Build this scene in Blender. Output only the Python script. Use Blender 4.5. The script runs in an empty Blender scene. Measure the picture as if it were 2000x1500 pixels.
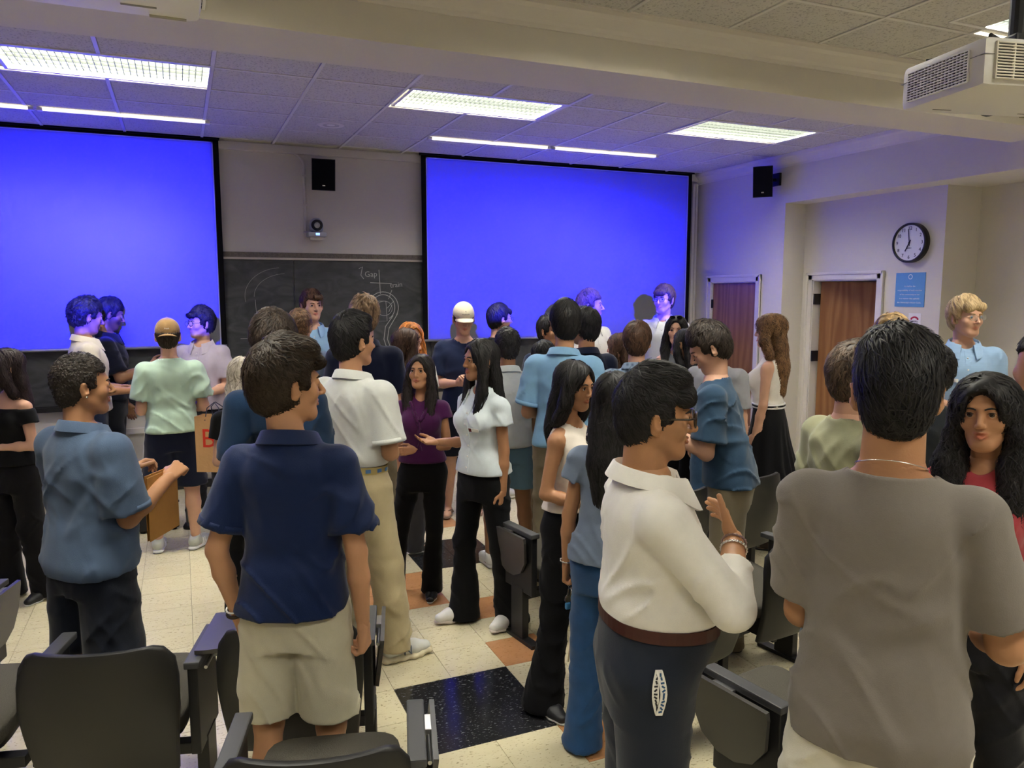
import bpy, bmesh, math, random
import numpy as np
from mathutils import Vector, Matrix

# ------------------------------------------------------------------ camera, light, exposure
scene = bpy.context.scene
COL = scene.collection
F_PX, IMG_W, IMG_H = 1500.0, 2000.0, 1500.0
YAW, PITCH, CAM_H = math.radians(23.3), math.radians(6.84), 2.0
cam_data = bpy.data.cameras.new('camera')
cam_data.sensor_width = 36.0
cam_data.lens = 36.0 * F_PX / IMG_W
cam_data.clip_start = 0.05
cam = bpy.data.objects.new('camera', cam_data)
cam.location = (0, 0, CAM_H)
cam.rotation_euler = (math.pi / 2 - PITCH, 0, -YAW)
COL.objects.link(cam)
scene.camera = cam

world = bpy.data.worlds.new('world')
scene.world = world
world.use_nodes = True
world.node_tree.nodes['Background'].inputs[0].default_value = (0.9, 0.95, 1.0, 1)
world.node_tree.nodes['Background'].inputs[1].default_value = 0.02

vs = scene.view_settings
vs.view_transform = 'Standard'
vs.look = 'None'
vs.gamma = 1.0
vs.use_curve_mapping = False
vs.exposure = 0.55

TROFFER_W = 36.0         # emission of the ceiling lights' lenses
PROJ_W = 38000.0         # projector lamps
PROJ_COL = (0.0105, 0.0100, 1.0)

FW = np.array([math.sin(YAW) * math.cos(PITCH), math.cos(YAW) * math.cos(PITCH), -math.sin(PITCH)])
RT = np.array([math.cos(YAW), -math.sin(YAW), 0.0])
UP = np.cross(RT, FW)
def atd(x, y, d):
    """surveyed point: photo pixel plus distance along the viewing axis -> place in the room"""
    return np.array([0, 0, CAM_H]) + (FW + RT * (x - 1000) / F_PX - UP * (y - 750) / F_PX) * d

# ------------------------------------------------------------------ materials
MATS = {}
def nodes_of(m):
    m.use_nodes = True
    nt = m.node_tree
    return nt, nt.nodes, nt.links, nt.nodes['Principled BSDF']
def mat(name, col, rough=0.6, spec=0.3, metal=0.0, bump=0.0, bscale=60.0, var=0.0, vscale=8.0, sheen=0.0, stretch=(1, 1, 1)):
    key = (name, tuple(col), rough, metal, bump, bscale, var)
    if key in MATS: return MATS[key]
    m = bpy.data.materials.new(name)
    nt, N, L, P = nodes_of(m)
    c = (*col, 1)
    P.inputs['Base Color'].default_value = c
    P.inputs['Roughness'].default_value = rough
    P.inputs['Specular IOR Level'].default_value = spec
    P.inputs['Metallic'].default_value = metal
    if sheen:
        P.inputs['Sheen Weight'].default_value = sheen
        P.inputs['Sheen Roughness'].default_value = 0.5
    if bump or var:
        tc = N.new('ShaderNodeTexCoord'); mp = N.new('ShaderNodeMapping')
        mp.inputs['Scale'].default_value = stretch
        L.new(tc.outputs['Object'], mp.inputs[0])
    if bump:
        nz = N.new('ShaderNodeTexNoise'); nz.inputs['Scale'].default_value = bscale; nz.inputs['Detail'].default_value = 3
        bp = N.new('ShaderNodeBump'); bp.inputs['Strength'].default_value = bump; bp.inputs['Distance'].default_value = 0.01
        L.new(mp.outputs[0], nz.inputs['Vector']); L.new(nz.outputs[0], bp.inputs['Height']); L.new(bp.outputs[0], P.inputs['Normal'])
    if var:
        n2 = N.new('ShaderNodeTexNoise'); n2.inputs['Scale'].default_value = vscale; n2.inputs['Detail'].default_value = 5
        mx = N.new('ShaderNodeMix'); mx.data_type = 'RGBA'
        mx.inputs[6].default_value = (*[max(0, v * (1 - var)) for v in col], 1)
        mx.inputs[7].default_value = (*[min(1, v * (1 + var)) for v in col], 1)
        L.new(mp.outputs[0], n2.inputs['Vector']); L.new(n2.outputs[0], mx.inputs[0]); L.new(mx.outputs[2], P.inputs['Base Color'])
    MATS[key] = m
    return m
def srgb(r, g, b):
    f = lambda v: ((v / 255 + 0.055) / 1.055) ** 2.4 if v > 10 else v / 255 / 12.92
    return (f(r), f(g), f(b))

# ------------------------------------------------------------------ mesh helpers
def tag(o, label=None, cat=None, group=None, kind=None):
    if label: o['label'] = label
    if cat: o['category'] = cat
    if group: o['group'] = group
    if kind: o['kind'] = kind
    return o
def link(name, me, parent=None, m=None, smooth=False):
    if m is not None and not len(me.materials): me.materials.append(m)
    if smooth: me.polygons.foreach_set('use_smooth', [True] * len(me.polygons))
    o = bpy.data.objects.new(name, me); COL.objects.link(o)
    if parent is not None: o.parent = parent
    return o
def empty(name, loc=(0, 0, 0), rz=0.0, parent=None):
    o = bpy.data.objects.new(name, None); COL.objects.link(o)
    o.empty_display_size = 0.1
    o.location = loc; o.rotation_euler = (0, 0, rz)
    if parent is not None: o.parent = parent
    return o
class MB:
    """collects boxes, tubes, lathes and prisms into one mesh"""
    def __init__(s): s.v = []; s.f = []; s.mi = []; s.cur = 0
    def add(s, vs, fs):
        b = len(s.v); s.v += [tuple(v) for v in vs]; s.f += [[i + b for i in f] for f in fs]; s.mi += [s.cur] * len(fs); return s
    def box(s, lo, hi, M=None):
        (a, b, c), (d, e, f) = lo, hi
        vs = [Vector(p) for p in ((a, b, c), (d, b, c), (d, e, c), (a, e, c), (a, b, f), (d, b, f), (d, e, f), (a, e, f))]
        if M: vs = [M @ v for v in vs]
        return s.add(vs, [(0, 3, 2, 1), (4, 5, 6, 7), (0, 1, 5, 4), (1, 2, 6, 5), (2, 3, 7, 6), (3, 0, 4, 7)])
    def bbox(s, lo, hi, r=0.004, M=None):
        """box with chamfered edges"""
        lo = Vector(lo); hi = Vector(hi); c = (lo + hi) / 2; h = (hi - lo) / 2; r = min(r, h.x * .9, h.y * .9, h.z * .9)
        bm = bmesh.new(); bmesh.ops.create_cube(bm, size=2)
        for v in bm.verts: v.co = Vector((v.co.x * h.x, v.co.y * h.y, v.co.z * h.z))
        bmesh.ops.bevel(bm, geom=bm.edges[:], offset=r, segments=2, affect='EDGES', profile=0.6)
        bm.verts.index_update()
        vs = [v.co + c for v in bm.verts]
        if M: vs = [M @ v for v in vs]
        s.add(vs, [[v.index for v in f.verts] for f in bm.faces]); bm.free(); return s
    def tube(s, pts, r, n=8, caps=True, M=None):
        pts = [Vector(p) for p in pts]; rr = r if isinstance(r, (list, tuple)) else [r] * len(pts)
        vs = []; fs = []; prev = None
        for i, p in enumerate(pts):
            d = (pts[min(i + 1, len(pts) - 1)] - pts[max(i - 1, 0)]).normalized()
            if prev is None: a = d.orthogonal().normalized()
            else: a = (prev - d * prev.dot(d)); a = a.normalized() if a.length > 1e-6 else d.orthogonal().normalized()
            prev = a; b = d.cross(a)
            for k in range(n):
                t = 2 * math.pi * k / n; vs.append(p + (a * math.cos(t) + b * math.sin(t)) * rr[i])
        for i in range(len(pts) - 1):
            for k in range(n):
                k2 = (k + 1) % n; fs.append((i * n + k, i * n + k2, (i + 1) * n + k2, (i + 1) * n + k))
        if caps: fs.append(tuple(range(n - 1, -1, -1))); fs.append(tuple((len(pts) - 1) * n + k for k in range(n)))
        if M: vs = [M @ v for v in vs]
        return s.add(vs, fs)
    def lathe(s, prof, n=24, M=None):
        vs = []; fs = []; k = len(prof)
        for i in range(n):
            a = 2 * math.pi * i / n
            for r, z in prof: vs.append(Vector((r * math.cos(a), r * math.sin(a), z)))
        for i in range(n):
            j = (i + 1) % n
            for q in range(k - 1): fs.append((i * k + q, j * k + q, j * k + q + 1, i * k + q + 1))
        if M: vs = [M @ v for v in vs]
        return s.add(vs, fs)
    def prism(s, poly, z0, z1, M=None):
        n = len(poly); vs = [Vector((x, y, z0)) for x, y in poly] + [Vector((x, y, z1)) for x, y in poly]
        fs = [tuple(range(n - 1, -1, -1)), tuple(range(n, 2 * n))] + [(i, (i + 1) % n, n + (i + 1) % n, n + i) for i in range(n)]
        if M: vs = [M @ v for v in vs]
        return s.add(vs, fs)
    def mesh(s, name, mats=()):
        me = bpy.data.meshes.new(name); me.from_pydata(s.v, [], s.f)
        for m in mats: me.materials.append(m)
        if len(mats) > 1: me.polygons.foreach_set('material_index', s.mi)
        me.update(); return me
    def build(s, name, m, parent=None, smooth=False):
        ms = m if isinstance(m, (list, tuple)) else [m]
        return link(name, s.mesh(name, ms), parent, None, smooth)
def sharp(o, ang=35):
    me = o.data
    me.polygons.foreach_set('use_smooth', [True] * len(me.polygons))
    me.set_sharp_from_angle(angle=math.radians(ang))
    return o
def text_mesh(txt, size, align='CENTER', extr=0.0008, spacing=1.0, line=1.0):
    cu = bpy.data.curves.new('lettering', 'FONT'); cu.body = txt; cu.size = size; cu.align_x = align; cu.align_y = 'CENTER'
    cu.extrude = extr; cu.resolution_u = 2; cu.space_character = spacing; cu.space_line = line
    o = bpy.data.objects.new('lettering', cu); COL.objects.link(o)
    dg = bpy.context.evaluated_depsgraph_get()
    me = bpy.data.meshes.new_from_object(o.evaluated_get(dg))
    bpy.data.objects.remove(o); bpy.data.curves.remove(cu)
    return me
def put_text(name, txt, size, M, m, parent=None, **k):
    me = text_mesh(txt, size, **k); me.transform(M); me.materials.clear(); me.materials.append(m)
    return link(name, me, parent)
def on_wall(loc, normal, roll=0.0):
    """matrix: local x/y in the wall plane (y up), z out of the wall"""
    n = Vector(normal).normalized(); u = Vector((0, 0, 1)); x = u.cross(n).normalized(); y = n.cross(x)
    M = Matrix((x, y, n)).transposed().to_4x4(); M.translation = Vector(loc)
    return M @ Matrix.Rotation(roll, 4, 'Z')

# ------------------------------------------------------------------ palette
M_WALL = mat('wall_paint', (0.68, 0.64, 0.57), 0.75, 0.2, bump=0.03, bscale=90)
M_TRIM = mat('trim_paint', (0.72, 0.68, 0.62), 0.5, 0.3)
M_BLACK = mat('black_plastic', (0.012, 0.012, 0.014), 0.45, 0.4)
M_METAL = mat('brushed_steel', (0.55, 0.55, 0.56), 0.3, 0.5, metal=1.0)
M_DARKMETAL = mat('dark_metal', (0.03, 0.03, 0.033), 0.4, 0.5, metal=0.6)
M_CHROME = mat('silver', (0.75, 0.74, 0.72), 0.22, 0.5, metal=1.0)
M_WHITEPL = mat('white_plastic', (0.78, 0.77, 0.74), 0.4, 0.4)
def ceiling_tile_mat():
    m = bpy.data.materials.new('mineral_fibre'); nt, N, L, P = nodes_of(m)
    tc = N.new('ShaderNodeTexCoord')
    v = N.new('ShaderNodeTexNoise'); v.inputs['Scale'].default_value = 75; v.inputs['Detail'].default_value = 2
    cr = N.new('ShaderNodeValToRGB'); cr.color_ramp.elements[0].position = 0.36; cr.color_ramp.elements[1].position = 0.44
    cr.color_ramp.elements[0].color = (0.40, 0.385, 0.36, 1); cr.color_ramp.elements[1].color = (0.60, 0.58, 0.54, 1)
    L.new(tc.outputs['Object'], v.inputs['Vector']); L.new(v.outputs[0], cr.inputs[0]); L.new(cr.outputs[0], P.inputs['Base Color'])
    b = N.new('ShaderNodeBump'); b.inputs['Strength'].default_value = 0.5; b.inputs['Distance'].default_value = 0.006
    L.new(v.outputs[0], b.inputs['Height']); L.new(b.outputs[0], P.inputs['Normal'])
    P.inputs['Roughness'].default_value = 0.9; P.inputs['Specular IOR Level'].default_value = 0.1
    return m
M_CTILE = ceiling_tile_mat()
def vct(name, base, fleck, light, rough=0.16):
    """vinyl floor tile with flecks, a colour shift from tile to tile"""
    m = bpy.data.materials.new(name); nt, N, L, P = nodes_of(m)
    tc = N.new('ShaderNodeTexCoord'); oi = N.new('ShaderNodeObjectInfo')
    ad = N.new('ShaderNodeVectorMath'); ad.operation = 'ADD'
    ml = N.new('ShaderNodeVectorMath'); ml.operation = 'SCALE'; ml.inputs['Scale'].default_value = 37.0
    cb = N.new('ShaderNodeCombineXYZ')
    for i in range(3): L.new(oi.outputs['Random'], cb.inputs[i])
    L.new(cb.outputs[0], ml.inputs[0]); L.new(tc.outputs['Object'], ad.inputs[0]); L.new(ml.outputs[0], ad.inputs[1])
    mp = N.new('ShaderNodeMapping'); mp.inputs['Scale'].default_value = (1, 2.2, 1); mp.inputs['Rotation'].default_value = (0, 0, 0.5)
    L.new(ad.outputs[0], mp.inputs[0])
    n1 = N.new('ShaderNodeTexNoise'); n1.inputs['Scale'].default_value = 55; n1.inputs['Detail'].default_value = 2
    n2 = N.new('ShaderNodeTexNoise'); n2.inputs['Scale'].default_value = 9; n2.inputs['Detail'].default_value = 4
    L.new(mp.outputs[0], n1.inputs['Vector']); L.new(mp.outputs[0], n2.inputs['Vector'])
    c1 = N.new('ShaderNodeValToRGB'); c1.color_ramp.elements[0].position = 0.62; c1.color_ramp.elements[1].position = 0.70
    L.new(n1.outputs[0], c1.inputs[0])
    mx = N.new('ShaderNodeMix'); mx.data_type = 'RGBA'; mx.inputs[6].default_value = (*base, 1); mx.inputs[7].default_value = (*light, 1)
    L.new(n2.outputs[0], mx.inputs[0])
    m2 = N.new('ShaderNodeMix'); m2.data_type = 'RGBA'; m2.inputs[7].default_value = (*fleck, 1)
    L.new(mx.outputs[2], m2.inputs[6]); L.new(c1.outputs[0], m2.inputs[0])
    hs = N.new('ShaderNodeHueSaturation'); mr = N.new('ShaderNodeMapRange'); mr.inputs[3].default_value = 0.95; mr.inputs[4].default_value = 1.04
    L.new(oi.outputs['Random'], mr.inputs[0]); L.new(mr.outputs[0], hs.inputs['Value']); L.new(m2.outputs[2], hs.inputs['Color'])
    L.new(hs.outputs[0], P.inputs['Base Color'])
    P.inputs['Roughness'].default_value = rough; P.inputs['Specular IOR Level'].default_value = 0.5
    b = N.new('ShaderNodeBump'); b.inputs['Strength'].default_value = 0.04; b.inputs['Distance'].default_value = 0.01
    L.new(n2.outputs[0], b.inputs['Height']); L.new(b.outputs[0], P.inputs['Normal'])
    return m
M_CREAM = vct('cream_vinyl', (0.60, 0.53, 0.34), (0.32, 0.27, 0.16), (0.70, 0.64, 0.46))
M_BLKT = vct('black_vinyl', (0.012, 0.013, 0.016), (0.16, 0.16, 0.16), (0.02, 0.02, 0.022))
M_ORNG = vct('orange_vinyl', (0.45, 0.21, 0.09), (0.33, 0.15, 0.06), (0.52, 0.27, 0.13))
def wood_mat(name, a, b):
    m = bpy.data.materials.new(name); nt, N, L, P = nodes_of(m)
    tc = N.new('ShaderNodeTexCoord'); mp = N.new('ShaderNodeMapping'); mp.inputs['Scale'].default_value = (3, 3, 0.35)
    L.new(tc.outputs['Object'], mp.inputs[0])
    n = N.new('ShaderNodeTexNoise'); n.inputs['Scale'].default_value = 6; n.inputs['Detail'].default_value = 6; n.inputs['Distortion'].default_value = 1.2
    w = N.new('ShaderNodeTexWave'); w.wave_type = 'RINGS'; w.inputs['Scale'].default_value = 1.1; w.inputs['Distortion'].default_value = 14; w.inputs['Detail'].default_value = 3
    L.new(mp.outputs[0], n.inputs['Vector']); L.new(mp.outputs[0], w.inputs['Vector'])
    mm = N.new('ShaderNodeMath'); mm.operation = 'MULTIPLY'; L.new(n.outputs[0], mm.inputs[0]); L.new(w.outputs[1], mm.inputs[1])
    cr = N.new('ShaderNodeValToRGB'); cr.color_ramp.elements[0].color = (*a, 1); cr.color_ramp.elements[1].color = (*b, 1); cr.color_ramp.elements[1].position = 0.6
    L.new(mm.outputs[0], cr.inputs[0]); L.new(cr.outputs[0], P.inputs['Base Color'])
    P.inputs['Roughness'].default_value = 0.4
    return m
M_OAK = wood_mat('oak_veneer', (0.23, 0.098, 0.036), (0.34, 0.165, 0.065))
def emit_mat(name, col, s):
    m = bpy.data.materials.new(name); nt, N, L, P = nodes_of(m)
    P.inputs['Base Color'].default_value = (*col, 1); P.inputs['Emission Color'].default_value = (*col, 1); P.inputs['Emission Strength'].default_value = s
    return m
def screen_mat():
    m = bpy.data.materials.new('projection_fabric'); nt, N, L, P = nodes_of(m)
    P.inputs['Base Color'].default_value = (0.15, 0.15, 0.15, 1)
    P.inputs['Roughness'].default_value = 0.42; P.inputs['Specular IOR Level'].default_value = 0.5
    return m
M_SCREEN = screen_mat()
M_SBORDER = mat('screen_border', (0.006, 0.006, 0.007), 0.8, 0.1)
def board_mat():
    m = bpy.data.materials.new('slate'); nt, N, L, P = nodes_of(m)
    tc = N.new('ShaderNodeTexCoord'); mp = N.new('ShaderNodeMapping'); mp.inputs['Scale'].default_value = (1.2, 1, 2.5); mp.inputs['Rotation'].default_value = (0, 0.5, 0)
    L.new(tc.outputs['Object'], mp.inputs[0])
    n = N.new('ShaderNodeTexNoise'); n.inputs['Scale'].default_value = 3; n.inputs['Detail'].default_value = 6; n.inputs['Distortion'].default_value = 1.5
    L.new(mp.outputs[0], n.inputs['Vector'])
    cr = N.new('ShaderNodeValToRGB'); cr.color_ramp.elements[0].position = 0.35; cr.color_ramp.elements[1].position = 0.75
    cr.color_ramp.elements[0].color = (0.034, 0.037, 0.038, 1); cr.color_ramp.elements[1].color = (0.085, 0.09, 0.09, 1)
    L.new(n.outputs[0], cr.inputs[0]); L.new(cr.outputs[0], P.inputs['Base Color']); P.inputs['Roughness'].default_value = 0.55
    return m
M_SLATE = board_mat()
M_CHALK = mat('chalk', (0.42, 0.42, 0.40), 0.9, 0.05)
# ------------------------------------------------------------------ the room
Y_F, X_R, X_R2, X_R3, Z_C = 8.39, 6.24, 6.54, 7.0, 3.5
X_L, Y_B = -4.2, -3.2
def struct(name, mb, m, parent=None):
    o = mb.build(name, m, parent)
    if parent is None: tag(o, kind='structure')
    return o
struct('wall_front', MB().box((X_L - .1, Y_F, -.1), (X_R + .2, Y_F + .15, Z_C + .1)), M_WALL)
struct('wall_left', MB().box((X_L - .15, Y_B, -.1), (X_L, Y_F, Z_C + .1)), M_WALL)
struct('wall_back', MB().box((X_L, Y_B - .15, -.1), (X_R3 + .2, Y_B, Z_C + .1)), M_WALL)
# right wall: thick part with a door opening, then a recess with a second opening, then a deeper bay
D1 = (7.22, 8.05, 2.12); D2 = (5.77, 6.64, 2.13)
w = MB()
w.box((X_R, D1[1], 0), (X_R2 + .3, Y_F, Z_C)).box((X_R, 6.8, 0), (X_R2 + .3, D1[0], Z_C)).box((X_R, D1[0], D1[2]), (X_R2 + .3, D1[1], Z_C))
w.box((X_R2, D2[1], 0), (X_R2 + .25, 6.8, 2.98)).box((X_R2, 5.05, 0), (X_R3, D2[0], 2.98)).box((X_R2, D2[0], D2[2]), (X_R2 + .25, D2[1], 2.98))
w.box((X_R, Y_B, 2.98), (X_R3 + .2, 6.8, Z_C))           # soffit over the recess
w.box((X_R3, Y_B, 0), (X_R3 + .2, 5.05, 2.98))
struct('wall_right', w, M_WALL)
struct('wall_corridor', MB().box((X_R2 + .9, 5.2, 0), (X_R2 + 1.0, Y_F, 2.98)).box((X_R3, 5.05, 0), (X_R2 + 1.0, 5.15, 2.98)), M_WALL)

# floor: slab plus single vinyl tiles
floor = struct('floor', MB().box((X_L, Y_B, -.12), (X_R3 + .9, Y_F, -.004)), mat('floor_slab', (0.35, 0.31, 0.22), 0.6))
T = 0.308; X0, Y0 = 0.905, 3.616
def tile_colour(i, j):
    if 0 <= i < 2 and -2 <= j < 0: return 1
    if 0 <= i < 2 and 3 <= j < 5: return 2
    if (i, j) in ((2, 0), (-1, -3), (2, 2), (2, -3), (3, 8), (-1, 2)): return 2
    if (i, j) in ((2, 5), (3, 5), (2, 6), (3, 6)): return 1
    return 0
tile_mats = (M_CREAM, M_BLKT, M_ORNG)
tm = []
for k in range(3):
    mb = MB(); g = 0.0006; t = T / 2 - g
    mb.add([(-t, -t, -.004), (t, -t, -.004), (t, t, -.004), (-t, t, -.004), (-t + .001, -t + .001, 0), (t - .001, -t + .001, 0), (t - .001, t - .001, 0), (-t + .001, t - .001, 0)],
           [(4, 5, 6, 7), (0, 1, 5, 4), (1, 2, 6, 5), (2, 3, 7, 6), (3, 0, 4, 7)])
    tm.append(mb.mesh('vinyl_tile', [tile_mats[k]]))
cells = []
for i in range(-17, 22):
    for j in range(-23, 16):
        cx, cy = X0 + (i + .5) * T, Y0 + (j + .5) * T
        if X_L < cx < X_R3 and Y_B < cy < Y_F + .1: cells.append((i, j, cx, cy))
def near_rank(c):
    v = np.array([c[2], c[3], -CAM_H]); d = v @ FW
    if d < 1.5: return 99
    px, py = 1000 + F_PX * (v @ RT) / d, 750 - F_PX * (v @ UP) / d
    return d if -100 < px < 2100 and py < 1560 else 50 + d
cells.sort(key=near_rank)
for (i, j, cx, cy) in cells[:300]:
    o = bpy.data.objects.new('vinyl_tile', tm[tile_colour(i, j)]); COL.objects.link(o); o.parent = floor; o.location = (cx, cy, 0)
mb = MB(); t = T / 2 - .0006
for (i, j, cx, cy) in cells[300:]:
    mb.add([(cx - t, cy - t, 0), (cx + t, cy - t, 0), (cx + t, cy + t, 0), (cx - t, cy + t, 0)], [(0, 1, 2, 3)])
tag(mb.build('vinyl_tile_field', M_CREAM, floor), kind='stuff')

# ceiling: slab, tiles, tee bars
ceil = struct('ceiling', MB().box((X_L, Y_B, Z_C + .05), (X_R3 + .2, Y_F, Z_C + .12)), M_WALL)
CTX, CTY, CX0, CY0 = 0.67, 0.618, 0.275, 5.72
LIGHTS = []           # (x, y) of the centre of each light fitting
for yy in (5.98, 2.85, -0.25):
    for xx in (-0.36, 2.29, 4.97 if yy > 5 else 4.65): LIGHTS.append((xx, yy))
mb = MB(); a, b = CTX / 2 - .012, CTY / 2 - .012
mb.add([(-a, -b, 0), (a, -b, 0), (a, b, 0), (-a, b, 0), (-a + .006, -b + .006, -.006), (a - .006, -b + .006, -.006), (a - .006, b - .006, -.006), (-a + .006, b - .006, -.006)],
       [(7, 6, 5, 4), (4, 5, 1, 0), (5, 6, 2, 1), (6, 7, 3, 2), (7, 4, 0, 3)])
ctm = mb.mesh('ceiling_tile', [M_CTILE])
far_t = MB()
for i in range(-7, 10):
    for j in range(-15, 5):
        cx, cy = CX0 + (i + .5) * CTX, CY0 + (j + .5) * CTY
        if not (X_L < cx < X_R and Y_B < cy < Y_F): continue
        if 3.85 < cy < 4.25: continue
        if any(abs(cx - lx) < CTX * .98 and abs(cy - ly) < CTY * .4 for lx, ly in LIGHTS): continue
        v = np.array([cx, cy, Z_C - CAM_H]); d = v @ FW
        px, py = (1000 + F_PX * (v @ RT) / d, 750 - F_PX * (v @ UP) / d) if d > .5 else (9999, 9999)
        if -300 < px < 2300 and -250 < py:
            o = bpy.data.objects.new('ceiling_tile', ctm); COL.objects.link(o); o.parent = ceil; o.location = (cx, cy, Z_C)
        else: far_t.add([(cx - a, cy - b, Z_C), (cx + a, cy - b, Z_C), (cx + a, cy + b, Z_C), (cx - a, cy + b, Z_C)], [(3, 2, 1, 0)])
if far_t.v: tag(far_t.build('ceiling_tile_field', M_CTILE, ceil), kind='stuff')
M_TBAR = mat('tee_bar', (0.68, 0.66, 0.62), 0.45, 0.4)
for i in range(-7, 11):
    x = CX0 + i * CTX
    if X_L < x < X_R:
        cuts = sorted((ly - .31, ly + .31) for lx, ly in LIGHTS if abs(lx - x) < .6) + [(3.82, 4.28)]; cuts.sort(); y = Y_B
        for a_, b_ in cuts + [(Y_F, Y_F)]:
            if a_ - y > .05: MB().bbox((x - .0125, y, Z_C - .012), (x + .0125, a_, Z_C + .012), .002).build('tee_bar', M_TBAR, ceil)
            y = b_
for j in range(-15, 6):
    y = CY0 + j * CTY
    if Y_B < y < Y_F and not 3.8 < y < 4.3:
        MB().bbox((X_L, y - .0125, Z_C - .010), (X_R, y + .0125, Z_C + .012), .002).build('tee_bar', M_TBAR, ceil)

# dropped beam, crown mouldings, pilaster, chair rail, baseboards
beam = struct('trim_1', MB().box((X_L, 3.82, 3.2), (X_R3 + .1, 4.28, Z_C + .05)), M_WALL)
crown_prof = [(0, 0), (0, -.13), (.012, -.13), (.018, -.11), (.035, -.095), (.06, -.05), (.085, -.035), (.09, -.012), (.1, -.012), (.1, 0)]
def crown(name, p, q, out):
    """moulding from p to q along a wall; out = direction away from the wall"""
    p, q, out = Vector(p), Vector(q), Vector(out); n = len(crown_prof); mb = MB()
    vs = [p + out * a + Vector((0, 0, b)) for a, b in crown_prof] + [q + out * a + Vector((0, 0, b)) for a, b in crown_prof]
    mb.add(vs, [(i, (i + 1) % n, n + (i + 1) % n, n + i) for i in range(n)] + [tuple(range(n)), tuple(range(2 * n - 1, n - 1, -1))])
    return struct(name, mb, M_TRIM)
crown('trim_2', (X_R, 4.28, Z_C), (X_R, Y_F, Z_C), (-1, 0, 0))
crown('trim_3', (X_L, 3.82, Z_C), (X_R, 3.82, Z_C), (0, -1, 0))
struct('trim_4', MB().bbox((X_L, Y_F - .05, Z_C - .09), (X_R, Y_F, Z_C - .008), .006), M_TRIM)
struct('trim_5', MB().bbox((X_L, Y_F - .03, .60), (X_R, Y_F, .66), .008), M_TRIM)
struct('baseboard_front', MB().bbox((X_L, Y_F - .022, .09), (X_R, Y_F, .20), .006).bbox((X_L, Y_F - .03, 0), (X_R, Y_F, .09), .004), [M_TRIM])
struct('baseboard_front_vinyl', MB().box((X_L, Y_F - .034, 0), (X_R, Y_F - .02, .085)), mat('dark_vinyl', (0.05, 0.05, 0.05), 0.5))
struct('baseboard_right', MB().bbox((X_R - .02, 6.8, 0), (X_R, D1[0] - .1, .12), .004).bbox((X_R2 - .02, 5.05, 0), (X_R2, D2[0] - .1, .12), .004).bbox((X_R2 - .02, D2[1] + .1, 0), (X_R2, 6.8, .12), .004), M_TRIM)
struct('trim_6', MB().bbox((6.13, Y_F - .04, 0), (6.17, Y_F, 3.38), .006).bbox((6.19, Y_F - .025, 0), (6.22, Y_F, 3.38), .005), M_TRIM)
for n, (X, D) in enumerate(((X_R, D1), (X_R2, D2))):
    y0, y1, zt = D
    mb = MB()
    for yy, s in ((y0, -1), (y1, 1)):
        lo, hi = sorted((yy, yy + s * .085)); mb.bbox((X - .022, lo, 0), (X + .002, hi, zt + .085), .006)
        lo, hi = sorted((yy + s * .055, yy + s * .085)); mb.bbox((X - .034, lo, 0), (X, hi, zt + .085), .006)
        lo, hi = sorted((yy - s * .012, yy + s * .004)); mb.box((X - .005, lo, 0), (X + .2, hi, zt))
    mb.bbox((X - .022, y0 - .085, zt), (X + .002, y1 + .085, zt + .085), .006).bbox((X - .034, y0 - .085, zt + .055), (X, y1 + .085, zt + .085), .006)
    mb.box((X - .005, y0, zt - .012), (X + .2, y1, zt))
    struct('trim_%d' % (7 + n), mb, M_TRIM)
d1 = struct('door_1', MB().bbox((X_R + .012, D1[0] + .014, .01), (X_R + .057, D1[1] - .014, D1[2] - .016), .003), M_OAK)
for z in (.25, 1.05, 1.85):
    MB().bbox((X_R - .006, D1[1] - .022, z - .055), (X_R + .02, D1[1] + .004, z + .055), .003).build('hinge', M_DARKMETAL, d1)
kn = MB().lathe([(0, 0), (.028, 0), (.028, .008), (.012, .012), (.012, .035), (.03, .045), (.03, .062), (.02, .07), (0, .07)], 20, Matrix.Translation((X_R + .012, D1[0] + .09, 1.0)) @ Matrix.Rotation(-math.pi / 2, 4, 'Y'))
kn.build('door_knob', M_METAL, d1, True)
# the second door stands ajar into the corridor, hinged on its far side
hin = Matrix.Translation((X_R2 + .10, D2[1] - .02, 0)) @ Matrix.Rotation(math.radians(24), 4, 'Z')
d2 = struct('door_2', MB().bbox((-.022, -.83, .01), (.022, -.005, D2[2] - .018), .003, hin), M_OAK)
MB().bbox((-.024, -.79, 1.08), (.024, -.69, 1.90), .002, hin).build('window_pane', mat('wired_glass', (0.10, 0.13, 0.10), 0.15, 0.5), d2)
for z in (.25, 1.28, 1.92):
    MB().bbox((X_R2 - .004, D2[1] - .03, z - .06), (X_R2 + .09, D2[1] - .012, z + .06), .002).build('hinge', M_DARKMETAL, d2)
MB().tube([(-.03, -.76, 1.0), (-.075, -.76, 1.0), (-.075, -.66, 1.0)], .01, 10, True, hin).build('door_handle', M_METAL, d2, True)

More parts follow.
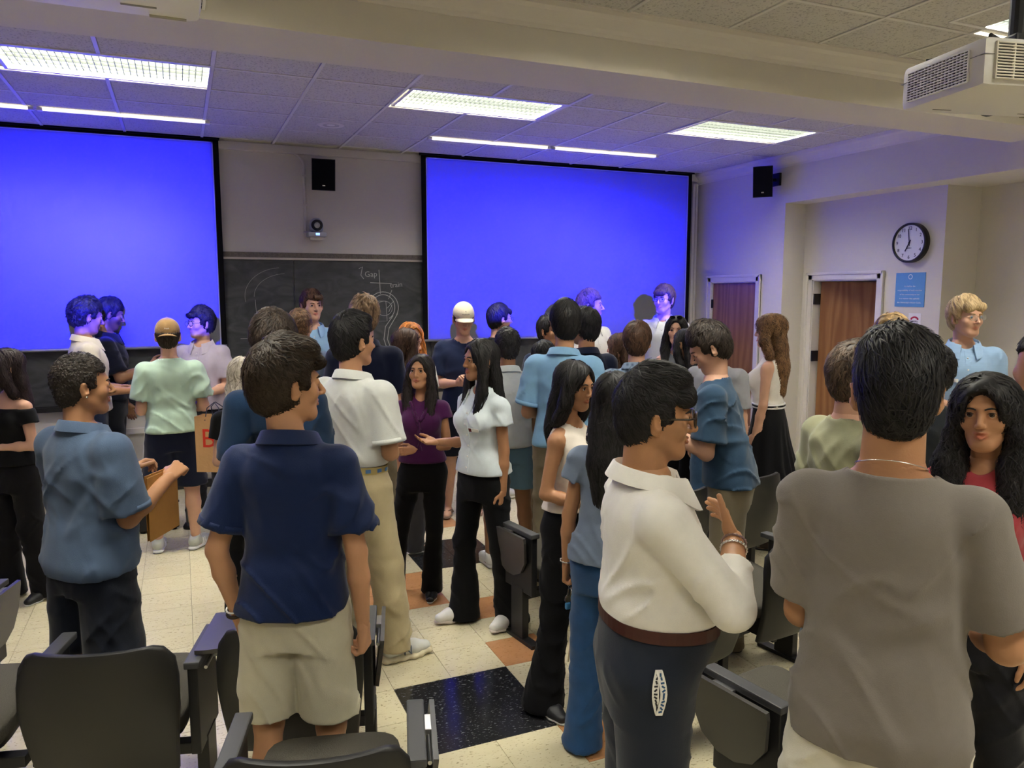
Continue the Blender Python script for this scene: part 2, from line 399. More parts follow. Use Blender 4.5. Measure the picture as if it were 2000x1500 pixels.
# ------------------------------------------------------------------ chalkboard
Z_B0, Z_B1 = .92, 2.33
cb = tag(empty('chalkboard', (2.2, Y_F, .9)), 'long dark chalkboard on the front wall behind the screens', 'chalkboard')
for k, (xa, xb) in enumerate(((-3.2, -1.4), (-1.395, .30), (.305, 1.112), (1.118, 2.60), (2.605, 4.2), (4.205, 5.85))):
    o = MB().bbox((xa, Y_F - .022, Z_B0), (xb, Y_F - .004, Z_B1), .002).build('slate_panel', M_SLATE, cb); o.matrix_parent_inverse = cb.matrix_world.inverted(); o.parent = cb
    o.location = (-2.2, -Y_F, -.9)
def cbpart(name, mb, m):
    o = mb.build(name, m, cb); o.location = (-2.2, -Y_F, -.9); return o
M_CORK = mat('cork', (0.16, 0.14, 0.12), 0.8, 0.1, bump=.3, bscale=120, var=.5, vscale=60)
cbpart('map_rail', MB().bbox((-3.2, Y_F - .03, Z_B1 + .02), (5.9, Y_F, Z_B1 + .075), .004), M_CORK)
cbpart('rail_lip', MB().bbox((-3.2, Y_F - .04, Z_B1), (5.9, Y_F, Z_B1 + .022), .003), mat('aluminium_warm', (0.55, 0.5, 0.45), .35, metal=.6))
cbpart('chalk_tray', MB().bbox((-3.2, Y_F - .09, Z_B0 - .05), (5.9, Y_F, Z_B0 - .03), .004).bbox((-3.2, Y_F - .095, Z_B0 - .05), (5.9, Y_F - .085, Z_B0 - .005), .003).bbox((-3.2, Y_F - .03, Z_B0 - .03), (5.9, Y_F, Z_B0), .004), M_DARKMETAL)
# chalk strokes, drawn on the board in its own plane: x along the wall, z up
def stroke(_, pts, wd=.008):
    mb = MB()
    pts = [Vector((x, z)) for x, z in pts]; vs = []; fs = []
    for i, p in enumerate(pts):
        d = (pts[min(i + 1, len(pts) - 1)] - pts[max(i - 1, 0)]).normalized(); n = Vector((-d.y, d.x)) * wd / 2
        vs += [(p.x + n.x, Y_F - .0232, p.y + n.y), (p.x - n.x, Y_F - .0232, p.y - n.y)]
    fs = [(2 * i, 2 * i + 1, 2 * i + 3, 2 * i + 2) for i in range(len(pts) - 1)]
    mb.add(vs, fs); cbpart('chalk_stroke', mb, M_CHALK)
def arc(cx, cz, rx, rz, a0, a1, n=16): return [(cx + rx * math.cos(math.radians(a0 + (a1 - a0) * i / n)), cz + rz * math.sin(math.radians(a0 + (a1 - a0) * i / n))) for i in range(n + 1)]
ch = None
stroke(ch, [(1.80, 2.25), (1.84, 2.27), (1.82, 2.18), (1.85, 2.14)])
stroke(ch, [(2.02, 2.24), (2.03, 1.98)]); stroke(ch, [(1.92, 2.10), (2.16, 2.09)])
stroke(ch, arc(2.06, 1.83, .17, .17, 190, -30, 20)); stroke(ch, arc(2.06, 1.83, .13, .14, 170, -60, 20)); stroke(ch, arc(2.07, 1.82, .09, .08, 0, 360, 20), .005)
stroke(ch, [(2.0, 1.9), (2.0, 1.68), (2.1, 1.68), (2.09, 1.9), (2.0, 1.9)], .005)
stroke(ch, [(2.22, 1.76), (2.12, 1.60), (2.10, 1.48), (2.14, 1.36), (2.21, 1.26)]); stroke(ch, [(2.17, 1.74), (2.08, 1.62), (2.06, 1.48), (2.11, 1.32), (2.19, 1.22)])
stroke(ch, [(2.16, 2.02), (2.12, 1.92), (2.14, 1.96)], .006); stroke(ch, [(2.18, 1.9), (2.10, 1.82)], .006); stroke(ch, [(2.16, 1.86), (2.12, 1.78)], .006)
stroke(ch, arc(1.45, 1.42, .14, .20, 20, 160, 14)); stroke(ch, arc(1.37, 1.38, .035, .09, 0, 360, 14), .005)
stroke(ch, [(.72, 1.92), (.73, 1.70)], .004); stroke(ch, [(.56, 1.52), (.68, 1.52)], .004); stroke(ch, [(.52, 1.28), (.7, 1.27)], .004)
stroke(ch, arc(1.0, 1.95, .38, .30, 95, 190, 16), .003); stroke(ch, arc(1.05, 1.95, .34, .24, 95, 180, 16), .003)
Mw = on_wall((1.93, Y_F - .0235, 2.19), (0, -1, 0), .05)
o = put_text('chalk_lettering', 'Gap', .085, Mw, M_CHALK, cb, extr=.0002); o.location = (-2.2, -Y_F, -.9)
Mw = on_wall((2.21, Y_F - .0235, 2.075), (0, -1, 0), .1)
o = put_text('chalk_lettering', 'train', .075, Mw, M_CHALK, cb, extr=.0002); o.location = (-2.2, -Y_F, -.9)

# ------------------------------------------------------------------ projection screens
def proj_screen(xa, xb, label):
    r = tag(empty('projection_screen', ((xa + xb) / 2, Y_F - .10, 3.47)), label, 'screen', 'pull-down projection screens')
    w = (xb - xa) / 2
    MB().box((-w, -.004, -2.0), (w, -.001, -.02)).build('screen_fabric', M_SCREEN, r)
    b = MB()
    b.box((-w - .065, -.006, -2.0), (-w - .012, .002, .0)).box((w + .012, -.006, -2.0), (w + .065, .002, .0)).box((-w - .065, -.006, -.012), (w + .065, .002, .075))
    b.build('black_border', M_SBORDER, r)
    MB().box((-w - .012, -.007, -2.0), (-w, .001, -.012)).box((w, -.007, -2.0), (w + .012, .001, -.012)).box((-w - .012, -.007, -.02), (w + .012, .001, -.010)).build('white_edging', M_SCREEN_EDGE, r)
    MB().bbox((-w - .075, -.05, .012), (w + .075, .05, .075), .006).build('roller_housing', M_SBORDER, r)
    MB().tube([(-w - .06, -.002, -2.012), (w + .06, -.002, -2.012)], .014, 10).build('weight_bar', mat('screen_bar', (0.35, 0.35, 0.38), .4, metal=.5), r, True)
M_SCREEN_EDGE = mat('screen_edging', (0.42, 0.42, 0.45), 0.7, 0.2)
proj_screen(-3.11, .36, 'large blue-lit projection screen at the left edge, behind the cap wearer')
proj_screen(2.555, 5.995, 'large blue-lit projection screen on the right, next to the side wall')

# projectors hang from the ceiling and light the screens
def projector(loc, rz, label, aim, size, mirror=1):
    r = tag(empty('projector', loc, rz), label, 'projector')
    w, l, h = size      # half width, half length (towards the screen), height
    b = MB().bbox((-w, -l, 0), (w, l, h), .022); sharp(b.build('housing', mat('projector_shell', (0.72, 0.70, 0.66), .45, bump=.02, bscale=400), r), 30)
    MB().bbox((-w - .001, -l - .001, h * .62), (w + .001, l + .001, h * .635), .0005).build('seam', mat('seam_grey', (0.25, 0.25, 0.25), .6), r)
    mg = mat('vent_dark', (0.03, 0.03, 0.03), .8)
    for s in (-1, 1):
        sd = MB(); sd.box((s * (w + .0012) - .001, -l + .05, h * .17), (s * (w + .0012) + .001, l - .035, h * .80)); sd.build('vent_opening', mg, r)
        gr = MB()
        nz, ny = 11, 17
        for k in range(nz + 1):
            z = h * .17 + (h * .63) * k / nz; gr.box((s * (w + .004) - .003, -l + .05, z - .0015), (s * (w + .004) + .003, l - .035, z + .0015))
        for k in range(ny + 1):
            y = -l + .05 + (2 * l - .085) * k / ny; gr.box((s * (w + .003) - .003, y - .0014, h * .17), (s * (w + .003) + .003, y + .0014, h * .80))
        gr.build('vent_grille', mat('vent_grille_white', (0.72, 0.71, 0.70), .45), r)
    bk = MB(); bk.box((-w + .035, -l - .003, h * .15), (w - .035, -l - .0005, h * .85)); bk.build('vent_opening', mg, r)
    gr = MB()
    for k in range(13):
        z = h * .15 + h * .7 * k / 12; gr.box((-w + .03, -l - .009, z - .0016), (w - .03, -l - .001, z + .0016))
    for k in range(9):
        x = -w + .03 + (2 * w - .06) * k / 8; gr.box((x - .0022, -l - .008, h * .13), (x + .0022, -l - .001, h * .87))
    gr.build('vent_grille', mat('vent_grille_cream', (0.74, 0.70, 0.60), .45), r)
    MB().lathe([(0, 0), (.042, 0), (.048, .02), (.048, .03), (.036, .03), (.03, .012), (0, .02)], 24, Matrix.Translation((mirror * w * .35, l, h * .45)) @ Matrix.Rotation(-math.pi / 2, 4, 'X')).build('lens', M_BLACK, r, True)
    for sx in (-1, 1): MB().bbox((sx * w * .6 - .03, l * .62, -.001), (sx * w * .6 + .03, l * .66, .001), .0005).build('underside_slot', mat('slot_grey', (0.22, 0.21, 0.19), .6), r)
    MB().box((w * .66, l * .84, -.0015), (w * .90, l * .90, .001)).build('rating_label', mat('label_tan', (0.35, 0.32, 0.22), .6), r)
    m = MB().bbox((-.11, -.09, h), (.11, .09, h + .012), .003); m.tube([(0, 0, h + .01), (0, 0, Z_C - loc[2])], .024, 14); m.bbox((-.05, -.05, h + .01), (.05, .05, h + .05), .006)
    for sx in (-1, 1):
        for sy in (-1, 1): m.tube([(sx * .03, sy * .03, h + .012), (sx * w * .8, sy * l * .75, h + .012), (sx * w * .8, sy * l * .75, h - .005)], .006, 6)
    m.lathe([(0, Z_C - loc[2]), (.075, Z_C - loc[2]), (.075, Z_C - loc[2] - .012), (.03, Z_C - loc[2] - .03)], 20)
    m.build('ceiling_mount', M_BLACK, r)
    # the lamp: a rectangular blue beam cast on the screen
    ld = bpy.data.lights.new('projector_lamp', 'SPOT'); ld.energy = PROJ_W; ld.spot_size = math.radians(75); ld.spot_blend = 0.0; ld.shadow_soft_size = .02; ld.color = PROJ_COL
    ld.use_nodes = True; nt = ld.node_tree; N = nt.nodes; L = nt.links; em = N['Emission']
    lo = bpy.data.objects.new('projector_lamp', ld); COL.objects.link(lo)
    R = Matrix.Translation(loc) @ Matrix.Rotation(rz, 4, 'Z'); lp = R @ Vector((mirror * w * .35, l + .06, h * .45))
    lo.location = lp; lo.rotation_euler = (math.pi / 2, 0, 0); lo.parent = None     # looks straight along +Y: lens shift does the rest
    xa, xb, za, zb = aim; dy = Y_F - .105 - lp.y
    tc = N.new('ShaderNodeTexCoord'); sp = N.new('ShaderNodeSeparateXYZ'); L.new(tc.outputs['Normal'], sp.inputs[0])
    def math_n(op, a, b):
        n = N.new('ShaderNodeMath'); n.operation = op
        for k, q in enumerate((a, b)):
            if isinstance(q, (int, float)): n.inputs[k].default_value = q
            else: L.new(q, n.inputs[k])
        return n.outputs[0]
    az = math_n('ABSOLUTE', sp.outputs[2], 0); u = math_n('DIVIDE', sp.outputs[0], az); v = math_n('DIVIDE', sp.outputs[1], az)
    ins = [math_n('GREATER_THAN', u, (xa - lp.x) / dy), math_n('LESS_THAN', u, (xb - lp.x) / dy), math_n('GREATER_THAN', v, (za - lp.z) / dy), math_n('LESS_THAN', v, (zb - lp.z) / dy)]
    k = ins[0]
    for q in ins[1:]: k = math_n('MULTIPLY', k, q)
    # the lens is brightest near the middle of its image and falls off towards the rim
    du = math_n('DIVIDE', math_n('SUBTRACT', u, ((xa + xb) / 2 - lp.x) / dy), 1.35 / dy); dv0 = math_n('SUBTRACT', v, (2.70 - lp.z) / dy); dv = math_n('DIVIDE', dv0, math_n('ADD', math_n('MULTIPLY', math_n('LESS_THAN', dv0, 0), .40 / dy), .40 / dy))
    ex = math_n('EXPONENT', math_n('MULTIPLY', math_n('ADD', math_n('MULTIPLY', du, du), math_n('MULTIPLY', dv, dv)), -1.0), 0)
    k = math_n('MULTIPLY', k, math_n('ADD', math_n('MULTIPLY', ex, 1.0), .11))
    L.new(k, em.inputs['Strength'])
    tag(lo, kind='structure')
PZ = 2.50
projector((2.18, 1.50, PZ + .025), math.radians(-12), 'white ceiling projector with vent grilles, hanging at the top right', (2.56, 5.99, 1.475, 3.448), (.24, .155, .125))
projector((-.205, 1.50, PZ + .02), 0, 'white projector seen from below in the top left corner', (-3.105, .355, 1.475, 3.448), (.27, .20, .125), -1)

# ------------------------------------------------------------------ ceiling lights
def lens_mat():
    m = bpy.data.materials.new('light_lens'); nt, N, L, P = nodes_of(m)
    tc = N.new('ShaderNodeTexCoord'); w = N.new('ShaderNodeTexWave'); w.bands_direction = 'Y'; w.inputs['Scale'].default_value = 2.6; w.inputs['Phase Offset'].default_value = 1.2
    L.new(tc.outputs['Object'], w.inputs['Vector'])
    mr = N.new('ShaderNodeMapRange'); mr.inputs[3].default_value = .6 * TROFFER_W; mr.inputs[4].default_value = 1.4 * TROFFER_W
    L.new(w.outputs[1], mr.inputs[0]); L.new(mr.outputs[0], P.inputs['Emission Strength'])
    P.inputs['Emission Color'].default_value = (1.0, 0.97, 0.84, 1); P.inputs['Base Color'].default_value = (.8, .8, .8, 1)
    return m
M_LENS = lens_mat()
def troffer_parts():
    ll, ww = .62, .285
    fr = MB().bbox((-ll - .025, -ww - .025, -.014), (ll + .025, -ww, .02), .003).bbox((-ll - .025, ww, -.012), (ll + .025, ww + .025, .02), .003).bbox((-ll - .025, -ww, -.012), (-ll, ww, .02), .003).bbox((ll, -ww, -.012), (ll + .025, ww, .02), .003)
    le = MB().box((-ll, -ww, .026), (ll, ww, .029))
    lv = MB()
    for k in range(1, 30): x = -ll + 2 * ll * k / 30; lv.box((x - .0018, -ww, -.002), (x + .0018, ww, .025))
    for k in range(1, 6): y = -ww + 2 * ww * k / 6; lv.box((-ll, y - .0022, -.0025), (ll, y + .0022, .0245))
    return fr.mesh('frame', [M_WHITEPL]), le.mesh('lens', [M_LENS]), lv.mesh('louver', [mat('louver', (0.075, 0.085, 0.075), .5, .2)])
tp = troffer_parts()
where = ['above the left screen', 'nearest the middle of the room front', 'nearest the right wall by the clock', 'over the left seats', 'over the aisle', 'at the top right corner behind the projector', 'behind the camera left', 'behind the camera middle', 'behind the camera right']
for k, (x, y) in enumerate(LIGHTS):
    r = tag(empty('ceiling_light', (x, y, Z_C)), 'recessed fluorescent ceiling light with louver, ' + where[k], 'ceiling light', 'recessed ceiling lights')
    for nm, me in zip(('frame', 'lens', 'louver'), tp):
        o = bpy.data.objects.new(nm, me); COL.objects.link(o); o.parent = r
def strip(xa, xb, y, label):
    r = tag(empty('light_strip', ((xa + xb) / 2, y, Z_C - .012)), label, 'light strip', 'slim white strips in the ceiling')
    w = (xb - xa) / 2
    MB().bbox((-w, -.022, -.02), (w, .022, .0), .004).build('housing', emit_mat('strip_lamp', (1.0, 0.93, 0.90), 0.9), r)
    for s in (-1, 1): MB().bbox((s * w - .02, -.026, -.026), (s * w + .02, .026, .0), .004).build('end_cap', M_WHITEPL, r)
strip(-2.3, -1.03, 7.46, 'slim white ceiling strip cut by the left photo edge')
strip(-.97, .30, 7.46, 'slim white ceiling strip over the left screen, right of its twin')
strip(2.30, 3.58, 7.36, 'slim white ceiling strip over the right screen, left of its twin')
strip(3.63, 4.90, 7.36, 'slim white ceiling strip over the right screen, right of its twin')
r = tag(empty('ceiling_speaker', (1.33, 7.22, Z_C - .006)), 'small round fitting recessed in the ceiling between the screens', 'ceiling speaker')
MB().lathe([(.075, -.002), (.115, -.004), (.12, 0), (.12, .004)], 28).build('ring', M_TRIM, r, True)
MB().lathe([(0, .012), (.06, .01), (.078, -.001)], 28).build('cone', M_BLACK, r, True)
MB().lathe([(0, -.004), (.035, -.003), (.04, .008)], 20).build('dome', M_WHITEPL, r, True)

# ------------------------------------------------------------------ things on the walls
def wall_speaker(loc, face, tilt, label, size=(.115, .10, .165)):
    r = tag(empty('wall_speaker', loc), label, 'speaker', 'black wall speakers')
    d = Vector(face).normalized(); rz = math.atan2(d.x, -d.y)       # local -Y faces the room
    M = Matrix.Rotation(rz, 4, 'Z') @ Matrix.Rotation(tilt, 4, 'X'); w, dd, h = size
    poly = [(-w, -dd), (w, -dd), (w * .72, dd), (-w * .72, dd)]
    MB().prism(poly, -h, h, M).build('cabinet', M_BLACK, r)
    MB().bbox((-w * .95, -dd - .012, -h * .96), (w * .95, -dd, h * .96), .006, M).build('grille', mat('speaker_cloth', (0.006, 0.006, 0.008), .9, .1), r)
    MB().bbox((-.014, -dd - .014, -h * .72), (.014, -dd - .011, -h * .64), .001, M).build('badge', M_CHROME, r)
    return r
s1 = wall_speaker((1.40, Y_F - .22, 3.19), (0, -1, 0), math.radians(8), 'black loudspeaker on the front wall above the wall camera', (.118, .10, .155))
MB().bbox((-.03, .08, -.03), (.03, .22, .03), .004).bbox((-.06, .07, .14), (.06, .215, .175), .004).build('bracket', M_TRIM, s1)
s2 = wall_speaker((6.04, 6.93, 3.22), (-.75, -.66, 0), math.radians(10), 'black loudspeaker tilted out from the right wall', (.105, .11, .165))
MB().tube([(.05, .02, .02), (.20, .02, .03)], .02, 8).bbox((.17, -.05, -.04), (.20, .09, .10), .004).build('bracket', M_BLACK, s2)
cdt = tag(empty('cable_conduit', (1.2, Y_F - .012, 2.5)), 'white cable conduit running down the wall to the camera', 'conduit')
o = MB().tube([(1.13, Y_F - .012, 3.44), (1.19, Y_F - .012, 3.40), (1.235, Y_F - .012, 3.36), (1.25, Y_F - .012, 3.32), (1.25, Y_F - .012, 2.56)], .014, 8).build('tube', M_TRIM, cdt, True); o.location = (-1.2, -(Y_F - .012), -2.5)
for z in (3.2, 2.9, 2.62):
    o = MB().bbox((1.228, Y_F - .03, z - .01), (1.272, Y_F, z + .01), .003).build('clip', M_TRIM, cdt); o.location = (-1.2, -(Y_F - .012), -2.5)
pc = tag(empty('wall_camera', (1.345, Y_F, 2.60)), 'silver and black video camera on a bracket above the chalkboard', 'camera')
MB().bbox((-.095, -.20, -.035), (.095, -.02, .015), .02).build('base', mat('camera_silver', (0.45, 0.46, 0.5), .35, metal=.4), pc)
MB().prism([(-.07, -.16), (.07, -.16), (.05, 0), (-.05, 0)], -.06, -.035).build('bracket', M_TRIM, pc)
MB().lathe([(0, -.03), (.045, -.03), (.07, -.01), (.075, .04), (.06, .09), (.03, .115), (0, .12)], 24, Matrix.Translation((0, -.11, .045))).build('head', mat('camera_silver', (0.45, 0.46, 0.5), .35, metal=.4), pc, True)
MB().lathe([(0, .01), (.03, .01), (.034, .03), (.055, .03), (.058, 0), (.058, -.03)], 24, Matrix.Translation((0, -.165, .085)) @ Matrix.Rotation(math.pi / 2, 4, 'X')).build('lens', M_BLACK, pc, True)
MB().bbox((-.02, -.203, -.02), (.02, -.199, .004), .001).build('indicator', emit_mat('indicator_blue', (.3, .5, 1), 1.2), pc)
# clock
ck = tag(empty('wall_clock', (X_R2, 5.39, 2.47)), 'round black-rimmed wall clock above the blue notice', 'clock')
Mc = on_wall((0, 0, 0), (-1, 0, 0))
MB().lathe([(0, .0), (.19, 0), (.19, .05), (.185, .06), (.172, .06), (.168, .045)], 48, Mc).build('case', M_BLACK, ck, True)
MB().lathe([(0, .043), (.17, .043)], 48, Mc).build('dial', mat('clock_dial', (0.80, 0.80, 0.78), .5), ck, True)
mk = mat('print_black', (0.02, 0.02, 0.025), .6)
for n in range(1, 13):
    a = math.pi / 2 - 2 * math.pi * n / 12
    put_text('numeral', str(n), .046, Mc @ Matrix.Translation((.138 * math.cos(a), .138 * math.sin(a), .0445)), mk, ck)
for ang, ln, wd in ((352, .13, .007), (208, .09, .010)):
    a = math.radians(90 - ang); Mh = Mc @ Matrix.Translation((0, 0, .047)) @ Matrix.Rotation(a, 4, 'Z')
    MB().box((-.03, -wd / 2, 0), (ln, wd / 2, .002), Mh).build('hand', mk, ck)
MB().lathe([(0, .052), (.009, .051), (.01, .045)], 14, Mc).build('hub', mk, ck, True)
put_text('print', 'standard', .014, Mc @ Matrix.Translation((0, -.05, .0445)), mk, ck)
# blue notice
nb = tag(empty('wall_notice', (X_R2, 5.385, 2.02)), 'blue honor code notice with white lettering under the clock', 'sign')
MB().bbox((-.165, -.165, .0), (.165, .165, .006), .001, on_wall((0, 0, 0), (-1, 0, 0))).build('panel', mat('notice_blue', srgb(96, 150, 205), .5), nb)
mw = mat('print_white', (0.85, 0.86, 0.88), .6)
put_text('lettering', "It shall be the\nresponsibility of each member\nof the community to act\nin a manner that upholds\nthe University's Honor Code.", .0225, on_wall((-.0065, 0, -.045), (-1, 0, 0)), mw, nb, line=1.75)
MB().lathe([(.018, .0068), (.022, .0072), (.024, .0068)], 24, on_wall((0, 0, .125), (-1, 0, 0))).build('emblem', mw, nb)
# small white paper with a red telephone handset
pn = tag(empty('wall_paper_sign', (X_R2, 5.315, 1.72)), 'small white paper with a red telephone handset on the wall', 'sign')
Mp = on_wall((0, 0, 0), (-1, 0, 0))
MB().bbox((-.068, -.075, .0), (.068, .075, .003), .0005, Mp).build('paper', mat('paper_white', (0.8, 0.79, 0.8), .7), pn)
red = mat('print_red', srgb(170, 25, 60), .6)
hs = MB()
pts = [(-.045, .012), (-.042, .028), (-.02, .042), (0, .045), (.02, .042), (.042, .028), (.045, .012), (.028, .010), (.025, .022), (0, .030), (-.025, .022), (-.028, .010)]
hs.prism(pts, .003, .0042, Mp); hs.build('handset', red, pn)
put_text('lettering', 'NO CELL\nPHONES', .021, Mp @ Matrix.Translation((0, -.015, .0035)), mat('print_violet', srgb(80, 60, 120), .6), pn)
# outlet
ol = tag(empty('wall_outlet', (-.63, Y_F, .42)), 'grey double wall outlet in a surface box, low on the front wall', 'outlet')
MB().bbox((-.045, -.045, -.075), (.045, 0, .075), .006).build('box', mat('outlet_grey', (0.42, 0.42, 0.40), .5), ol)
for z in (-.033, .033):
    MB().bbox((-.02, -.05, z - .022), (.02, -.044, z + .022), .004).build('socket', M_BLACK, ol)
    MB().box((-.009, -.0515, z - .004), (-.006, -.0495, z + .010)).box((.006, -.0515, z - .004), (.009, -.0495, z + .010)).build('slot', M_WHITEPL, ol)
# ------------------------------------------------------------------ seats with folding tablets
M_SHELL = mat('chair_shell', (0.016, 0.0155, 0.015), 0.42, 0.4, bump=.02, bscale=300)
M_PAD = mat('seat_fabric', (0.085, 0.078, 0.065), 0.9, 0.1, bump=.25, bscale=350, var=.12, vscale=200)
M_ARM = mat('arm_grey', (0.06, 0.06, 0.063), 0.5, 0.4)
M_TABLET = mat('tablet_grey', (0.05, 0.047, 0.043), 0.32, 0.5)
def chair_back_mesh():
    """moulded shell: wraps round the sitter, narrower below, rounded upper corners"""
    nu, nv = 17, 14; vs = []; fs = []
    def pt(u, v, off):
        wv = .232 + .03 * min(1, v * 1.6) - .012 * max(0, v - .85) / .15
        # rounded corners at the top
        x = u * wv; top = .80 - .06 * (max(0, abs(u) - .72) / .28) ** 2.6
        z = .29 + (top - .29) * v
        y = -.205 - .10 * v + .075 * (abs(u) ** 2.2) * (0.35 + .65 * v) - .03 * math.sin(v * 3.1)
        return (x, y - off, z)
    for side, off in ((0, 0.0), (1, .028)):
        for j in range(nv):
            for i in range(nu): vs.append(pt(-1 + 2 * i / (nu - 1), j / (nv - 1), off))
    A = nu * nv
    for j in range(nv - 1):
        for i in range(nu - 1):
            a = j * nu + i; fs.append((a, a + 1, a + nu + 1, a + nu)); fs.append((A + a, A + a + nu, A + a + nu + 1, A + a + 1))
    for i in range(nu - 1):
        fs.append((i + 1, i, A + i, A + i + 1)); t = (nv - 1) * nu + i; fs.append((t, t + 1, A + t + 1, A + t))
    for j in range(nv - 1):
        a = j * nu; fs.append((a, a + nu, A + a + nu, A + a)); b = a + nu - 1; fs.append((b + nu, b, A + b, A + b + nu))
    mb = MB(); mb.add(vs, fs); me = mb.mesh('backrest', [M_SHELL])
    bm = bmesh.new(); bm.from_mesh(me); es = [e for e in bm.edges if e.calc_face_angle(0) > .9]
    bmesh.ops.bevel(bm, geom=es, offset=.009, segments=2, affect='EDGES', profile=.6); bm.to_mesh(me); bm.free()
    me.polygons.foreach_set('use_smooth', [True] * len(me.polygons)); me.set_sharp_from_angle(angle=math.radians(50))
    return me
def soft_slab(sx, sy, sz, n=10, dome=.02):
    """padded cushion"""
    bm = bmesh.new(); bmesh.ops.create_cube(bm, size=2); bmesh.ops.subdivide_edges(bm, edges=bm.edges[:], cuts=n, use_grid_fill=True)
    for v in bm.verts:
        x, y, z = v.co; r = 6
        k = (abs(x) ** r + abs(y) ** r + abs(z) ** r) ** (1 / r); x, y, z = x / k, y / k, z / k
        v.co = (x * sx, y * sy, z * sz + (dome * (1 - x * x) * (1 - y * y) if z > 0 else 0))
    me = bpy.data.meshes.new('seat'); bm.to_mesh(me); bm.free()
    me.polygons.foreach_set('use_smooth', [True] * len(me.polygons)); me.materials.append(M_PAD); return me
CH_BACK = chair_back_mesh(); CH_SEAT = soft_slab(.225, .225, .045)
m_ = soft_slab(.215, .21, .022, 8, 0.0); m_.materials.clear(); m_.materials.append(M_SHELL); CH_PAN = m_
CH_ARM = MB().bbox((-.028, -.17, .635), (.028, .17, .662), .006).mesh('armrest', [M_ARM])
CH_POST = MB().bbox((-.018, -.15, .30), (.018, .13, .636), .005).bbox((-.022, -.06, .02), (.022, .06, .32), .004).bbox((-.03, -.17, 0), (.03, .17, .022), .004).mesh('standard', [M_BLACK])
def tablet_poly():
    return [(-.17, 0), (.17, 0), (.175, -.02), (.17, -.13), (.13, -.22), (.06, -.262), (-.02, -.262), (-.10, -.225), (-.155, -.15), (-.172, -.03)]
CH_TAB = MB().prism(tablet_poly(), -.008, .008).mesh('tablet', [M_TABLET, ])
CH_HINGE = MB().bbox((-.012, .02, .60), (.012, .11, .65), .003).tube([(0, -.12, .628), (0, .13, .628)], .007, 8).mesh('tablet_hinge', [M_METAL])
CH_BAR = MB().bbox((-.27, -.05, .255), (.27, .0, .30), .005).bbox((-.13, -.21, .27), (-.10, -.02, .40), .004).bbox((.10, -.21, .27), (.13, -.02, .40), .004).mesh('support_beam', [M_DARKMETAL])
def auditorium_chair(x, y, rz, label, tab=1, flat=False, left_arm=True, right_arm=True):
    r = tag(empty('tablet_arm_chair', (x, y, 0), rz), label, 'chair', 'fixed tablet-arm chairs')
    def part(n, me, M=None):
        o = bpy.data.objects.new(n, me); COL.objects.link(o); o.parent = r
        if M is not None: o.matrix_local = M
        return o
    part('backrest', CH_BACK); part('support_beam', CH_BAR)
    s = part('seat', CH_SEAT, Matrix.Translation((0, -.12, .40)) @ Matrix.Rotation(math.radians(9), 4, 'X') @ Matrix.Translation((0, .21, 0)))
    p = bpy.data.objects.new('seat_pan', CH_PAN); COL.objects.link(p); p.parent = s; p.location = (0, 0, -.045)
    for sd, on in ((-1, left_arm), (1, right_arm)):
        if not on: continue
        part('standard', CH_POST, Matrix.Translation((sd * .272, .02, 0))); part('armrest', CH_ARM, Matrix.Translation((sd * .272, .03, 0)))
    if tab:
        if flat: M = Matrix.Translation((tab * .272, .08, .676)) @ Matrix.Rotation(math.pi / 2, 4, 'Z')
        else: M = Matrix.Translation((tab * .328, .06, .640)) @ Matrix.Rotation(tab * math.radians(7), 4, 'Y') @ Matrix.Rotation(math.pi / 2, 4, 'Z') @ Matrix.Rotation(math.pi / 2, 4, 'X')
        t = part('tablet', CH_TAB, M)
        part('tablet_hinge', CH_HINGE, Matrix.Translation((tab * .31, .03, -.01)))
    return r
LR, RR = math.radians(-15), math.radians(9)
auditorium_chair(-.25, 3.10, LR, 'tablet-arm chair with its whole back in view at the lower left', 1, True)
auditorium_chair(-.85, 3.26, LR, 'tablet-arm chair cut by the left edge, lower left corner', 0, False, True, False)
auditorium_chair(.38, 3.03, LR, 'tablet-arm chair right behind the legs in khaki shorts, at the aisle', 1, False, False)
auditorium_chair(.34, 2.21, LR, 'tablet-arm chair at the bottom edge, mostly out of the photo', 1)
auditorium_chair(-1.14, 4.02, LR, 'tablet-arm chair at the left edge showing only its grey tablet', 1)
auditorium_chair(2.0, 3.92, RR, 'tablet-arm chair beside the aisle with its grey tablet folded down, behind the jeans', -1)
auditorium_chair(2.72, 4.06, RR, 'tablet-arm chair in the far right row, left of its fully visible neighbour', 0)
auditorium_chair(3.40, 4.18, RR, 'tablet-arm chair in the far right row beside the black skirt', 0)
auditorium_chair(2.08, 2.95, RR, 'tablet-arm chair directly behind the folded white sleeves', -1)
auditorium_chair(2.72, 3.05, RR, 'tablet-arm chair between the folded white sleeves and the grey t-shirt', 0)
auditorium_chair(2.0, 1.99, RR, 'tablet-arm chair with tan seat and folded tablet at the lower right', -1)

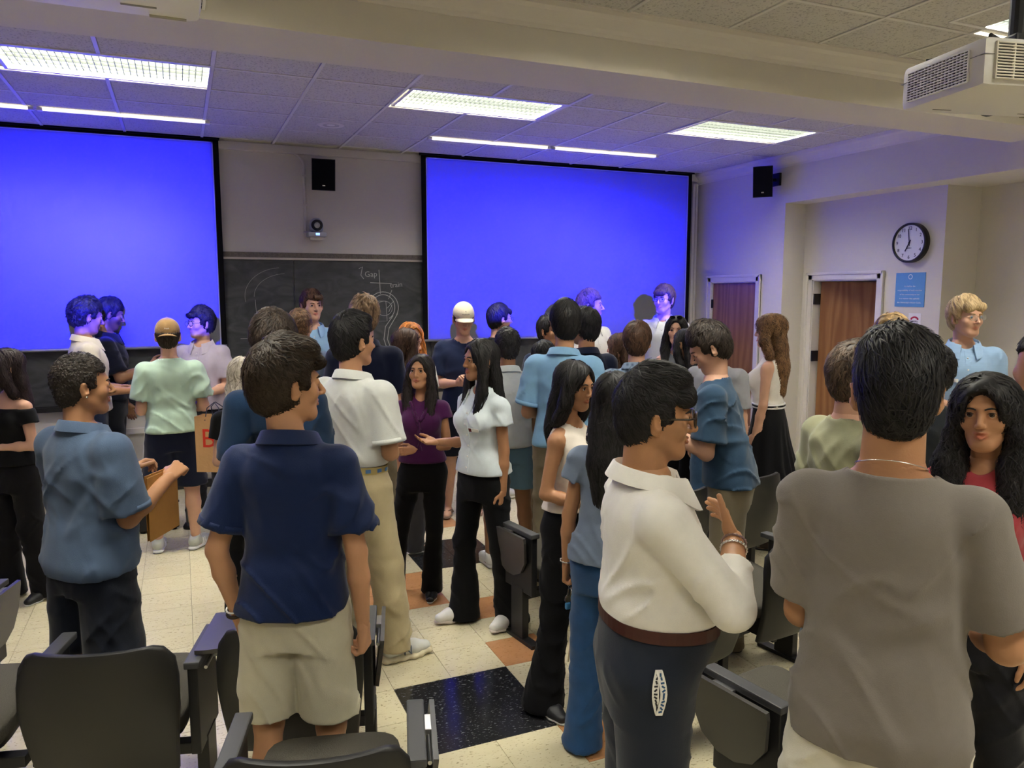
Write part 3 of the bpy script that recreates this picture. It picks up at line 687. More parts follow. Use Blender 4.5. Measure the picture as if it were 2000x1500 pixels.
# ------------------------------------------------------------------ furniture by the front wall
tb = tag(empty('equipment_stand', (.0, 6.93, 0)), 'small equipment stand on a brushed steel column behind the green t-shirt', 'stand')
MB().bbox((-.17, -.15, .70), (.17, .15, .735), .006).build('top', mat('desk_laminate', (0.06, 0.06, 0.07), .4), tb)
MB().tube([(0, 0, .05), (0, 0, .70)], .036, 20).build('column', M_METAL, tb, True)
MB().lathe([(0, 0), (.06, 0), (.062, .02), (.045, .05), (0, .05)], 20).build('base', M_BLACK, tb, True)
cs = tag(empty('equipment_case', (-.26, 7.05, 0), .1), 'black equipment case on the floor beside the steel column', 'case')
MB().bbox((-.16, -.15, .02), (.16, .15, .34), .015).build('body', M_BLACK, cs); MB().bbox((-.165, -.155, .24), (.165, .155, .255), .003).build('lid_seam', M_DARKMETAL, cs)
MB().tube([(-.06, 0, .335), (-.06, 0, .365), (.06, 0, .365), (.06, 0, .335)], .008, 8).build('handle', M_DARKMETAL, cs)
for sx in (-1, 1):
    for sy in (-1, 1): MB().lathe([(0, 0), (.02, 0), (.022, .01), (.018, .024), (0, .024)], 12, Matrix.Translation((sx * .12, sy * .11, 0))).build('foot', M_BLACK, cs, True)
oc = tag(empty('office_chair', (-1.52, 6.1, 0), .3), 'black swivel chair cut by the left photo edge, only its star base showing', 'chair')
for k in range(5):
    a = k * 2 * math.pi / 5 + .2; c, s = math.cos(a), math.sin(a)
    lg = MB().tube([(c * .04, s * .04, .12), (c * .2, s * .2, .10), (c * .31, s * .31, .075)], [.028, .022, .016], 8).build('leg', M_BLACK, oc, True)
    MB().lathe([(0, -.022), (.026, -.022), (.03, -.008), (.03, .008), (.026, .022), (0, .022)], 14, Matrix.Translation((c * .31, s * .31, .031)) @ Matrix.Rotation(a, 4, 'Z') @ Matrix.Rotation(math.pi / 2, 4, 'X')).build('caster', M_BLACK, lg, True)
MB().tube([(0, 0, .1), (0, 0, .43)], .026, 12).build('gas_column', M_DARKMETAL, oc, True)
MB().bbox((-.24, -.23, .43), (.24, .24, .51), .035).build('seat', mat('office_fabric', (.02, .02, .022), .9), oc)
MB().bbox((-.21, -.30, .62), (.21, -.24, 1.02), .03).tube([(0, -.1, .44), (0, -.26, .46), (0, -.27, .7)], .02, 8).build('backrest', mat('office_fabric', (.02, .02, .022), .9), oc)
# ------------------------------------------------------------------ signed-distance modelling for people
RNG = np.random.default_rng(7)
LAT = RNG.random((32, 32, 32)).astype(np.float32)
def vnoise(x, y, z):
    """smooth value noise in -1..1"""
    xi, yi, zi = np.floor(x).astype(int), np.floor(y).astype(int), np.floor(z).astype(int)
    fx, fy, fz = x - xi, y - yi, z - zi
    fx = fx * fx * (3 - 2 * fx); fy = fy * fy * (3 - 2 * fy); fz = fz * fz * (3 - 2 * fz)
    x0, y0, z0 = xi & 31, yi & 31, zi & 31; x1, y1, z1 = (xi + 1) & 31, (yi + 1) & 31, (zi + 1) & 31
    a = LAT[x0, y0, z0] * (1 - fx) + LAT[x1, y0, z0] * fx; b = LAT[x0, y1, z0] * (1 - fx) + LAT[x1, y1, z0] * fx
    c = LAT[x0, y0, z1] * (1 - fx) + LAT[x1, y0, z1] * fx; d = LAT[x0, y1, z1] * (1 - fx) + LAT[x1, y1, z1] * fx
    return 2 * ((a * (1 - fy) + b * fy) * (1 - fz) + (c * (1 - fy) + d * fy) * fz) - 1
def smin(a, b, k):
    h = np.clip(.5 + .5 * (b - a) / k, 0, 1); return b + (a - b) * h - k * h * (1 - h)
A3 = lambda *v: np.array(v, float)
class Prim:
    def __init__(s, f, lo, hi): s.f, s.lo, s.hi = f, lo, hi
def rcone(a, b, ra, rb, sq=None, flat=False):
    """tapered capsule; sq=(axis, s) squashes it along an axis; flat cuts the far end square"""
    a, b = np.array(a, float), np.array(b, float); d = b - a; L = math.sqrt(d @ d) + 1e-9; R = max(ra, rb)
    ext = 1.0
    if sq is not None: u = np.array(sq[0], float); u /= np.linalg.norm(u); q = 1 / sq[1] - 1; ext = max(1, sq[1])
    def f(x, y, z):
        px, py, pz = x - a[0], y - a[1], z - a[2]
        D = d
        if sq is not None:
            w = (px * u[0] + py * u[1] + pz * u[2]) * q; px, py, pz = px + w * u[0], py + w * u[1], pz + w * u[2]
            D = d + (d @ u) * q * u
        t0 = (px * D[0] + py * D[1] + pz * D[2]) / (D @ D); t = np.clip(t0, 0, 1)
        r = np.sqrt((px - t * D[0]) ** 2 + (py - t * D[1]) ** 2 + (pz - t * D[2]) ** 2) - (ra + t * (rb - ra))
        if flat: r = np.maximum(r, (t0 - 1) * L)
        return r
    return Prim(f, np.minimum(a, b) - R * ext, np.maximum(a, b) + R * ext)
def ellip(c, r, M=None):
    c, r = np.array(c, float), np.array(r, float); R = r.max(); Mi = None if M is None else np.array(M).T
    def f(x, y, z):
        px, py, pz = x - c[0], y - c[1], z - c[2]
        if Mi is not None: px, py, pz = (Mi[0, 0] * px + Mi[0, 1] * py + Mi[0, 2] * pz, Mi[1, 0] * px + Mi[1, 1] * py + Mi[1, 2] * pz, Mi[2, 0] * px + Mi[2, 1] * py + Mi[2, 2] * pz)
        k0 = np.sqrt((px / r[0]) ** 2 + (py / r[1]) ** 2 + (pz / r[2]) ** 2); k1 = np.sqrt((px / r[0] ** 2) ** 2 + (py / r[1] ** 2) ** 2 + (pz / r[2] ** 2) ** 2) + 1e-9
        return k0 * (k0 - 1) / k1
    e = r if M is None else A3(R, R, R)
    return Prim(f, c - e, c + e)
def rboxp(c, h, r):
    c, h = np.array(c, float), np.array(h, float) - r
    def f(x, y, z):
        qx, qy, qz = abs(x - c[0]) - h[0], abs(y - c[1]) - h[1], abs(z - c[2]) - h[2]
        return np.sqrt(np.maximum(qx, 0) ** 2 + np.maximum(qy, 0) ** 2 + np.maximum(qz, 0) ** 2) + np.minimum(np.maximum(qx, np.maximum(qy, qz)), 0) - r
    return Prim(f, c - h - r, c + h + r)
def loft(rows, n=120):
    """upright body of changing elliptical section; rows of (z, half width, half depth, cx, cy)"""
    R = np.array(sorted(rows), float); zs = np.linspace(R[0, 0], R[-1, 0], n)
    T = [zs]
    for k in range(1, 5):      # smooth (monotone-ish) interpolation
        y = R[:, k]; x = R[:, 0]; m = np.gradient(y, x); i = np.clip(np.searchsorted(x, zs) - 1, 0, len(x) - 2)
        h = x[i + 1] - x[i]; t = (zs - x[i]) / h
        T.append((2 * t ** 3 - 3 * t ** 2 + 1) * y[i] + (t ** 3 - 2 * t ** 2 + t) * h * m[i] + (-2 * t ** 3 + 3 * t ** 2) * y[i + 1] + (t ** 3 - t ** 2) * h * m[i + 1])
    zl, zh = R[0, 0], R[-1, 0]
    def f(x, y, z):
        w = np.interp(z, zs, T[1]); d = np.interp(z, zs, T[2]); X = (x - np.interp(z, zs, T[3])); Y = (y - np.interp(z, zs, T[4]))
        a, b = X / w, Y / d; a2, b2 = a * a, b * b
        q = (a2 * a2 + 1.3 * a2 * b2 + b2 * b2 + 1e-12) ** .25; g = np.sqrt(a2 / w ** 2 + b2 / d ** 2) + 1e-6
        r = (q - 1) * np.sqrt(a2 + b2) / g
        r = np.where(q < .5, -.5 * np.minimum(w, d), r)
        return np.maximum(r, np.maximum(zl - z, z - zh))
    wm, dm = T[1].max(), T[2].max()
    return Prim(f, A3((T[3] - T[1]).min(), (T[4] - T[2]).min(), zl), A3((T[3] + T[1]).max(), (T[4] + T[2]).max(), zh))
def plane(n, off):
    """half space n.p > off is cut away when intersected"""
    n = np.array(n, float)
    return Prim(lambda x, y, z: n[0] * x + n[1] * y + n[2] * z - off, None, None)
class Field:
    def __init__(s): s.ops = []; s.disp = None
    def u(s, p, k=.02): s.ops.append(('u', p, k)); return s
    def sub(s, p, k=.01): s.ops.append(('s', p, k)); return s
    def cut(s, p, k=.003): s.ops.append(('i', p, k)); return s
    def __call__(s, P):
        x, y, z = P[:, 0], P[:, 1], P[:, 2]; F = np.full(len(P), .5)
        for o, p, k in s.ops:
            d = p.f(x, y, z); F = smin(F, d, k) if o == 'u' else -smin(-F, d if o == 's' else -d, k)
        return F
    def bounds(s):
        us = [p for o, p, k in s.ops if o == 'u']
        return np.min([p.lo for p in us], 0), np.max([p.hi for p in us], 0)
    def mesh(s, h, lo=None, hi=None):
        l, u = s.bounds()
        if lo is not None: l = np.maximum(l, lo)
        if hi is not None: u = np.minimum(u, hi)
        l = l - 2.5 * h; n = np.ceil((u + 2.5 * h - l) / h).astype(int) + 1
        ax = [(l[k] + h * np.arange(n[k])).astype(np.float32) for k in range(3)]
        F = np.full(n, .5, np.float32); done = s.disp is None
        def displace():
            m = np.abs(F) < 3.5 * h + .02; I = np.argwhere(m)
            F[m] += s.disp(ax[0][I[:, 0]], ax[1][I[:, 1]], ax[2][I[:, 2]])
        for o, p, k in s.ops:
            if o == 'i' and not done: displace(); done = True
            if p.lo is None: sl = [slice(0, m) for m in n]
            else:
                pad = k + 3 * h
                i0 = np.clip(np.floor((p.lo - pad - l) / h).astype(int), 0, n); i1 = np.clip(np.ceil((p.hi + pad - l) / h).astype(int) + 1, 0, n)
                if (i1 <= i0).any(): continue
                sl = [slice(i0[q], i1[q]) for q in range(3)]
            d = p.f(ax[0][sl[0]][:, None, None], ax[1][sl[1]][None, :, None], ax[2][sl[2]][None, None, :])
            G = F[tuple(sl)]
            F[tuple(sl)] = smin(G, d, k) if o == 'u' else -smin(-G, d if o == 's' else -d, k)
        if not done: displace()
        return surface_nets(F, l, h)
def surface_nets(F, org, h):
    S = F < 0; n = F.shape
    c = S[:-1, :-1, :-1].astype(np.int8)
    tot = np.zeros(tuple(m - 1 for m in n), np.int8)
    OFF = [(a, b, d) for a in (0, 1) for b in (0, 1) for d in (0, 1)]
    for a, b, d in OFF: tot += S[a:n[0] - 1 + a, b:n[1] - 1 + b, d:n[2] - 1 + d]
    act = (tot > 0) & (tot < 8); I = np.argwhere(act)
    if not len(I): return np.zeros((0, 3)), np.zeros((0, 4), int)
    idx = np.full(act.shape, -1, np.int64); idx[act] = np.arange(len(I))
    V = {o: F[I[:, 0] + o[0], I[:, 1] + o[1], I[:, 2] + o[2]] for o in OFF}
    acc = np.zeros((len(I), 3)); cnt = np.zeros(len(I))
    for o in OFF:
        for k in range(3):
            if o[k]: continue
            q = list(o); q[k] = 1; q = tuple(q); f0, f1 = V[o], V[q]; m = (f0 < 0) != (f1 < 0)
            t = np.where(m, f0 / np.where(m, f0 - f1, 1), 0); p = np.tile(np.array(o, float), (len(I), 1)); p[:, k] += t
            acc[m] += p[m]; cnt[m] += 1
    verts = org + h * (I + acc / cnt[:, None])
    Q = []
    for k in range(3):
        a, b = (k + 1) % 3, (k + 2) % 3
        s0 = [slice(None)] * 3; s1 = [slice(None)] * 3; s0[k] = slice(0, n[k] - 1); s1[k] = slice(1, n[k])
        A, B = S[tuple(s0)], S[tuple(s1)]; E = np.argwhere(A != B)
        E = E[(E[:, a] > 0) & (E[:, b] > 0) & (E[:, a] < n[a] - 1) & (E[:, b] < n[b] - 1)]
        if not len(E): continue
        st = A[E[:, 0], E[:, 1], E[:, 2]]
        def cell(da, db):
            q = E.copy(); q[:, a] += da; q[:, b] += db; return idx[q[:, 0], q[:, 1], q[:, 2]]
        q = np.stack([cell(-1, -1), cell(0, -1), cell(0, 0), cell(-1, 0)], 1); q[~st] = q[~st][:, ::-1]
        Q.append(q)
    return verts, np.concatenate(Q)
def np_mesh(name, V, Q, mats, smooth=True, attrs=None):
    me = bpy.data.meshes.new(name); m = len(Q); k = Q.shape[1]
    me.vertices.add(len(V)); me.vertices.foreach_set('co', np.ascontiguousarray(V, np.float32).ravel())
    me.loops.add(m * k); me.loops.foreach_set('vertex_index', np.ascontiguousarray(Q, np.int32).ravel())
    me.polygons.add(m); me.polygons.foreach_set('loop_start', np.arange(0, m * k, k, dtype=np.int32))
    me.polygons.foreach_set('use_smooth', np.full(m, smooth, bool))
    for a in mats: me.materials.append(a)
    for nm, val in (attrs or {}).items():
        at = me.attributes.new(nm, 'FLOAT', 'POINT'); at.data.foreach_set('value', np.ascontiguousarray(val, np.float32))
    me.update(calc_edges=True); me.validate()
    return me
def rotm(yaw=0, pitch=0, roll=0):
    """head turn: yaw to the person's left is +, pitch down is +, roll to the right is +"""
    y, p, r = [math.radians(v) for v in (yaw, pitch, roll)]
    return np.array(Matrix.Rotation(y, 3, 'Z') @ Matrix.Rotation(-p, 3, 'X') @ Matrix.Rotation(r, 3, 'Y'))

# ---- skin, cloth, hair shaders
def skin_mat(col):
    k = ('skin', tuple(col))
    if k in MATS: return MATS[k]
    m = bpy.data.materials.new('skin'); nt, N, L, P = nodes_of(m)
    lip = N.new('ShaderNodeAttribute'); lip.attribute_name = 'lip'; st = N.new('ShaderNodeAttribute'); st.attribute_name = 'stubble'
    tc = N.new('ShaderNodeTexCoord'); nz = N.new('ShaderNodeTexNoise'); nz.inputs['Scale'].default_value = 14; nz.inputs['Detail'].default_value = 4; L.new(tc.outputs['Object'], nz.inputs['Vector'])
    mx = N.new('ShaderNodeMix'); mx.data_type = 'RGBA'; mx.inputs[6].default_value = (*[c * .9 for c in col], 1); mx.inputs[7].default_value = (min(1, col[0] * 1.1), col[1] * 1.04, col[2] * 1.0, 1); L.new(nz.outputs[0], mx.inputs[0])
    m2 = N.new('ShaderNodeMix'); m2.data_type = 'RGBA'; m2.inputs[7].default_value = (min(1, col[0] * .95 + .03), col[1] * .52, col[2] * .58, 1); L.new(lip.outputs['Fac'], m2.inputs[0]); L.new(mx.outputs[2], m2.inputs[6])
    m3 = N.new('ShaderNodeMix'); m3.data_type = 'RGBA'; m3.inputs[7].default_value = (col[0] * .25, col[1] * .25, col[2] * .28, 1); L.new(st.outputs['Fac'], m3.inputs[0]); L.new(m2.outputs[2], m3.inputs[6])
    L.new(m3.outputs[2], P.inputs['Base Color']); P.inputs['Roughness'].default_value = .48; P.inputs['Specular IOR Level'].default_value = .35
    n2 = N.new('ShaderNodeTexNoise'); n2.inputs['Scale'].default_value = 260; L.new(tc.outputs['Object'], n2.inputs['Vector'])
    b = N.new('ShaderNodeBump'); b.inputs['Strength'].default_value = .06; b.inputs['Distance'].default_value = .004; L.new(n2.outputs[0], b.inputs['Height']); L.new(b.outputs[0], P.inputs['Normal'])
    MATS[k] = m; return m
def hair_mat(col, tip=None):
    k = ('hair', tuple(col), tip)
    if k in MATS: return MATS[k]
    m = bpy.data.materials.new('hair'); nt, N, L, P = nodes_of(m)
    g = N.new('ShaderNodeNewGeometry'); tc = N.new('ShaderNodeTexCoord')
    nz = N.new('ShaderNodeTexNoise'); nz.inputs['Scale'].default_value = 25; nz.inputs['Detail'].default_value = 3; L.new(tc.outputs['Object'], nz.inputs['Vector'])
    ad = N.new('ShaderNodeMath'); ad.operation = 'MULTIPLY_ADD'; ad.inputs[1].default_value = .6; L.new(g.outputs['Random Per Island'], ad.inputs[0]); L.new(nz.outputs[0], ad.inputs[2])
    cr = N.new('ShaderNodeValToRGB'); cr.color_ramp.elements[0].position = .35; cr.color_ramp.elements[1].position = 1.0
    t = tip or tuple(min(1, c * 2.0 + .004) for c in col)
    cr.color_ramp.elements[0].color = (*[c * .45 for c in col], 1); cr.color_ramp.elements[1].color = (*t, 1)
    L.new(ad.outputs[0], cr.inputs[0]); L.new(cr.outputs[0], P.inputs['Base Color'])
    P.inputs['Roughness'].default_value = .5; P.inputs['Specular IOR Level'].default_value = .22
    MATS[k] = m; return m
def cloth(name, col, rough=.85, var=.06, vscale=30, bump=.15, bscale=420, sheen=.15, stretch=(1, 1, 1), wrinkle=.5):
    fresh = ('cloth', name, tuple(col)) not in MATS
    m = mat(name, col, rough, .15, bump=bump, bscale=bscale, var=var, vscale=vscale, sheen=sheen, stretch=stretch)
    if fresh:
        MATS[('cloth', name, tuple(col))] = m; N, L = m.node_tree.nodes, m.node_tree.links; P = N['Principled BSDF']; first = P.inputs['Normal'].links[0].from_node
        tc = N.new('ShaderNodeTexCoord'); mp = N.new('ShaderNodeMapping'); mp.inputs['Scale'].default_value = (1.6, 1.6, .8); mp.inputs['Rotation'].default_value = (.3, .5, .2); L.new(tc.outputs['Object'], mp.inputs[0])
        nz = N.new('ShaderNodeTexNoise'); nz.noise_type = 'RIDGED_MULTIFRACTAL'; nz.inputs['Scale'].default_value = 5; nz.inputs['Detail'].default_value = 2.2; nz.inputs['Distortion'].default_value = .8; L.new(mp.outputs[0], nz.inputs['Vector'])
        b = N.new('ShaderNodeBump'); b.inputs['Strength'].default_value = wrinkle; b.inputs['Distance'].default_value = .012; L.new(nz.outputs[0], b.inputs['Height']); L.new(first.outputs[0], b.inputs['Normal']); L.new(b.outputs[0], P.inputs['Normal'])
    return m
def denim(col): return cloth('denim', col, .85, .35, 14, .3, 500)
def plaid_mat(base, line):
    m = bpy.data.materials.new('plaid'); nt, N, L, P = nodes_of(m); tc = N.new('ShaderNodeTexCoord'); prev = None
    for d, s in (('X', 9), ('Z', 9)):
        w = N.new('ShaderNodeTexWave'); w.bands_direction = d; w.inputs['Scale'].default_value = s; w.inputs['Distortion'].default_value = .5; L.new(tc.outputs['Object'], w.inputs['Vector'])
        if prev is None: prev = w.outputs[1]
        else:
            a = N.new('ShaderNodeMath'); a.operation = 'MULTIPLY'; L.new(prev, a.inputs[0]); L.new(w.outputs[1], a.inputs[1]); prev = a.outputs[0]
    mx = N.new('ShaderNodeMix'); mx.data_type = 'RGBA'; mx.inputs[6].default_value = (*base, 1); mx.inputs[7].default_value = (*line, 1); L.new(prev, mx.inputs[0]); L.new(mx.outputs[2], P.inputs['Base Color']); P.inputs['Roughness'].default_value = .85
    return m

# ------------------------------------------------------------------ heads
def head_field(f, neck, fem, smile=0.0, mouth=.0, jaw=1.0):
    """face looks along +y; about 0.235 m from chin to crown"""
    F = Field(); j = jaw * (.93 if fem else 1.0)
    F.u(ellip((0, -.014, .036), (.0745, .096, .086)), .01)
    F.u(ellip((0, .030, -.030), (.060 * j, .056, .078)), .03)
    F.u(rcone((0, .062, -.096), (0, .050, -.088), .021 * j, .026 * j), .03)
    for s in (-1, 1):
        F.u(rcone((s * .050 * j, -.004, -.050), (s * .020, .058, -.092), .018, .018), .022)
        F.u(ellip((s * .043, .058, -.022), (.020, .019, .022)), .02)           # cheek
    F.u(rcone(neck[0], neck[1], neck[2], neck[3]), .022)
    if f:
        F.u(rcone((-.026, .076, .027), (.026, .076, .027), .0125, .0125), .016)
        for s in (-1, 1): F.sub(ellip((s * .0315, .094, .009), (.0175, .015, .0125)), .012)
        n = .92 if fem else 1.0
        F.u(rcone((0, .083, .018), (0, .1055 * n + .004, -.022), .0075, .0095 * n), .010)
        F.u(ellip((0, .103 * n + .004, -.027), (.0105 * n, .0105, .0095)), .006)
        for s in (-1, 1): F.u(ellip((s * .0115 * n, .0935, -.0295), (.0070 * n, .0095, .0070)), .006)
        up = .006 * smile
        for s in (-1, 1):
            F.u(rcone((0, .0895, -.0525), (s * (.0215 + .006 * smile), .081 - .003 * smile, -.0545 + up), .0048, .0026), .004)
            F.u(rcone((0, .0885, -.0645 - mouth), (s * (.0205 + .005 * smile), .080 - .003 * smile, -.0575 + up - mouth * .4), .0056, .0026), .004)
            F.u(ellip((s * .0315, .0765, .009), (.0155, .0125, .0125)), .004)      # lids
        F.sub(rcone((-.019 - .004 * smile, .090, -.0575 + up * .9), (.019 + .004 * smile, .090, -.0575 + up * .9), .0016 + mouth * .5, .0016 + mouth * .5), .003)
        for s in (-1, 1): F.sub(ellip((s * .0315, .0925, .0074), (.0138, .012, .0046)), .002)   # eye opening
    for s in (-1, 1):
        R = rotm(-s * 36, 0, s * 8)
        F.u(ellip((s * .085, -.012, -.004), (.0085, .0205, .0310), R), .006)
        F.u(rcone((s * .079, -.016, -.028), (s * .076, -.006, -.032), .0085, .0085), .006)
        F.sub(ellip((s * .094, -.005, .0), (.006, .0105, .0175), R), .005)
    return F
def hair_short(st):
    """st: top, side, back thickness, fringe, nape, quiff"""
    t, s, b = st.get('top', .03), st.get('side', .012), st.get('back', .015); F = Field()
    F.u(ellip((0, -.018 - b * .35, .038), (.0755 + s, .097 + b * .55, .086 + t * .5)), .01)
    F.u(ellip((0, -.016, .064), (.064 + s * .8, .080 + t * .2, .060 + t)), .02)
    F.u(ellip((0, -.052, -.018), (.060 + s * .5, .048 + b, .072)), .02)
    for c, r in st.get('lumps', []): F.u(ellip(c, r), .02)
    fz = st.get('hairline', .062)
    F.sub(rboxp((0, .105, -.105 + fz - .04), (.14, .072, .145), .03), .012)
    F.sub(ellip((0, .13, fz - .035), (.062, .075, .06)), .012)
    for q in (-1, 1):
        F.sub(ellip((q * .098, -.008, -.014), (.032, .031, .048)), .006)
        F.sub(rboxp((q * .075, .064, -.080), (.045, .060, .080), .02), .010)
    for c, r in st.get('fringe', []): F.u(ellip(c, r), .015)
    F.cut(plane((0, .35, -1), st.get('nape', .078)), .012)
    if 'under' in st: F.cut(plane((0, 0, 1), st['under']), .004)
    return F
def hair_long(st, down):
    """long hair falling along 'down' (head frame); st: length, spread, front, side"""
    F = Field(); ln = st.get('length', .42); sp = st.get('spread', 1.0); vol = st.get('vol', .012); d = np.array(down)
    F.u(ellip((0, -.014, .040), (.076 + vol, .099 + vol, .088 + vol * .7)), .01)
    base = A3(0, -.062, -.02)
    if st.get('back', True):
        P = [base, base + d * .10 + A3(0, -.018, 0), base + d * (ln * .6) + A3(0, -.035, 0), base + d * ln + A3(0, -.03, 0)]
        R = [.080, .080 * sp, .082 * sp, .060 * sp]
        for i in range(3): F.u(rcone(P[i], P[i + 1], R[i], R[i + 1], ((0, 1, 0), .52)), .03)
    for q in (-1, 1):
        fr = st.get('front', (1, 1))[0 if q < 0 else 1]
        a = A3(q * .070, .018, .03); b = A3(q * (.082 + vol * .5), .018, -.07)
        F.u(rcone(a, b, .033, .029, ((1, 0, 0), .75)), .02)
        if fr:
            c = b + d * .10 + A3(q * .004, .012, 0); e = b + d * ln * .78 * fr + A3(q * -.004, .055, 0)
            F.u(rcone(b, c, .027, .034 * sp, ((0, 1, 0), .7)), .02).u(rcone(c, e, .034 * sp, .022 * sp, ((0, 1, 0), .6)), .02)
        else: F.u(rcone(b, b + d * .10 + A3(0, -.045, 0), .027, .03), .02)
    F.sub(ellip((0, .118, .004 + st.get('hairline', .0)), (.064, .086, .086)), .010)
    F.sub(rboxp((0, .15, -.10), (.050, .10, .12), .03), .012)
    if st.get('part', True): F.sub(rcone((st.get('partx', 0), .11, .098), (st.get('partx', 0), -.03, .146), .0035, .003), .010)
    for c, r in st.get('lumps', []): F.u(ellip(c, r), .02)
    return F
def strands(F, V, n, ln, rad, flow, seed, curl=0.0, lift=.006, segs=6, curlf=60):
    """locks of hair laid along the surface of field F, as thin tapering three-sided tubes"""
    rg = np.random.default_rng(seed); P = V[rg.integers(0, len(V), n)].astype(float); e = .004
    def grad(p):
        f0 = F(p); g = np.stack([F(p + A3(*(e if k == q else 0 for q in range(3)))) - f0 for k in range(3)], 1)
        return f0, g / (np.linalg.norm(g, axis=1, keepdims=True) + 1e-9)
    L = ln * rg.uniform(.6, 1.25, n)[:, None]; ph = rg.uniform(0, 6.28, n)[:, None]; tw = rg.normal(0, .35, (n, 3)); pts = []; nor = []
    lf = rg.uniform(.2, 1.0, n)[:, None] * lift
    f0, g = grad(P); P = P - f0[:, None] * g
    for i in range(segs + 1):
        t = i / segs; pts.append(P + g * (.0015 + lf * t)); nor.append(g)
        d = flow(P) + tw; d = d - (d * g).sum(1, keepdims=True) * g; d /= np.linalg.norm(d, axis=1, keepdims=True) + 1e-9
        if curl:
            sd = np.cross(g, d); d = d + curl * sd * np.cos(curlf * L * t * 1.0 + ph + 5 * t); d /= np.linalg.norm(d, axis=1, keepdims=True) + 1e-9
        P = P + d * L / segs; f0, g = grad(P); P = P - np.clip(f0, -.01, .01)[:, None] * g
    pts = np.stack(pts, 1); nor = np.stack(nor, 1)                   # n, s, 3
    far = F(pts.reshape(-1, 3)).reshape(n, -1).max(1) < .006 + lift; pts, nor = pts[far], nor[far]; n = len(pts)
    tan = np.gradient(pts, axis=1); tan /= np.linalg.norm(tan, axis=2, keepdims=True) + 1e-9
    sd = np.cross(nor, tan); S = segs + 1
    w = rad * np.sin(np.linspace(.35, 1, S) ** .8 * math.pi * .97)[None, :, None] * rg.uniform(.6, 1.3, n)[:, None, None] + .0002
    a = pts + sd * w; b = pts - sd * w; c = pts + nor * w * .7
    V2 = np.stack([a, b, c], 2).reshape(-1, 3); base = (np.arange(n) * S * 3)[:, None, None]; row = (np.arange(segs) * 3)[None, :, None]
    q = []
    for u, v in ((0, 2), (2, 1)):
        q.append(np.stack([base[..., 0] + row[..., 0] + u, base[..., 0] + row[..., 0] + v, base[..., 0] + row[..., 0] + 3 + v, base[..., 0] + row[..., 0] + 3 + u], -1).reshape(-1, 4))
    return V2, np.concatenate(q)
def hand_field(side, curl, thumb, hs, spread=0.0):
    """wrist at the origin, fingers along +z, palm faces +y, thumb towards +x"""
    F = Field(); k = hs
    F.u(rcone((0, 0, -.03 * k), (0, 0, .012 * k), .0225 * k, .0235 * k, ((0, 1, 0), .8)), .01)
    for t in (.027, .009, -.009, -.026): F.u(rcone((t * k * .55, 0, .015 * k), (t * k, .001 * k, .088 * k), .0135 * k, .0112 * k), .012)
    F.u(ellip((.020 * k, .010 * k, .035 * k), (.018 * k, .014 * k, .028 * k)), .01)
    for i, (t, L) in enumerate(((.0285, .070), (.0095, .078), (-.0095, .072), (-.0270, .056))):
        p = A3(t * k, .0, .088 * k); a = 0.0; r = (.0092, .0094, .0090, .0080)[i] * k; c = curl * (1 + .08 * i)
        dx = math.sin(math.radians(spread * (1.5 - i)))
        for s, (fr, bend) in enumerate(((.45, 62), (.30, 80), (.25, 50))):
            a += math.radians(bend) * c; q = p + A3(dx, math.sin(a), math.cos(a)) * L * fr * k
            F.u(rcone(p, q, r, r * .93), .003 if s else .005); p = q; r *= .92
    a = thumb; p0 = A3(.022 * k, .006 * k, .022 * k); p1 = p0 + A3(.030 - .012 * a, .008 + .012 * a, .030) * k; p2 = p1 + A3(.012 - .018 * a, .004 + .014 * a, .030) * k; p3 = p2 + A3(.004 - .018 * a, .002 + .006 * a, .024) * k
    F.u(rcone(p0, p1, .0150 * k, .0118 * k), .012).u(rcone(p1, p2, .0112 * k, .0100 * k), .004).u(rcone(p2, p3, .0100 * k, .0082 * k), .003)
    return F
# ------------------------------------------------------------------ people
def sstep(t): t = np.clip(t, 0, 1); return t * t * (3 - 2 * t)
def lod(D):
    if D < 2.8: return dict(body=.0095, head=.0040, hand=.0042, cloth=.0075, hair=.0065, ns=2600, shoe=.006)
    if D < 4.9: return dict(body=.012, head=.0052, hand=.0055, cloth=.0095, hair=.008, ns=1100, shoe=.008)
    return dict(body=.0155, head=.0068, hand=.0068, cloth=.0125, hair=.010, ns=520, shoe=.010)
M_EYEW = mat('eye_white', (.68, .66, .63), .25, .5); M_PUP = mat('pupil', (.004, .004, .004), .1, .5)
M_TEETH = mat('teeth', (.70, .67, .60), .35, .5)
def eyeball(col):
    """sphere whose iris looks along +y"""
    mb = MB(); n = 16; k = 12; vs = []; fs = []
    for i in range(1, k):
        t = math.pi * i / k
        for j in range(n): a = 2 * math.pi * j / n; vs.append((math.sin(t) * math.cos(a), math.cos(t), math.sin(t) * math.sin(a)))
    vs += [(0, 1, 0), (0, -1, 0)]; T, B = len(vs) - 2, len(vs) - 1
    for i in range(k - 2):
        for j in range(n): fs.append((i * n + j, i * n + (j + 1) % n, (i + 1) * n + (j + 1) % n, (i + 1) * n + j))
    for j in range(n): fs.append((T, (j + 1) % n, j)); fs.append((B, (k - 2) * n + j, (k - 2) * n + (j + 1) % n))
    mb.add(vs, fs); mb.mi = [0] * len(fs)
    for q, f in enumerate(fs):
        c = sum(vs[i][1] for i in f) / len(f); mb.mi[q] = 2 if c > .95 else (1 if c > .74 else 0)
    me = mb.mesh('eye', [M_EYEW, mat('iris', col, .2, .5), M_PUP]); me.polygons.foreach_set('use_smooth', [True] * len(me.polygons)); return me
IRIS = {}
def to_np(me_list):
    V = []; Q = []; b = 0
    for v, q in me_list: V.append(v); Q.append(q + b); b += len(v)
    return np.concatenate(V), np.concatenate(Q)
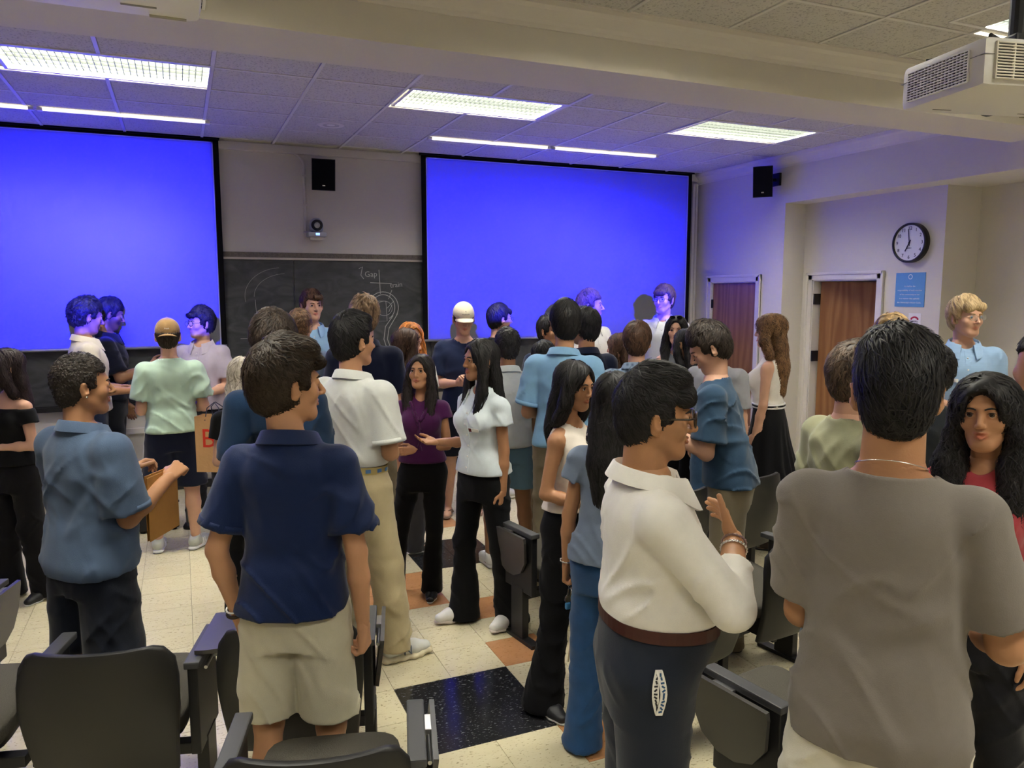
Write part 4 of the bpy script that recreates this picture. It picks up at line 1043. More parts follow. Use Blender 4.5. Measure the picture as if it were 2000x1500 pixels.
def fold_disp(amp, seed, fx=6.5, fz=3.0, fine=.45):
    def d(x, y, z):
        w = .35 * vnoise(x * 4 + seed, y * 4, z * 4)
        a = vnoise(x * fx + seed + w, y * fx + w, z * fz + 1.7 * x + seed); b = vnoise(x * fx * 2.6 - seed + w + z * 3, y * fx * 2.6 + z * 2, z * fz * 1.9 + w * 2)
        t = x + .7 * y; out = .38 * a + .12 * (1 - 2.2 * np.abs(b))
        for sg, k in ((1, 0), (-1, 9)):      # drag folds: long thin ridges running diagonally round the body
            u = t * .72 + sg * z * .70; v = -sg * t * .70 + z * .72
            n_ = vnoise(u * 15 + seed + k + w * 2, v * 3.4 + seed, y * 4 + k); m_ = vnoise(x * 3.6 + k, y * 3.6 + seed, z * 4.2 - k)
            out = out + .75 * np.maximum(1 - np.abs(n_) * 3.4, 0) ** 1.5 * np.clip(m_ * 2 + .55, 0, 1)
        return -amp * out
    return d
def person(s):
    D = s['D']; G = dict(lod(D)); G.update(s.get('lod', {}))
    fem = s.get('fem', False); bw = s.get('build', 1.0); belly = s.get('belly', 0.0)
    hp = atd(*s['px'], D); az = math.degrees(math.atan2(hp[0], hp[1])); face = s.get('face', 0); headA = s.get('head', face)
    lean = s.get('lean', (0, 0)); hd = s.get('hair', {})
    hk_ = hd.get('kind', 'short'); S = s.get('H', hp[2]) / (1.754 + (.62 * hd.get('top', .03) + .006 if hk_ == 'short' else hd.get('vol', .012) * .9 + .004))
    rz = -math.radians(az + face); c_, s_ = math.cos(rz), math.sin(rz)
    dh = A3(*(s.get('shift', (0, 0)))) if False else A3(lean[0], lean[1])
    loc = (hp[0] - S * (c_ * dh[0] - s_ * dh[1]), hp[1] - S * (s_ * dh[0] + c_ * dh[1]), 0)
    root = empty('person', loc, rz); root.scale = (S, S, S); tag(root, s['label'], 'person', s.get('group', 'students mingling in the classroom'))
    skin = skin_mat(s.get('skin', (.42, .24, .15)))
    seed = s.get('seed', abs(hash(s['px'])) % 1000) * .37
    LX = lambda z: lean[0] * float(sstep((z - .95) / .5)); LY = lambda z: lean[1] * float(sstep((z - .95) / .5))
    # torso sections
    if fem: base = [(.80, .145, .10, -.010), (.90, .165, .112, -.016), (.97, .152, .104, -.010), (1.08, .116, .086, .0), (1.20, .122, .096, .008), (1.29, .131, .100, .010), (1.35, .130, .086, -.004), (1.405, .110, .066, -.014), (1.46, .054, .052, -.014)]
    else: base = [(.80, .150, .105, -.008), (.90, .165, .114, -.012), (1.00, .148, .104, -.004), (1.10, .140, .100, .002), (1.22, .150, .110, .006), (1.31, .160, .112, .002), (1.37, .158, .098, -.008), (1.42, .122, .074, -.016), (1.47, .062, .058, -.014)]
    def bfac(z): return bw if z < 1.18 else 1 + (bw - 1) * .75
    def bl(z): return belly * math.exp(-((z - 1.05) / .13) ** 2)
    rows = [(z, w * bfac(z) + .4 * bl(z), d * (1 + (bfac(z) - 1) * .8) + bl(z), LX(z), cy + bl(z) * .7 + LY(z)) for z, w, d, cy in base]
    sw = (.140 if fem else .167) * (1 + (bw - 1) * .9); sz = 1.362 if fem else 1.375
    ua, fa = (.268, .232) if fem else (.288, .25); aw = (.80 if fem else 1.0) * (1 + (bw - 1) * .7); aw *= s.get('armw', 1.0)
    top = s.get('top', {}); bot = s.get('bottom', {})
    # limbs
    arms = {}
    for sd, q in (('L', -1), ('R', 1)):
        a = dict(u=(.14, -.04, -1), f=(.02, .16, -1), palm=(-1, .15, 0), curl=.28, thumb=.35, spread=0)
        a.update(s.get('arms', {}).get(sd, {}))
        m = lambda v: A3(v[0] * q, v[1], v[2]) / np.linalg.norm(v)
        sh = A3(q * sw + LX(1.4), -.012 + LY(1.4), sz + a.get('shrug', 0)); el = sh + m(a['u']) * ua; wr = el + m(a['f']) * fa
        hdv = m(a.get('hand', a['f'])); pn = m(a['palm']); pn = pn - (pn @ hdv) * hdv; pn /= np.linalg.norm(pn)
        arms[sd] = dict(sh=sh, el=el, wr=wr, hd=hdv, pn=pn, q=q, **{k: a[k] for k in ('curl', 'thumb', 'spread')})
    legs = {}
    for sd, q in (('L', -1), ('R', 1)):
        f = s.get('feet', {}).get(sd, (.11, 0, 8)); hip = A3(q * .088 * (bw * .5 + .5), -.01, .90); an = A3(q * f[0], f[1] - .035, .085)
        kn = (hip + an) / 2 + A3(q * .008, .022 + (f[3] if len(f) > 3 else 0), 0); legs[sd] = dict(hip=hip, kn=kn, an=an, ang=-q * f[2], q=q)
    # body field
    B = Field(); B.u(loft(rows), .02)
    if fem:
        for q in (-1, 1): B.u(ellip((q * .066 + LX(1.27), .080 + LY(1.27), 1.265), (.060, .050, .060)), .03)
    nb, nt_ = A3(LX(1.44), -.022 + LY(1.44), 1.43), None
    hc = A3(lean[0], lean[1] + .012, 1.625 - .0) + A3(*s.get('headoff', (0, 0, 0)))
    Rh = rotm(-(headA - face), s.get('pitch', 0), s.get('roll', 0))
    hpos = hc + A3(0, .018 * math.sin(math.radians(s.get('pitch', 0))) * 2, -.012 * abs(math.sin(math.radians(s.get('pitch', 0)))))
    nr = .047 if fem else .057; nr *= s.get('neckw', 1.0)
    hb = hpos + Rh @ A3(0, -.030, -.045)
    B.u(rcone(nb, hb, nr * 1.0, nr * .88), .030)
    for a in arms.values():
        q = a['q']
        B.u(rcone(A3(q * .05 + LX(1.4), -.016 + LY(1.4), sz + .030), a['sh'] + A3(0, 0, -.002), .036, .052 * aw), .03)
        B.u(rcone(a['sh'], a['el'], .051 * aw, .040 * aw), .02)
        v = a['wr'] - a['el']; B.u(rcone(a['el'], a['el'] + v * .35, .039 * aw, .041 * aw), .015).u(rcone(a['el'] + v * .35, a['wr'] + a['hd'] * .008, .041 * aw, .0255 * aw), .015)
    lw = (1.0 if not fem else .96) * (1 + (bw - 1) * .6); lw *= s.get('legw', 1.0)
    for g in legs.values():
        v = g['an'] - g['kn']
        B.u(rcone(g['hip'], g['kn'], .088 * lw, .057 * lw), .03).u(rcone(g['kn'], g['kn'] + v * .32 + A3(0, -.012, 0), .053 * lw, .054 * lw), .02).u(rcone(g['kn'] + v * .32 + A3(0, -.012, 0), g['an'], .054 * lw, .034 * lw), .02)
        fr = np.array(Matrix.Rotation(math.radians(g['ang']), 3, 'Z'))
        g['fr'] = fr; h0 = g['an'] + A3(0, 0, -.045)
        B.u(rcone(h0 + fr @ A3(0, -.018, -.008), h0 + fr @ A3(0, .10, -.014), .029, .026, ((1, 0, 0), 1.15)), .02).u(rcone(h0 + fr @ A3(0, .10, -.018), h0 + fr @ A3(.006 * -g['q'], .165, -.024), .024, .014, ((1, 0, 0), 1.7)), .015)
    parts = [B.mesh(G['body'])]
    nbody = len(parts[0][0])
    # head (own frame), hands (own frames): same mesh, finer sampling
    facing = s.get('face_detail', True)
    nk0 = Rh.T @ (nb - hpos); nk1 = Rh.T @ (hb - hpos)
    HF = head_field(facing, (nk0 * .75 + nk1 * .25, nk1, nr * 1.0, nr * .93), fem, s.get('smile', 0), s.get('mouth', 0), s.get('jaw', 1.0))
    hv, hq = HF.mesh(G['head']); lip = np.zeros(len(hv)); stub = np.zeros(len(hv))
    if facing:
        sm = s.get('smile', 0); mo = s.get('mouth', 0)
        zc = np.where(hv[:, 2] > -.0575, (hv[:, 2] + .0545 - .006 * sm * np.abs(hv[:, 0]) / .02) / .0075, (hv[:, 2] + .0620 + mo * .6) / (.0095 + mo * .4))
        lip = np.clip(1.5 - 1.5 * np.sqrt((hv[:, 0] / (.0225 + .006 * sm)) ** 4 + zc ** 2), 0, 1) * (hv[:, 1] > .070)
        lip *= s.get('lips', .75)
        be = s.get('beard', 0)
        if be:
            m = sstep((-.030 - hv[:, 2]) / .02) * sstep((hv[:, 1] + .02) / .03) * sstep((hv[:, 2] + .125) / .02)
            ja = sstep((np.abs(hv[:, 0]) - .030) / .015) * sstep((-.005 - hv[:, 2]) / .02) * sstep((hv[:, 1] + .01) / .02)
            stub = np.clip(np.maximum(m, ja), 0, 1) * be * (lip < .2)
    parts.append((hv @ Rh.T + hpos, hq)); lipa = [np.zeros(nbody), lip]; sta = [np.zeros(nbody), stub]
    hs = (.90 if fem else 1.0) * s.get('hands', 1.0)
    for sd, a in arms.items():
        if s.get('nohands'): break
        v, q = hand_field(sd, a['curl'], a['thumb'], hs, a['spread']).mesh(G['hand'])
        th = np.cross(a['hd'], a['pn']) * (1 if sd == 'R' else -1); Mh = np.stack([th, a['pn'], a['hd']], 1)
        if np.linalg.det(Mh) < 0: q = q[:, ::-1]
        parts.append((v @ Mh.T + a['wr'], q)); lipa.append(np.zeros(len(v))); sta.append(np.zeros(len(v)))
    V, Q = to_np(parts)
    body = link('body', np_mesh('body', V, Q, [skin], True, dict(lip=np.concatenate(lipa), stubble=np.concatenate(sta))), root)
    HM = Matrix(Rh.tolist()).to_4x4(); HM.translation = Vector(hpos)
    def headpart(name, me, m=None, par=root, smooth=True):
        o = link(name, me, par, m, smooth); o.matrix_local = HM; return o
    hcol = hd.get('col', (.012, .009, .008)); HMAT = hair_mat(hcol, hd.get('tip'))
    if facing:
        ic = s.get('iris', (.035, .016, .008))
        if ic not in IRIS: IRIS[ic] = eyeball(ic)
        gz = s.get('gaze', (0, 0))
        for q in (-1, 1):
            o = link('eye', IRIS[ic], root); o.matrix_local = HM @ Matrix.Translation((q * .0315, .0768, .0085)) @ Matrix.Rotation(math.radians(-gz[0]), 4, 'Z') @ Matrix.Rotation(math.radians(gz[1]), 4, 'X') @ Matrix.Scale(.0118, 4)
            pts = np.array([(q * .013, .095, .0245), (q * .022, .095, .0285), (q * .032, .092, .0305), (q * .041, .085, .0290), (q * .048, .076, .0245)])
            for _ in range(3): e = .003; f0 = HF(pts); gr = np.stack([HF(pts + A3(*(e if k == w else 0 for w in range(3)))) - f0 for k in range(3)], 1) / e; pts = pts - .9 * f0[:, None] * gr
            bt = s.get('brow', .0028 if fem else .0038)
            headpart('eyebrow', MB().tube([tuple(p) for p in pts], [bt * .7, bt, bt, bt * .8, bt * .35], 6).mesh('eyebrow'), hair_mat(tuple(s.get('browcol', hcol))))
            if s.get('lash'):
                lp = [(q * (.0315 - .0125), .0845, .0100), (q * (.0315 - .005), .0905, .0150), (q * (.0315 + .005), .0895, .0150), (q * (.0315 + .013), .081, .0105)]
                headpart('eyelash', MB().tube(lp, [.0007, .0015, .0016, .0009], 5).mesh('eyelash'), M_PUP)
        if s.get('teeth'): 
            sm = s.get('smile', 0); headpart('teeth', MB().bbox((-.016, .070, -.0625), (.016, .0835, -.0545), .003).mesh('teeth'), M_TEETH)
    # hair
    hk = hd.get('kind', 'short')
    if hk == 'short': HR = hair_short(hd)
    elif hk == 'long': HR = hair_long(hd, Rh.T @ A3(0, 0, -1))
    else: HR = None
    if HR is not None:
        ca = hd.get('curl', 0.0); cf = hd.get('freq', 45.0)
        HR.disp = (lambda x, y, z: -ca * (.75 - np.abs(vnoise(x * cf + seed, y * cf, z * cf)) * 1.5)) if ca else (lambda x, y, z: .006 * (np.abs(vnoise(x * 30 + seed, y * 30, z * 16)) - .35))
        v, q = HR.mesh(G['hair'])
        cr = A3(*hd.get('crown', (.012, -.045, .125)))
        dn = Rh.T @ A3(0, 0, -1)
        if hk == 'long':
            def flow(p): 
                o = p - A3(p[0, 0] * 0, -.02, .12); o = np.where(np.abs(p[:, :1]) < .2, np.stack([np.sign(p[:, 0]) * .7, p[:, 1] * 0 - .35, p[:, 2] * 0], 1), 0)
                return np.where((p[:, 2] > .05)[:, None], o, 0) * .8 + dn * 1.0
        else:
            fl = A3(*hd.get('flow', (0, .1, -.35)))
            def flow(p): o = p - cr; return o / (np.linalg.norm(o, axis=1, keepdims=True) + 1e-6) + fl
        n = int(G['ns'] * hd.get('density', 1.0)); HR2 = HR
        sv, sq = strands(HR2, v, n, hd.get('lock', .05 if hk == 'short' else .16), hd.get('rad', .0042) * (1 if D < 3 else 1.25 if D < 5 else 1.6), flow, int(seed * 100) % 9999, hd.get('wave', 0.0), hd.get('lift', .011), 6, hd.get('wf', 60))
        VV, QQ = to_np([(v, q), (sv, sq)])
        headpart('hair', np_mesh('hair', VV, QQ, [HMAT]))
    for fn in s.get('headgear', []): fn(headpart, HM, HR)
    # ---- top
    top_o = None
    if top:
        off = top.get('off', .014); loose = top.get('loose', .4); hem = top.get('hem', .90); tk = top.get('kind', 'tee')
        zc = 1.30; chw = float(np.interp(zc, [r[0] for r in rows], [r[1] for r in rows])); chd = float(np.interp(zc, [r[0] for r in rows], [r[2] for r in rows]))
        TF = Field(); tr = []
        zlist = sorted(set([hem - .02] + [z for z in (.80, .86, .90, .95, 1.0, 1.05, 1.10, 1.16, 1.22, 1.31, 1.38, 1.435, 1.47) if z > hem]))
        for z in zlist:
            rr = [float(np.interp(z, [r[0] for r in rows], [r[k] for r in rows])) for k in (1, 2, 3, 4)]
            w, d = rr[0] + off, rr[1] + off
            if not top.get('tuck') and z < 1.10: w += .018 * min(1, (1.10 - z) / .06); d += .020 * min(1, (1.10 - z) / .06)
            if z < zc: w = max(w, w + loose * (chw + off - w) * 1.0) ; d = max(d, d + loose * (chd + off - d))
            if top.get('tuck') and z < hem + .10: k = .010 * math.sin((z - hem) / .10 * math.pi); w += k; d += k
            if z < hem + .15 and top.get('flare'): w += top['flare'] * (hem + .15 - z) / .15; d += top['flare'] * (hem + .15 - z) / .15
            if z > 1.40: w = rr[0] + off * .7; d = rr[1] + off * .7
            tr.append((z, w, d, rr[2], rr[3]))
        TF.u(loft(tr), .02)
        if fem:
            for q in (-1, 1): TF.u(ellip((q * .066 + LX(1.27), .080 + LY(1.27), 1.265), (.060 + off * .8, .050 + off * .8, .060 + off * .8)), .04)
        if tk != 'off': TF.u(rcone(nb - A3(0, 0, .03), nb + (hb - nb) * .22, nr * 1.15 + .017, nr * 1.08 + .013, None, True), .02)
        sl = top.get('sleeve', .62)
        for sd, a in arms.items():
            q = a['q']; so = top.get('soff', off + .006)
            if tk == 'tank':
                TF.u(rcone(A3(q * .075 + LX(1.4), -.016 + LY(1.4), sz + .012), A3(q * (sw * .62) + LX(1.4), -.014 + LY(1.4), sz + .005), .040, .042), .03)
                TF.sub(rcone(a['sh'] + A3(q * .022, 0, -.05), a['sh'] + A3(q * .03, 0, .10), .060 * aw, .055 * aw), .01)
            elif tk == 'off': pass
            else:
                TF.u(rcone(A3(q * .05 + LX(1.4), -.016 + LY(1.4), sz + .030), a['sh'] + A3(0, 0, 0), .036 + off * .6, .052 * aw + off * .75), .03)
            if sl > 0:
                v = a['el'] - a['sh']; L1 = min(sl, 1.0)
                fl = top.get('sflare', .010)
                st0 = a['sh'] + (v * .18 if tk == 'off' else v * 0)
                TF.u(rcone(st0, a['sh'] + v * L1, .051 * aw + so, (.051 - .011 * L1) * aw + so + (fl if sl <= 1 else 0), None, sl <= 1), .02)
                if sl > 1:
                    w_ = a['wr'] - a['el']; TF.u(rcone(a['el'], a['el'] + w_ * (sl - 1), .040 * aw + so, .036 * aw + so * .9, None, True), .02)
        if tk == 'off': TF.cut(plane((0, 0, 1), 1.355), .006)
        for nk in top.get('neck', []): TF.sub(nk, .006)
        if top.get('vneck'):
            dv = top['vneck']; y0 = .10 + LY(1.4)
            TF.sub(rcone((LX(1.4), y0 - .05, 1.49), (LX(1.4), y0 + .03, 1.45 - dv), .065, .010), .008)
        elif top.get('crew', not top.get('collar')) and tk not in ('off',):
            cn = top.get('crewr', nr * 1.12 + .012); TF.sub(rcone((LX(1.45), -.022 + LY(1.45) + .016, 1.435 + (.018 if not fem else .004)), (LX(1.45), -.01 + LY(1.45) + .03, 1.60), cn, cn + .01), .006)
        if top.get('lapel'):
            pass
        sh_ = top.get('hemtilt', (0, 0)); TF.cut(plane((sh_[0], sh_[1], -1), -hem), .004)
        td_ = fold_disp(top.get('fold', .012), seed, top.get('fx', 6.5), top.get('fz', 3.0)); tz_ = bool(top.get('tuck'))
        TF.disp = lambda x, y, z: td_(x, y, z) * np.clip((1.455 - z) / .09, .12, 1) * (np.clip((z - hem) / .07, .15, 1) if tz_ else 1)
        v, q = TF.mesh(G['cloth'])
        nm = dict(tee='t_shirt', polo='polo_shirt', dress='dress_shirt', tank='sleeveless_top', off='off_shoulder_top', blouse='blouse')[tk]
        top_o = link(nm, np_mesh(nm, v, q, [top['mat']]), root); s['_TF'] = TF
        def surf(x, z, sgn=1, y0=.32):
            """where the garment's front (sgn +1) or back surface lies at (x, z)"""
            ys = np.linspace(sgn * y0, 0, 240); P = np.stack([np.full(240, x), ys, np.full(240, z)], 1); f = TF(P); i = np.argmax(f < 0); return ys[i] + .0015 * sgn
        s['_surf'] = surf
        if top.get('collar'):
            cm = top.get('collarmat', top['mat']); n = 33; A = math.radians(top.get('open', 158)); vs = []; fs = []; cz = (1.452 if not fem else 1.437) + top.get('collarz', 0); ccx, ccy = LX(1.45), -.014 + LY(1.45); k = nr / .057 * top.get('collarw', 1.0) * 1.12
            for i in range(n):
                a = -A + 2 * A * i / (n - 1); fr = abs(a) / A; dx, dy = math.sin(a), -math.cos(a); zb = cz + .016 * math.cos(a); tip = float(sstep((fr - .62) / .38)); rf = 1 + .05 * tip
                pr = [(.076, -.012), (.071, .026), (.074, .034), (.079, .031), (.095 + .016 * tip, -.008 - .046 * tip), (.091 + .014 * tip, -.011 - .046 * tip), (.077, .020)]
                for r_, z_ in pr: vs.append((ccx + dx * r_ * k * rf, ccy + dy * r_ * k * rf * (1.0) + .008, zb + z_ - .012 * fr ** 2))
            m_ = 7
            for i in range(n - 1):
                for j in range(m_): fs.append((i * m_ + j, (i + 1) * m_ + j, (i + 1) * m_ + (j + 1) % m_, i * m_ + (j + 1) % m_))
            fs += [tuple(range(m_)), tuple(range((n - 1) * m_ + m_ - 1, (n - 1) * m_ - 1, -1))]
            mb = MB(); mb.add(vs, fs); o = mb.build('collar', cm, top_o); sharp(o, 60)
        if top.get('cuff'):
            for sd, a in arms.items():
                v = a['el'] - a['sh']; L_ = np.linalg.norm(v); e = a['sh'] + v * sl; d_ = v / L_; rr = (.051 - .011 * sl) * aw + top.get('soff', off + .006) + top.get('sflare', .010) + .005
                MB().tube([tuple(e - d_ * .022), tuple(e - d_ * .0215), tuple(e + d_ * .002), tuple(e + d_ * .0022)], [rr - .004, rr, rr + .001, rr - .008], 20).build('sleeve_cuff', top.get('cuffmat', top['mat']), top_o, True)
        if top.get('placket'):
            z0, z1 = top['placket']; mb = MB(); N_ = 12; w_ = top.get('plw', .014); L_ = []
            for i in range(N_):
                z = z1 + (z0 - z1) * i / (N_ - 1); L_.append([(LX(z) + x_, surf(LX(z) + x_, z) + o_, z) for x_, o_ in ((-w_, -.003), (-w_, .0025), (w_, .0025), (w_, -.003))])
            for i in range(N_ - 1): mb.add(L_[i] + L_[i + 1], [(j, j + 1, 4 + j + 1, 4 + j) for j in range(3)])
            mb.build('placket', top['mat'], top_o)
            nbt = top.get('buttons', 2)
            for i in range(nbt):
                z = z1 + (z0 - z1) * (i + .6) / nbt; y = surf(LX(z), z) + .003
                MB().lathe([(0, .003), (.0045, .003), (.0055, .0015), (.0055, 0)], 10, Matrix.Translation((LX(z), y, z)) @ Matrix.Rotation(-math.pi / 2, 4, 'X')).build('button', M_WHITEPL, top_o)
        def on_chest(x, z):
            y = surf(x, z); y2 = surf(x + .01, z); yz = surf(x, z + .01); n_ = Vector((-(y2 - y) / .01, 1, -(yz - y) / .01)).normalized()
            xa = Vector((0, 0, 1)).cross(n_).normalized() * 1; za = n_.cross(xa); M = Matrix((xa, za, n_)).transposed().to_4x4(); M.translation = Vector((x, y + .002, z)); return M
        if top.get('badge'):
            x, z = top['badge'][:2]; M = on_chest(x, z)
            o = MB().bbox((-.036, -.011, 0), (.036, .011, .003), .001, M).build('name_badge', mat('badge_white', (.75, .75, .73), .5), root)
            MB().bbox((-.036, -.011, .003), (-.016, .011, .0036), .0003, M).build('badge_mark', mat('badge_dark', top.get('badgecol', (.02, .05, .08)), .5), o)
        if top.get('tagcard'):
            x, z = top['tagcard']; M = on_chest(x, z)
            o = MB().bbox((-.045, -.03, 0.002), (.045, .03, .004), .001, M).build('name_tag', mat('tag_blue', srgb(120, 175, 215), .5), root)
            put_text('lettering', 'HELLO', .018, M @ Matrix.Translation((0, .008, .0045)), mk, o, extr=.0002)
            MB().tube([(0, .03, .003), (0, .05, .004)], .003, 6, True, M).build('clip', M_BLACK, o)
        s['_chest'] = on_chest
    # ---- bottom
    if bot:
        bk = bot.get('kind', 'pants'); off = bot.get('off', .010); PF = Field(); wz = bot.get('waist', 1.02); pr = []
        for z in (.78, .84, .90, .95, 1.0, wz + .01):
            rr = [float(np.interp(z, [r[0] for r in rows], [r[k] for r in rows])) for k in (1, 2, 3, 4)]; pr.append((z, rr[0] + off, rr[1] + off, rr[2], rr[3]))
        PF.u(loft(pr), .02)
        if bk == 'skirt':
            hz = bot.get('hem', .25); PF = Field()
            PF.u(loft([(hz, .30, .27, 0, -.01), (hz + .25, .265, .235, 0, -.01), (.66, .225, .19, 0, -.01), (.85, .19, .14, 0, -.012), (.95, .170, .125, 0, -.01), (wz, .135, .102, 0, 0)]), .02)
            PF.disp = lambda x, y, z: .016 * np.sin(np.arctan2(y, x) * 14 + 3 * vnoise(x * 5, y * 5, z * 3)) * np.clip((1.0 - z) / .5, 0, 1)
        else:
            hemz = bot.get('hem', .02)
            for g in legs.values():
                k0, k1, k2 = bot.get('r', (.100, .078, .068)); k0, k1, k2 = k0 * lw, k1 * lw, k2 * lw
                if bk == 'shorts':
                    PF.u(rcone(g['hip'], g['kn'] + (g['an'] - g['kn']) * .15, k0 + .004, bot.get('rk', .100) * lw), .03)
                else:
                    an = g['an'] + (g['an'] - g['kn']) / np.linalg.norm(g['an'] - g['kn']) * .07
                    PF.u(rcone(g['hip'], g['kn'], k0, k1), .03)
                    if bk == 'flare': mid = g['kn'] + (an - g['kn']) * .30; PF.u(rcone(g['kn'], mid, k1, k1 * .97), .02).u(rcone(mid, an, k1 * .97, k2), .02)
                    else: PF.u(rcone(g['kn'], an, k1, k2), .02)
            PF.cut(plane((0, 0, -1), -hemz), .004)
            fd_ = fold_disp(bot.get('fold', .011), seed + 3, 6, bot.get('fz', 4.5), .5); PF.disp = lambda x, y, z: fd_(x, y, z) * np.clip((wz - .05 - z) / .18, 0, 1)
        PF.cut(plane((0, bot.get('wt', .05), 1), wz), .004)
        v, q = PF.mesh(G['cloth']); nm = dict(pants='trousers', flare='flared_trousers', shorts='shorts', skirt='skirt', jeans='jeans')[bot.get('name', bk)]
        bo = link(nm, np_mesh(nm, v, q, [bot['mat']]), root); s['_PF'] = PF
        if bot.get('belt'):
            rr = [float(np.interp(wz - .02, [r[0] for r in rows], [r[k] for r in rows])) for k in (1, 2, 3, 4)]; mb = MB(); n = 48; vs = []
            for i in range(n):
                a = 2 * math.pi * i / n; dx, dy = math.cos(a), math.sin(a)
                qn = (dx ** 4 + 1.3 * dx * dx * dy * dy + dy ** 4) ** -.25
                for o_, z in ((.002, -.018), (.0075, -.018), (.0075, .018), (.002, .018)):
                    x_, y_ = rr[2] + dx * qn * (rr[0] + off + o_), rr[3] + dy * qn * (rr[1] + off + o_); vs.append((x_, y_, wz - .022 + z - bot.get('wt', .05) * y_))
            mb.add(vs, [(i * 4 + j, ((i + 1) % n) * 4 + j, ((i + 1) % n) * 4 + (j + 1) % 4, i * 4 + (j + 1) % 4) for i in range(n) for j in range(4)])
            be = mb.build('belt', bot['belt'], root)
            MB().bbox((-.022, rr[3] + rr[1] + off + .004, wz - .042), (.022, rr[3] + rr[1] + off + .012, wz - .004), .003).build('buckle', M_CHROME, be)
            if bot.get('beltmark'):
                for i in range(14):
                    a = 2 * math.pi * (i + .5) / 14; dx, dy = math.cos(a), math.sin(a); qn = (dx ** 4 + 1.3 * dx * dx * dy * dy + dy ** 4) ** -.25
                    x_, y_ = rr[2] + dx * qn * (rr[0] + off + .0076), rr[3] + dy * qn * (rr[1] + off + .0076)
                    MB().bbox((-.013, -.009, -.001), (.013, .009, .002), .0008, Matrix.Translation((x_, y_, wz - .022 - bot.get('wt', .05) * y_)) @ Matrix.Rotation(a, 4, 'Z') @ Matrix.Rotation(math.pi / 2, 4, 'Y') @ Matrix.Rotation(math.pi / 2, 4, 'Z')).build('belt_emblem', bot['beltmark'], be)
    # ---- shoes
    so = s.get('shoes', dict(kind='sneaker', col=(.6, .6, .58)))
    for sd, g in legs.items():
        if not so: break
        fr = g['fr']; M = Matrix(fr.tolist()).to_4x4(); M.translation = Vector((g['an'][0], g['an'][1], 0)); k = so['kind']; F = Field(); SO = Field()
        if k == 'sneaker':
            F.u(rcone((0, -.03, .058), (0, .10, .050), .036, .038, ((1, 0, 0), 1.05)), .02).u(rcone((0, .10, .048), (-.005 * g['q'], .168, .040), .037, .026, ((1, 0, 0), 1.3)), .02).u(rcone((0, -.022, .06), (0, -.012, .105), .040, .040), .02)
            F.cut(plane((0, 0, -1), -.016), .003).cut(plane((0, -.5, 1), .118), .006)
            so_pts = [(0, -.038), (0, .03), (0, .10), (-.004 * g['q'], .165)]; rr = [.040, .038, .046, .034]; ch = so.get('chunk', 0)
            for i in range(3): SO.u(rcone((so_pts[i][0], so_pts[i][1], .016), (so_pts[i + 1][0], so_pts[i + 1][1], .016 + (.006 if i == 2 else 0)), rr[i] + ch, rr[i + 1] + ch, ((0, 0, 1), .42 + 6 * ch)), .01)
            SO.cut(plane((0, 0, -1), 0), .002)
            if ch: SO.disp = lambda x, y, z: .004 * np.sin(y * 130)
        elif k in ('flat', 'dress'):
            hi = .075 if k == 'dress' else .055
            F.u(rcone((0, -.03, .042), (0, .10, .036), .034, .034, ((1, 0, 0), 1.05)), .02).u(rcone((0, .10, .034), (-.005 * g['q'], .170, .028), .034, .022, ((1, 0, 0), 1.35)), .02)
            if k == 'dress': F.u(rcone((0, -.02, .05), (0, -.012, .09), .036, .038), .02)
            else: F.sub(ellip((0, .040, .075), (.030, .065, .040)), .008)
            F.cut(plane((0, 0, -1), -.008), .003)
            SO.u(rcone((0, -.038, .008), (0, .10, .008), .036, .042, ((0, 0, 1), .3)), .01).u(rcone((0, .10, .008), (-.005 * g['q'], .170, .008), .042, .026, ((0, 0, 1), .3)), .01).cut(plane((0, 0, -1), 0), .002)
        else:   # flip-flop
            F = None
            SO.u(rcone((0, -.042, .010), (0, .10, .010), .040, .046, ((0, 0, 1), .3)), .01).u(rcone((0, .10, .010), (-.005 * g['q'], .165, .010), .046, .036, ((0, 0, 1), .3)), .01).cut(plane((0, 0, -1), 0), .002)
        v, q = (F or SO).mesh(G['shoe'])
        sm_ = mat('shoe_upper', so['col'], so.get('rough', .5), .4)
        so_ = link('shoe', np_mesh('shoe', v, q, [sm_ if F else mat('sandal_sole', so.get('sole', (.2, .12, .07)), .7)]), root); so_.matrix_local = M
        if F:
            v, q = SO.mesh(G['shoe']); link('sole', np_mesh('sole', v, q, [mat('shoe_sole', so.get('sole', (.75, .74, .70)), .6)]), so_)
        if k == 'sneaker' and so.get('laces', True) and D < 6:
            lm = mat('laces', so.get('lacecol', (.78, .76, .70)), .8)
            for i in range(5):
                y = .035 + i * .017; zt = .096 - i * .0075; dxx = .022 if i % 2 else -.022
                MB().tube([(-.026, y, zt - .012), (0, y + .004, zt + .001), (.026, y, zt - .012)], .0032, 6).build('lace', lm, so_)
            for q_ in (-1, 1): MB().tube([(0, .030, .102), (q_ * .018, .018, .112), (q_ * .032, .026, .100), (q_ * .02, .034, .096)], .0028, 6).build('lace', lm, so_)
        if so.get('mark'):
            for q_ in (-1, 1):
                st_ = put_text('shoe_mark', so['mark'], so.get('marksize', .05), Matrix.Translation((q_ * .0405, .055, .052)) @ Matrix.Rotation(q_ * math.pi / 2, 4, 'Z') @ Matrix.Rotation(math.pi / 2, 4, 'X') @ Matrix.Rotation(-.15, 4, 'X'), mat('shoe_mark', so.get('markcol', (.12, .14, .17)), .5), so_, extr=.004)
        if so.get('stripes'):
            for q_ in (-1, 1):
                for i in range(3): MB().tube([(q_ * .040, .020 + i * .022, .030), (q_ * .041, .030 + i * .022, .050), (q_ * .030, .042 + i * .022, .074)], .0045, 6).build('stripe', mat('shoe_stripe', (.8, .8, .78), .5), so_)
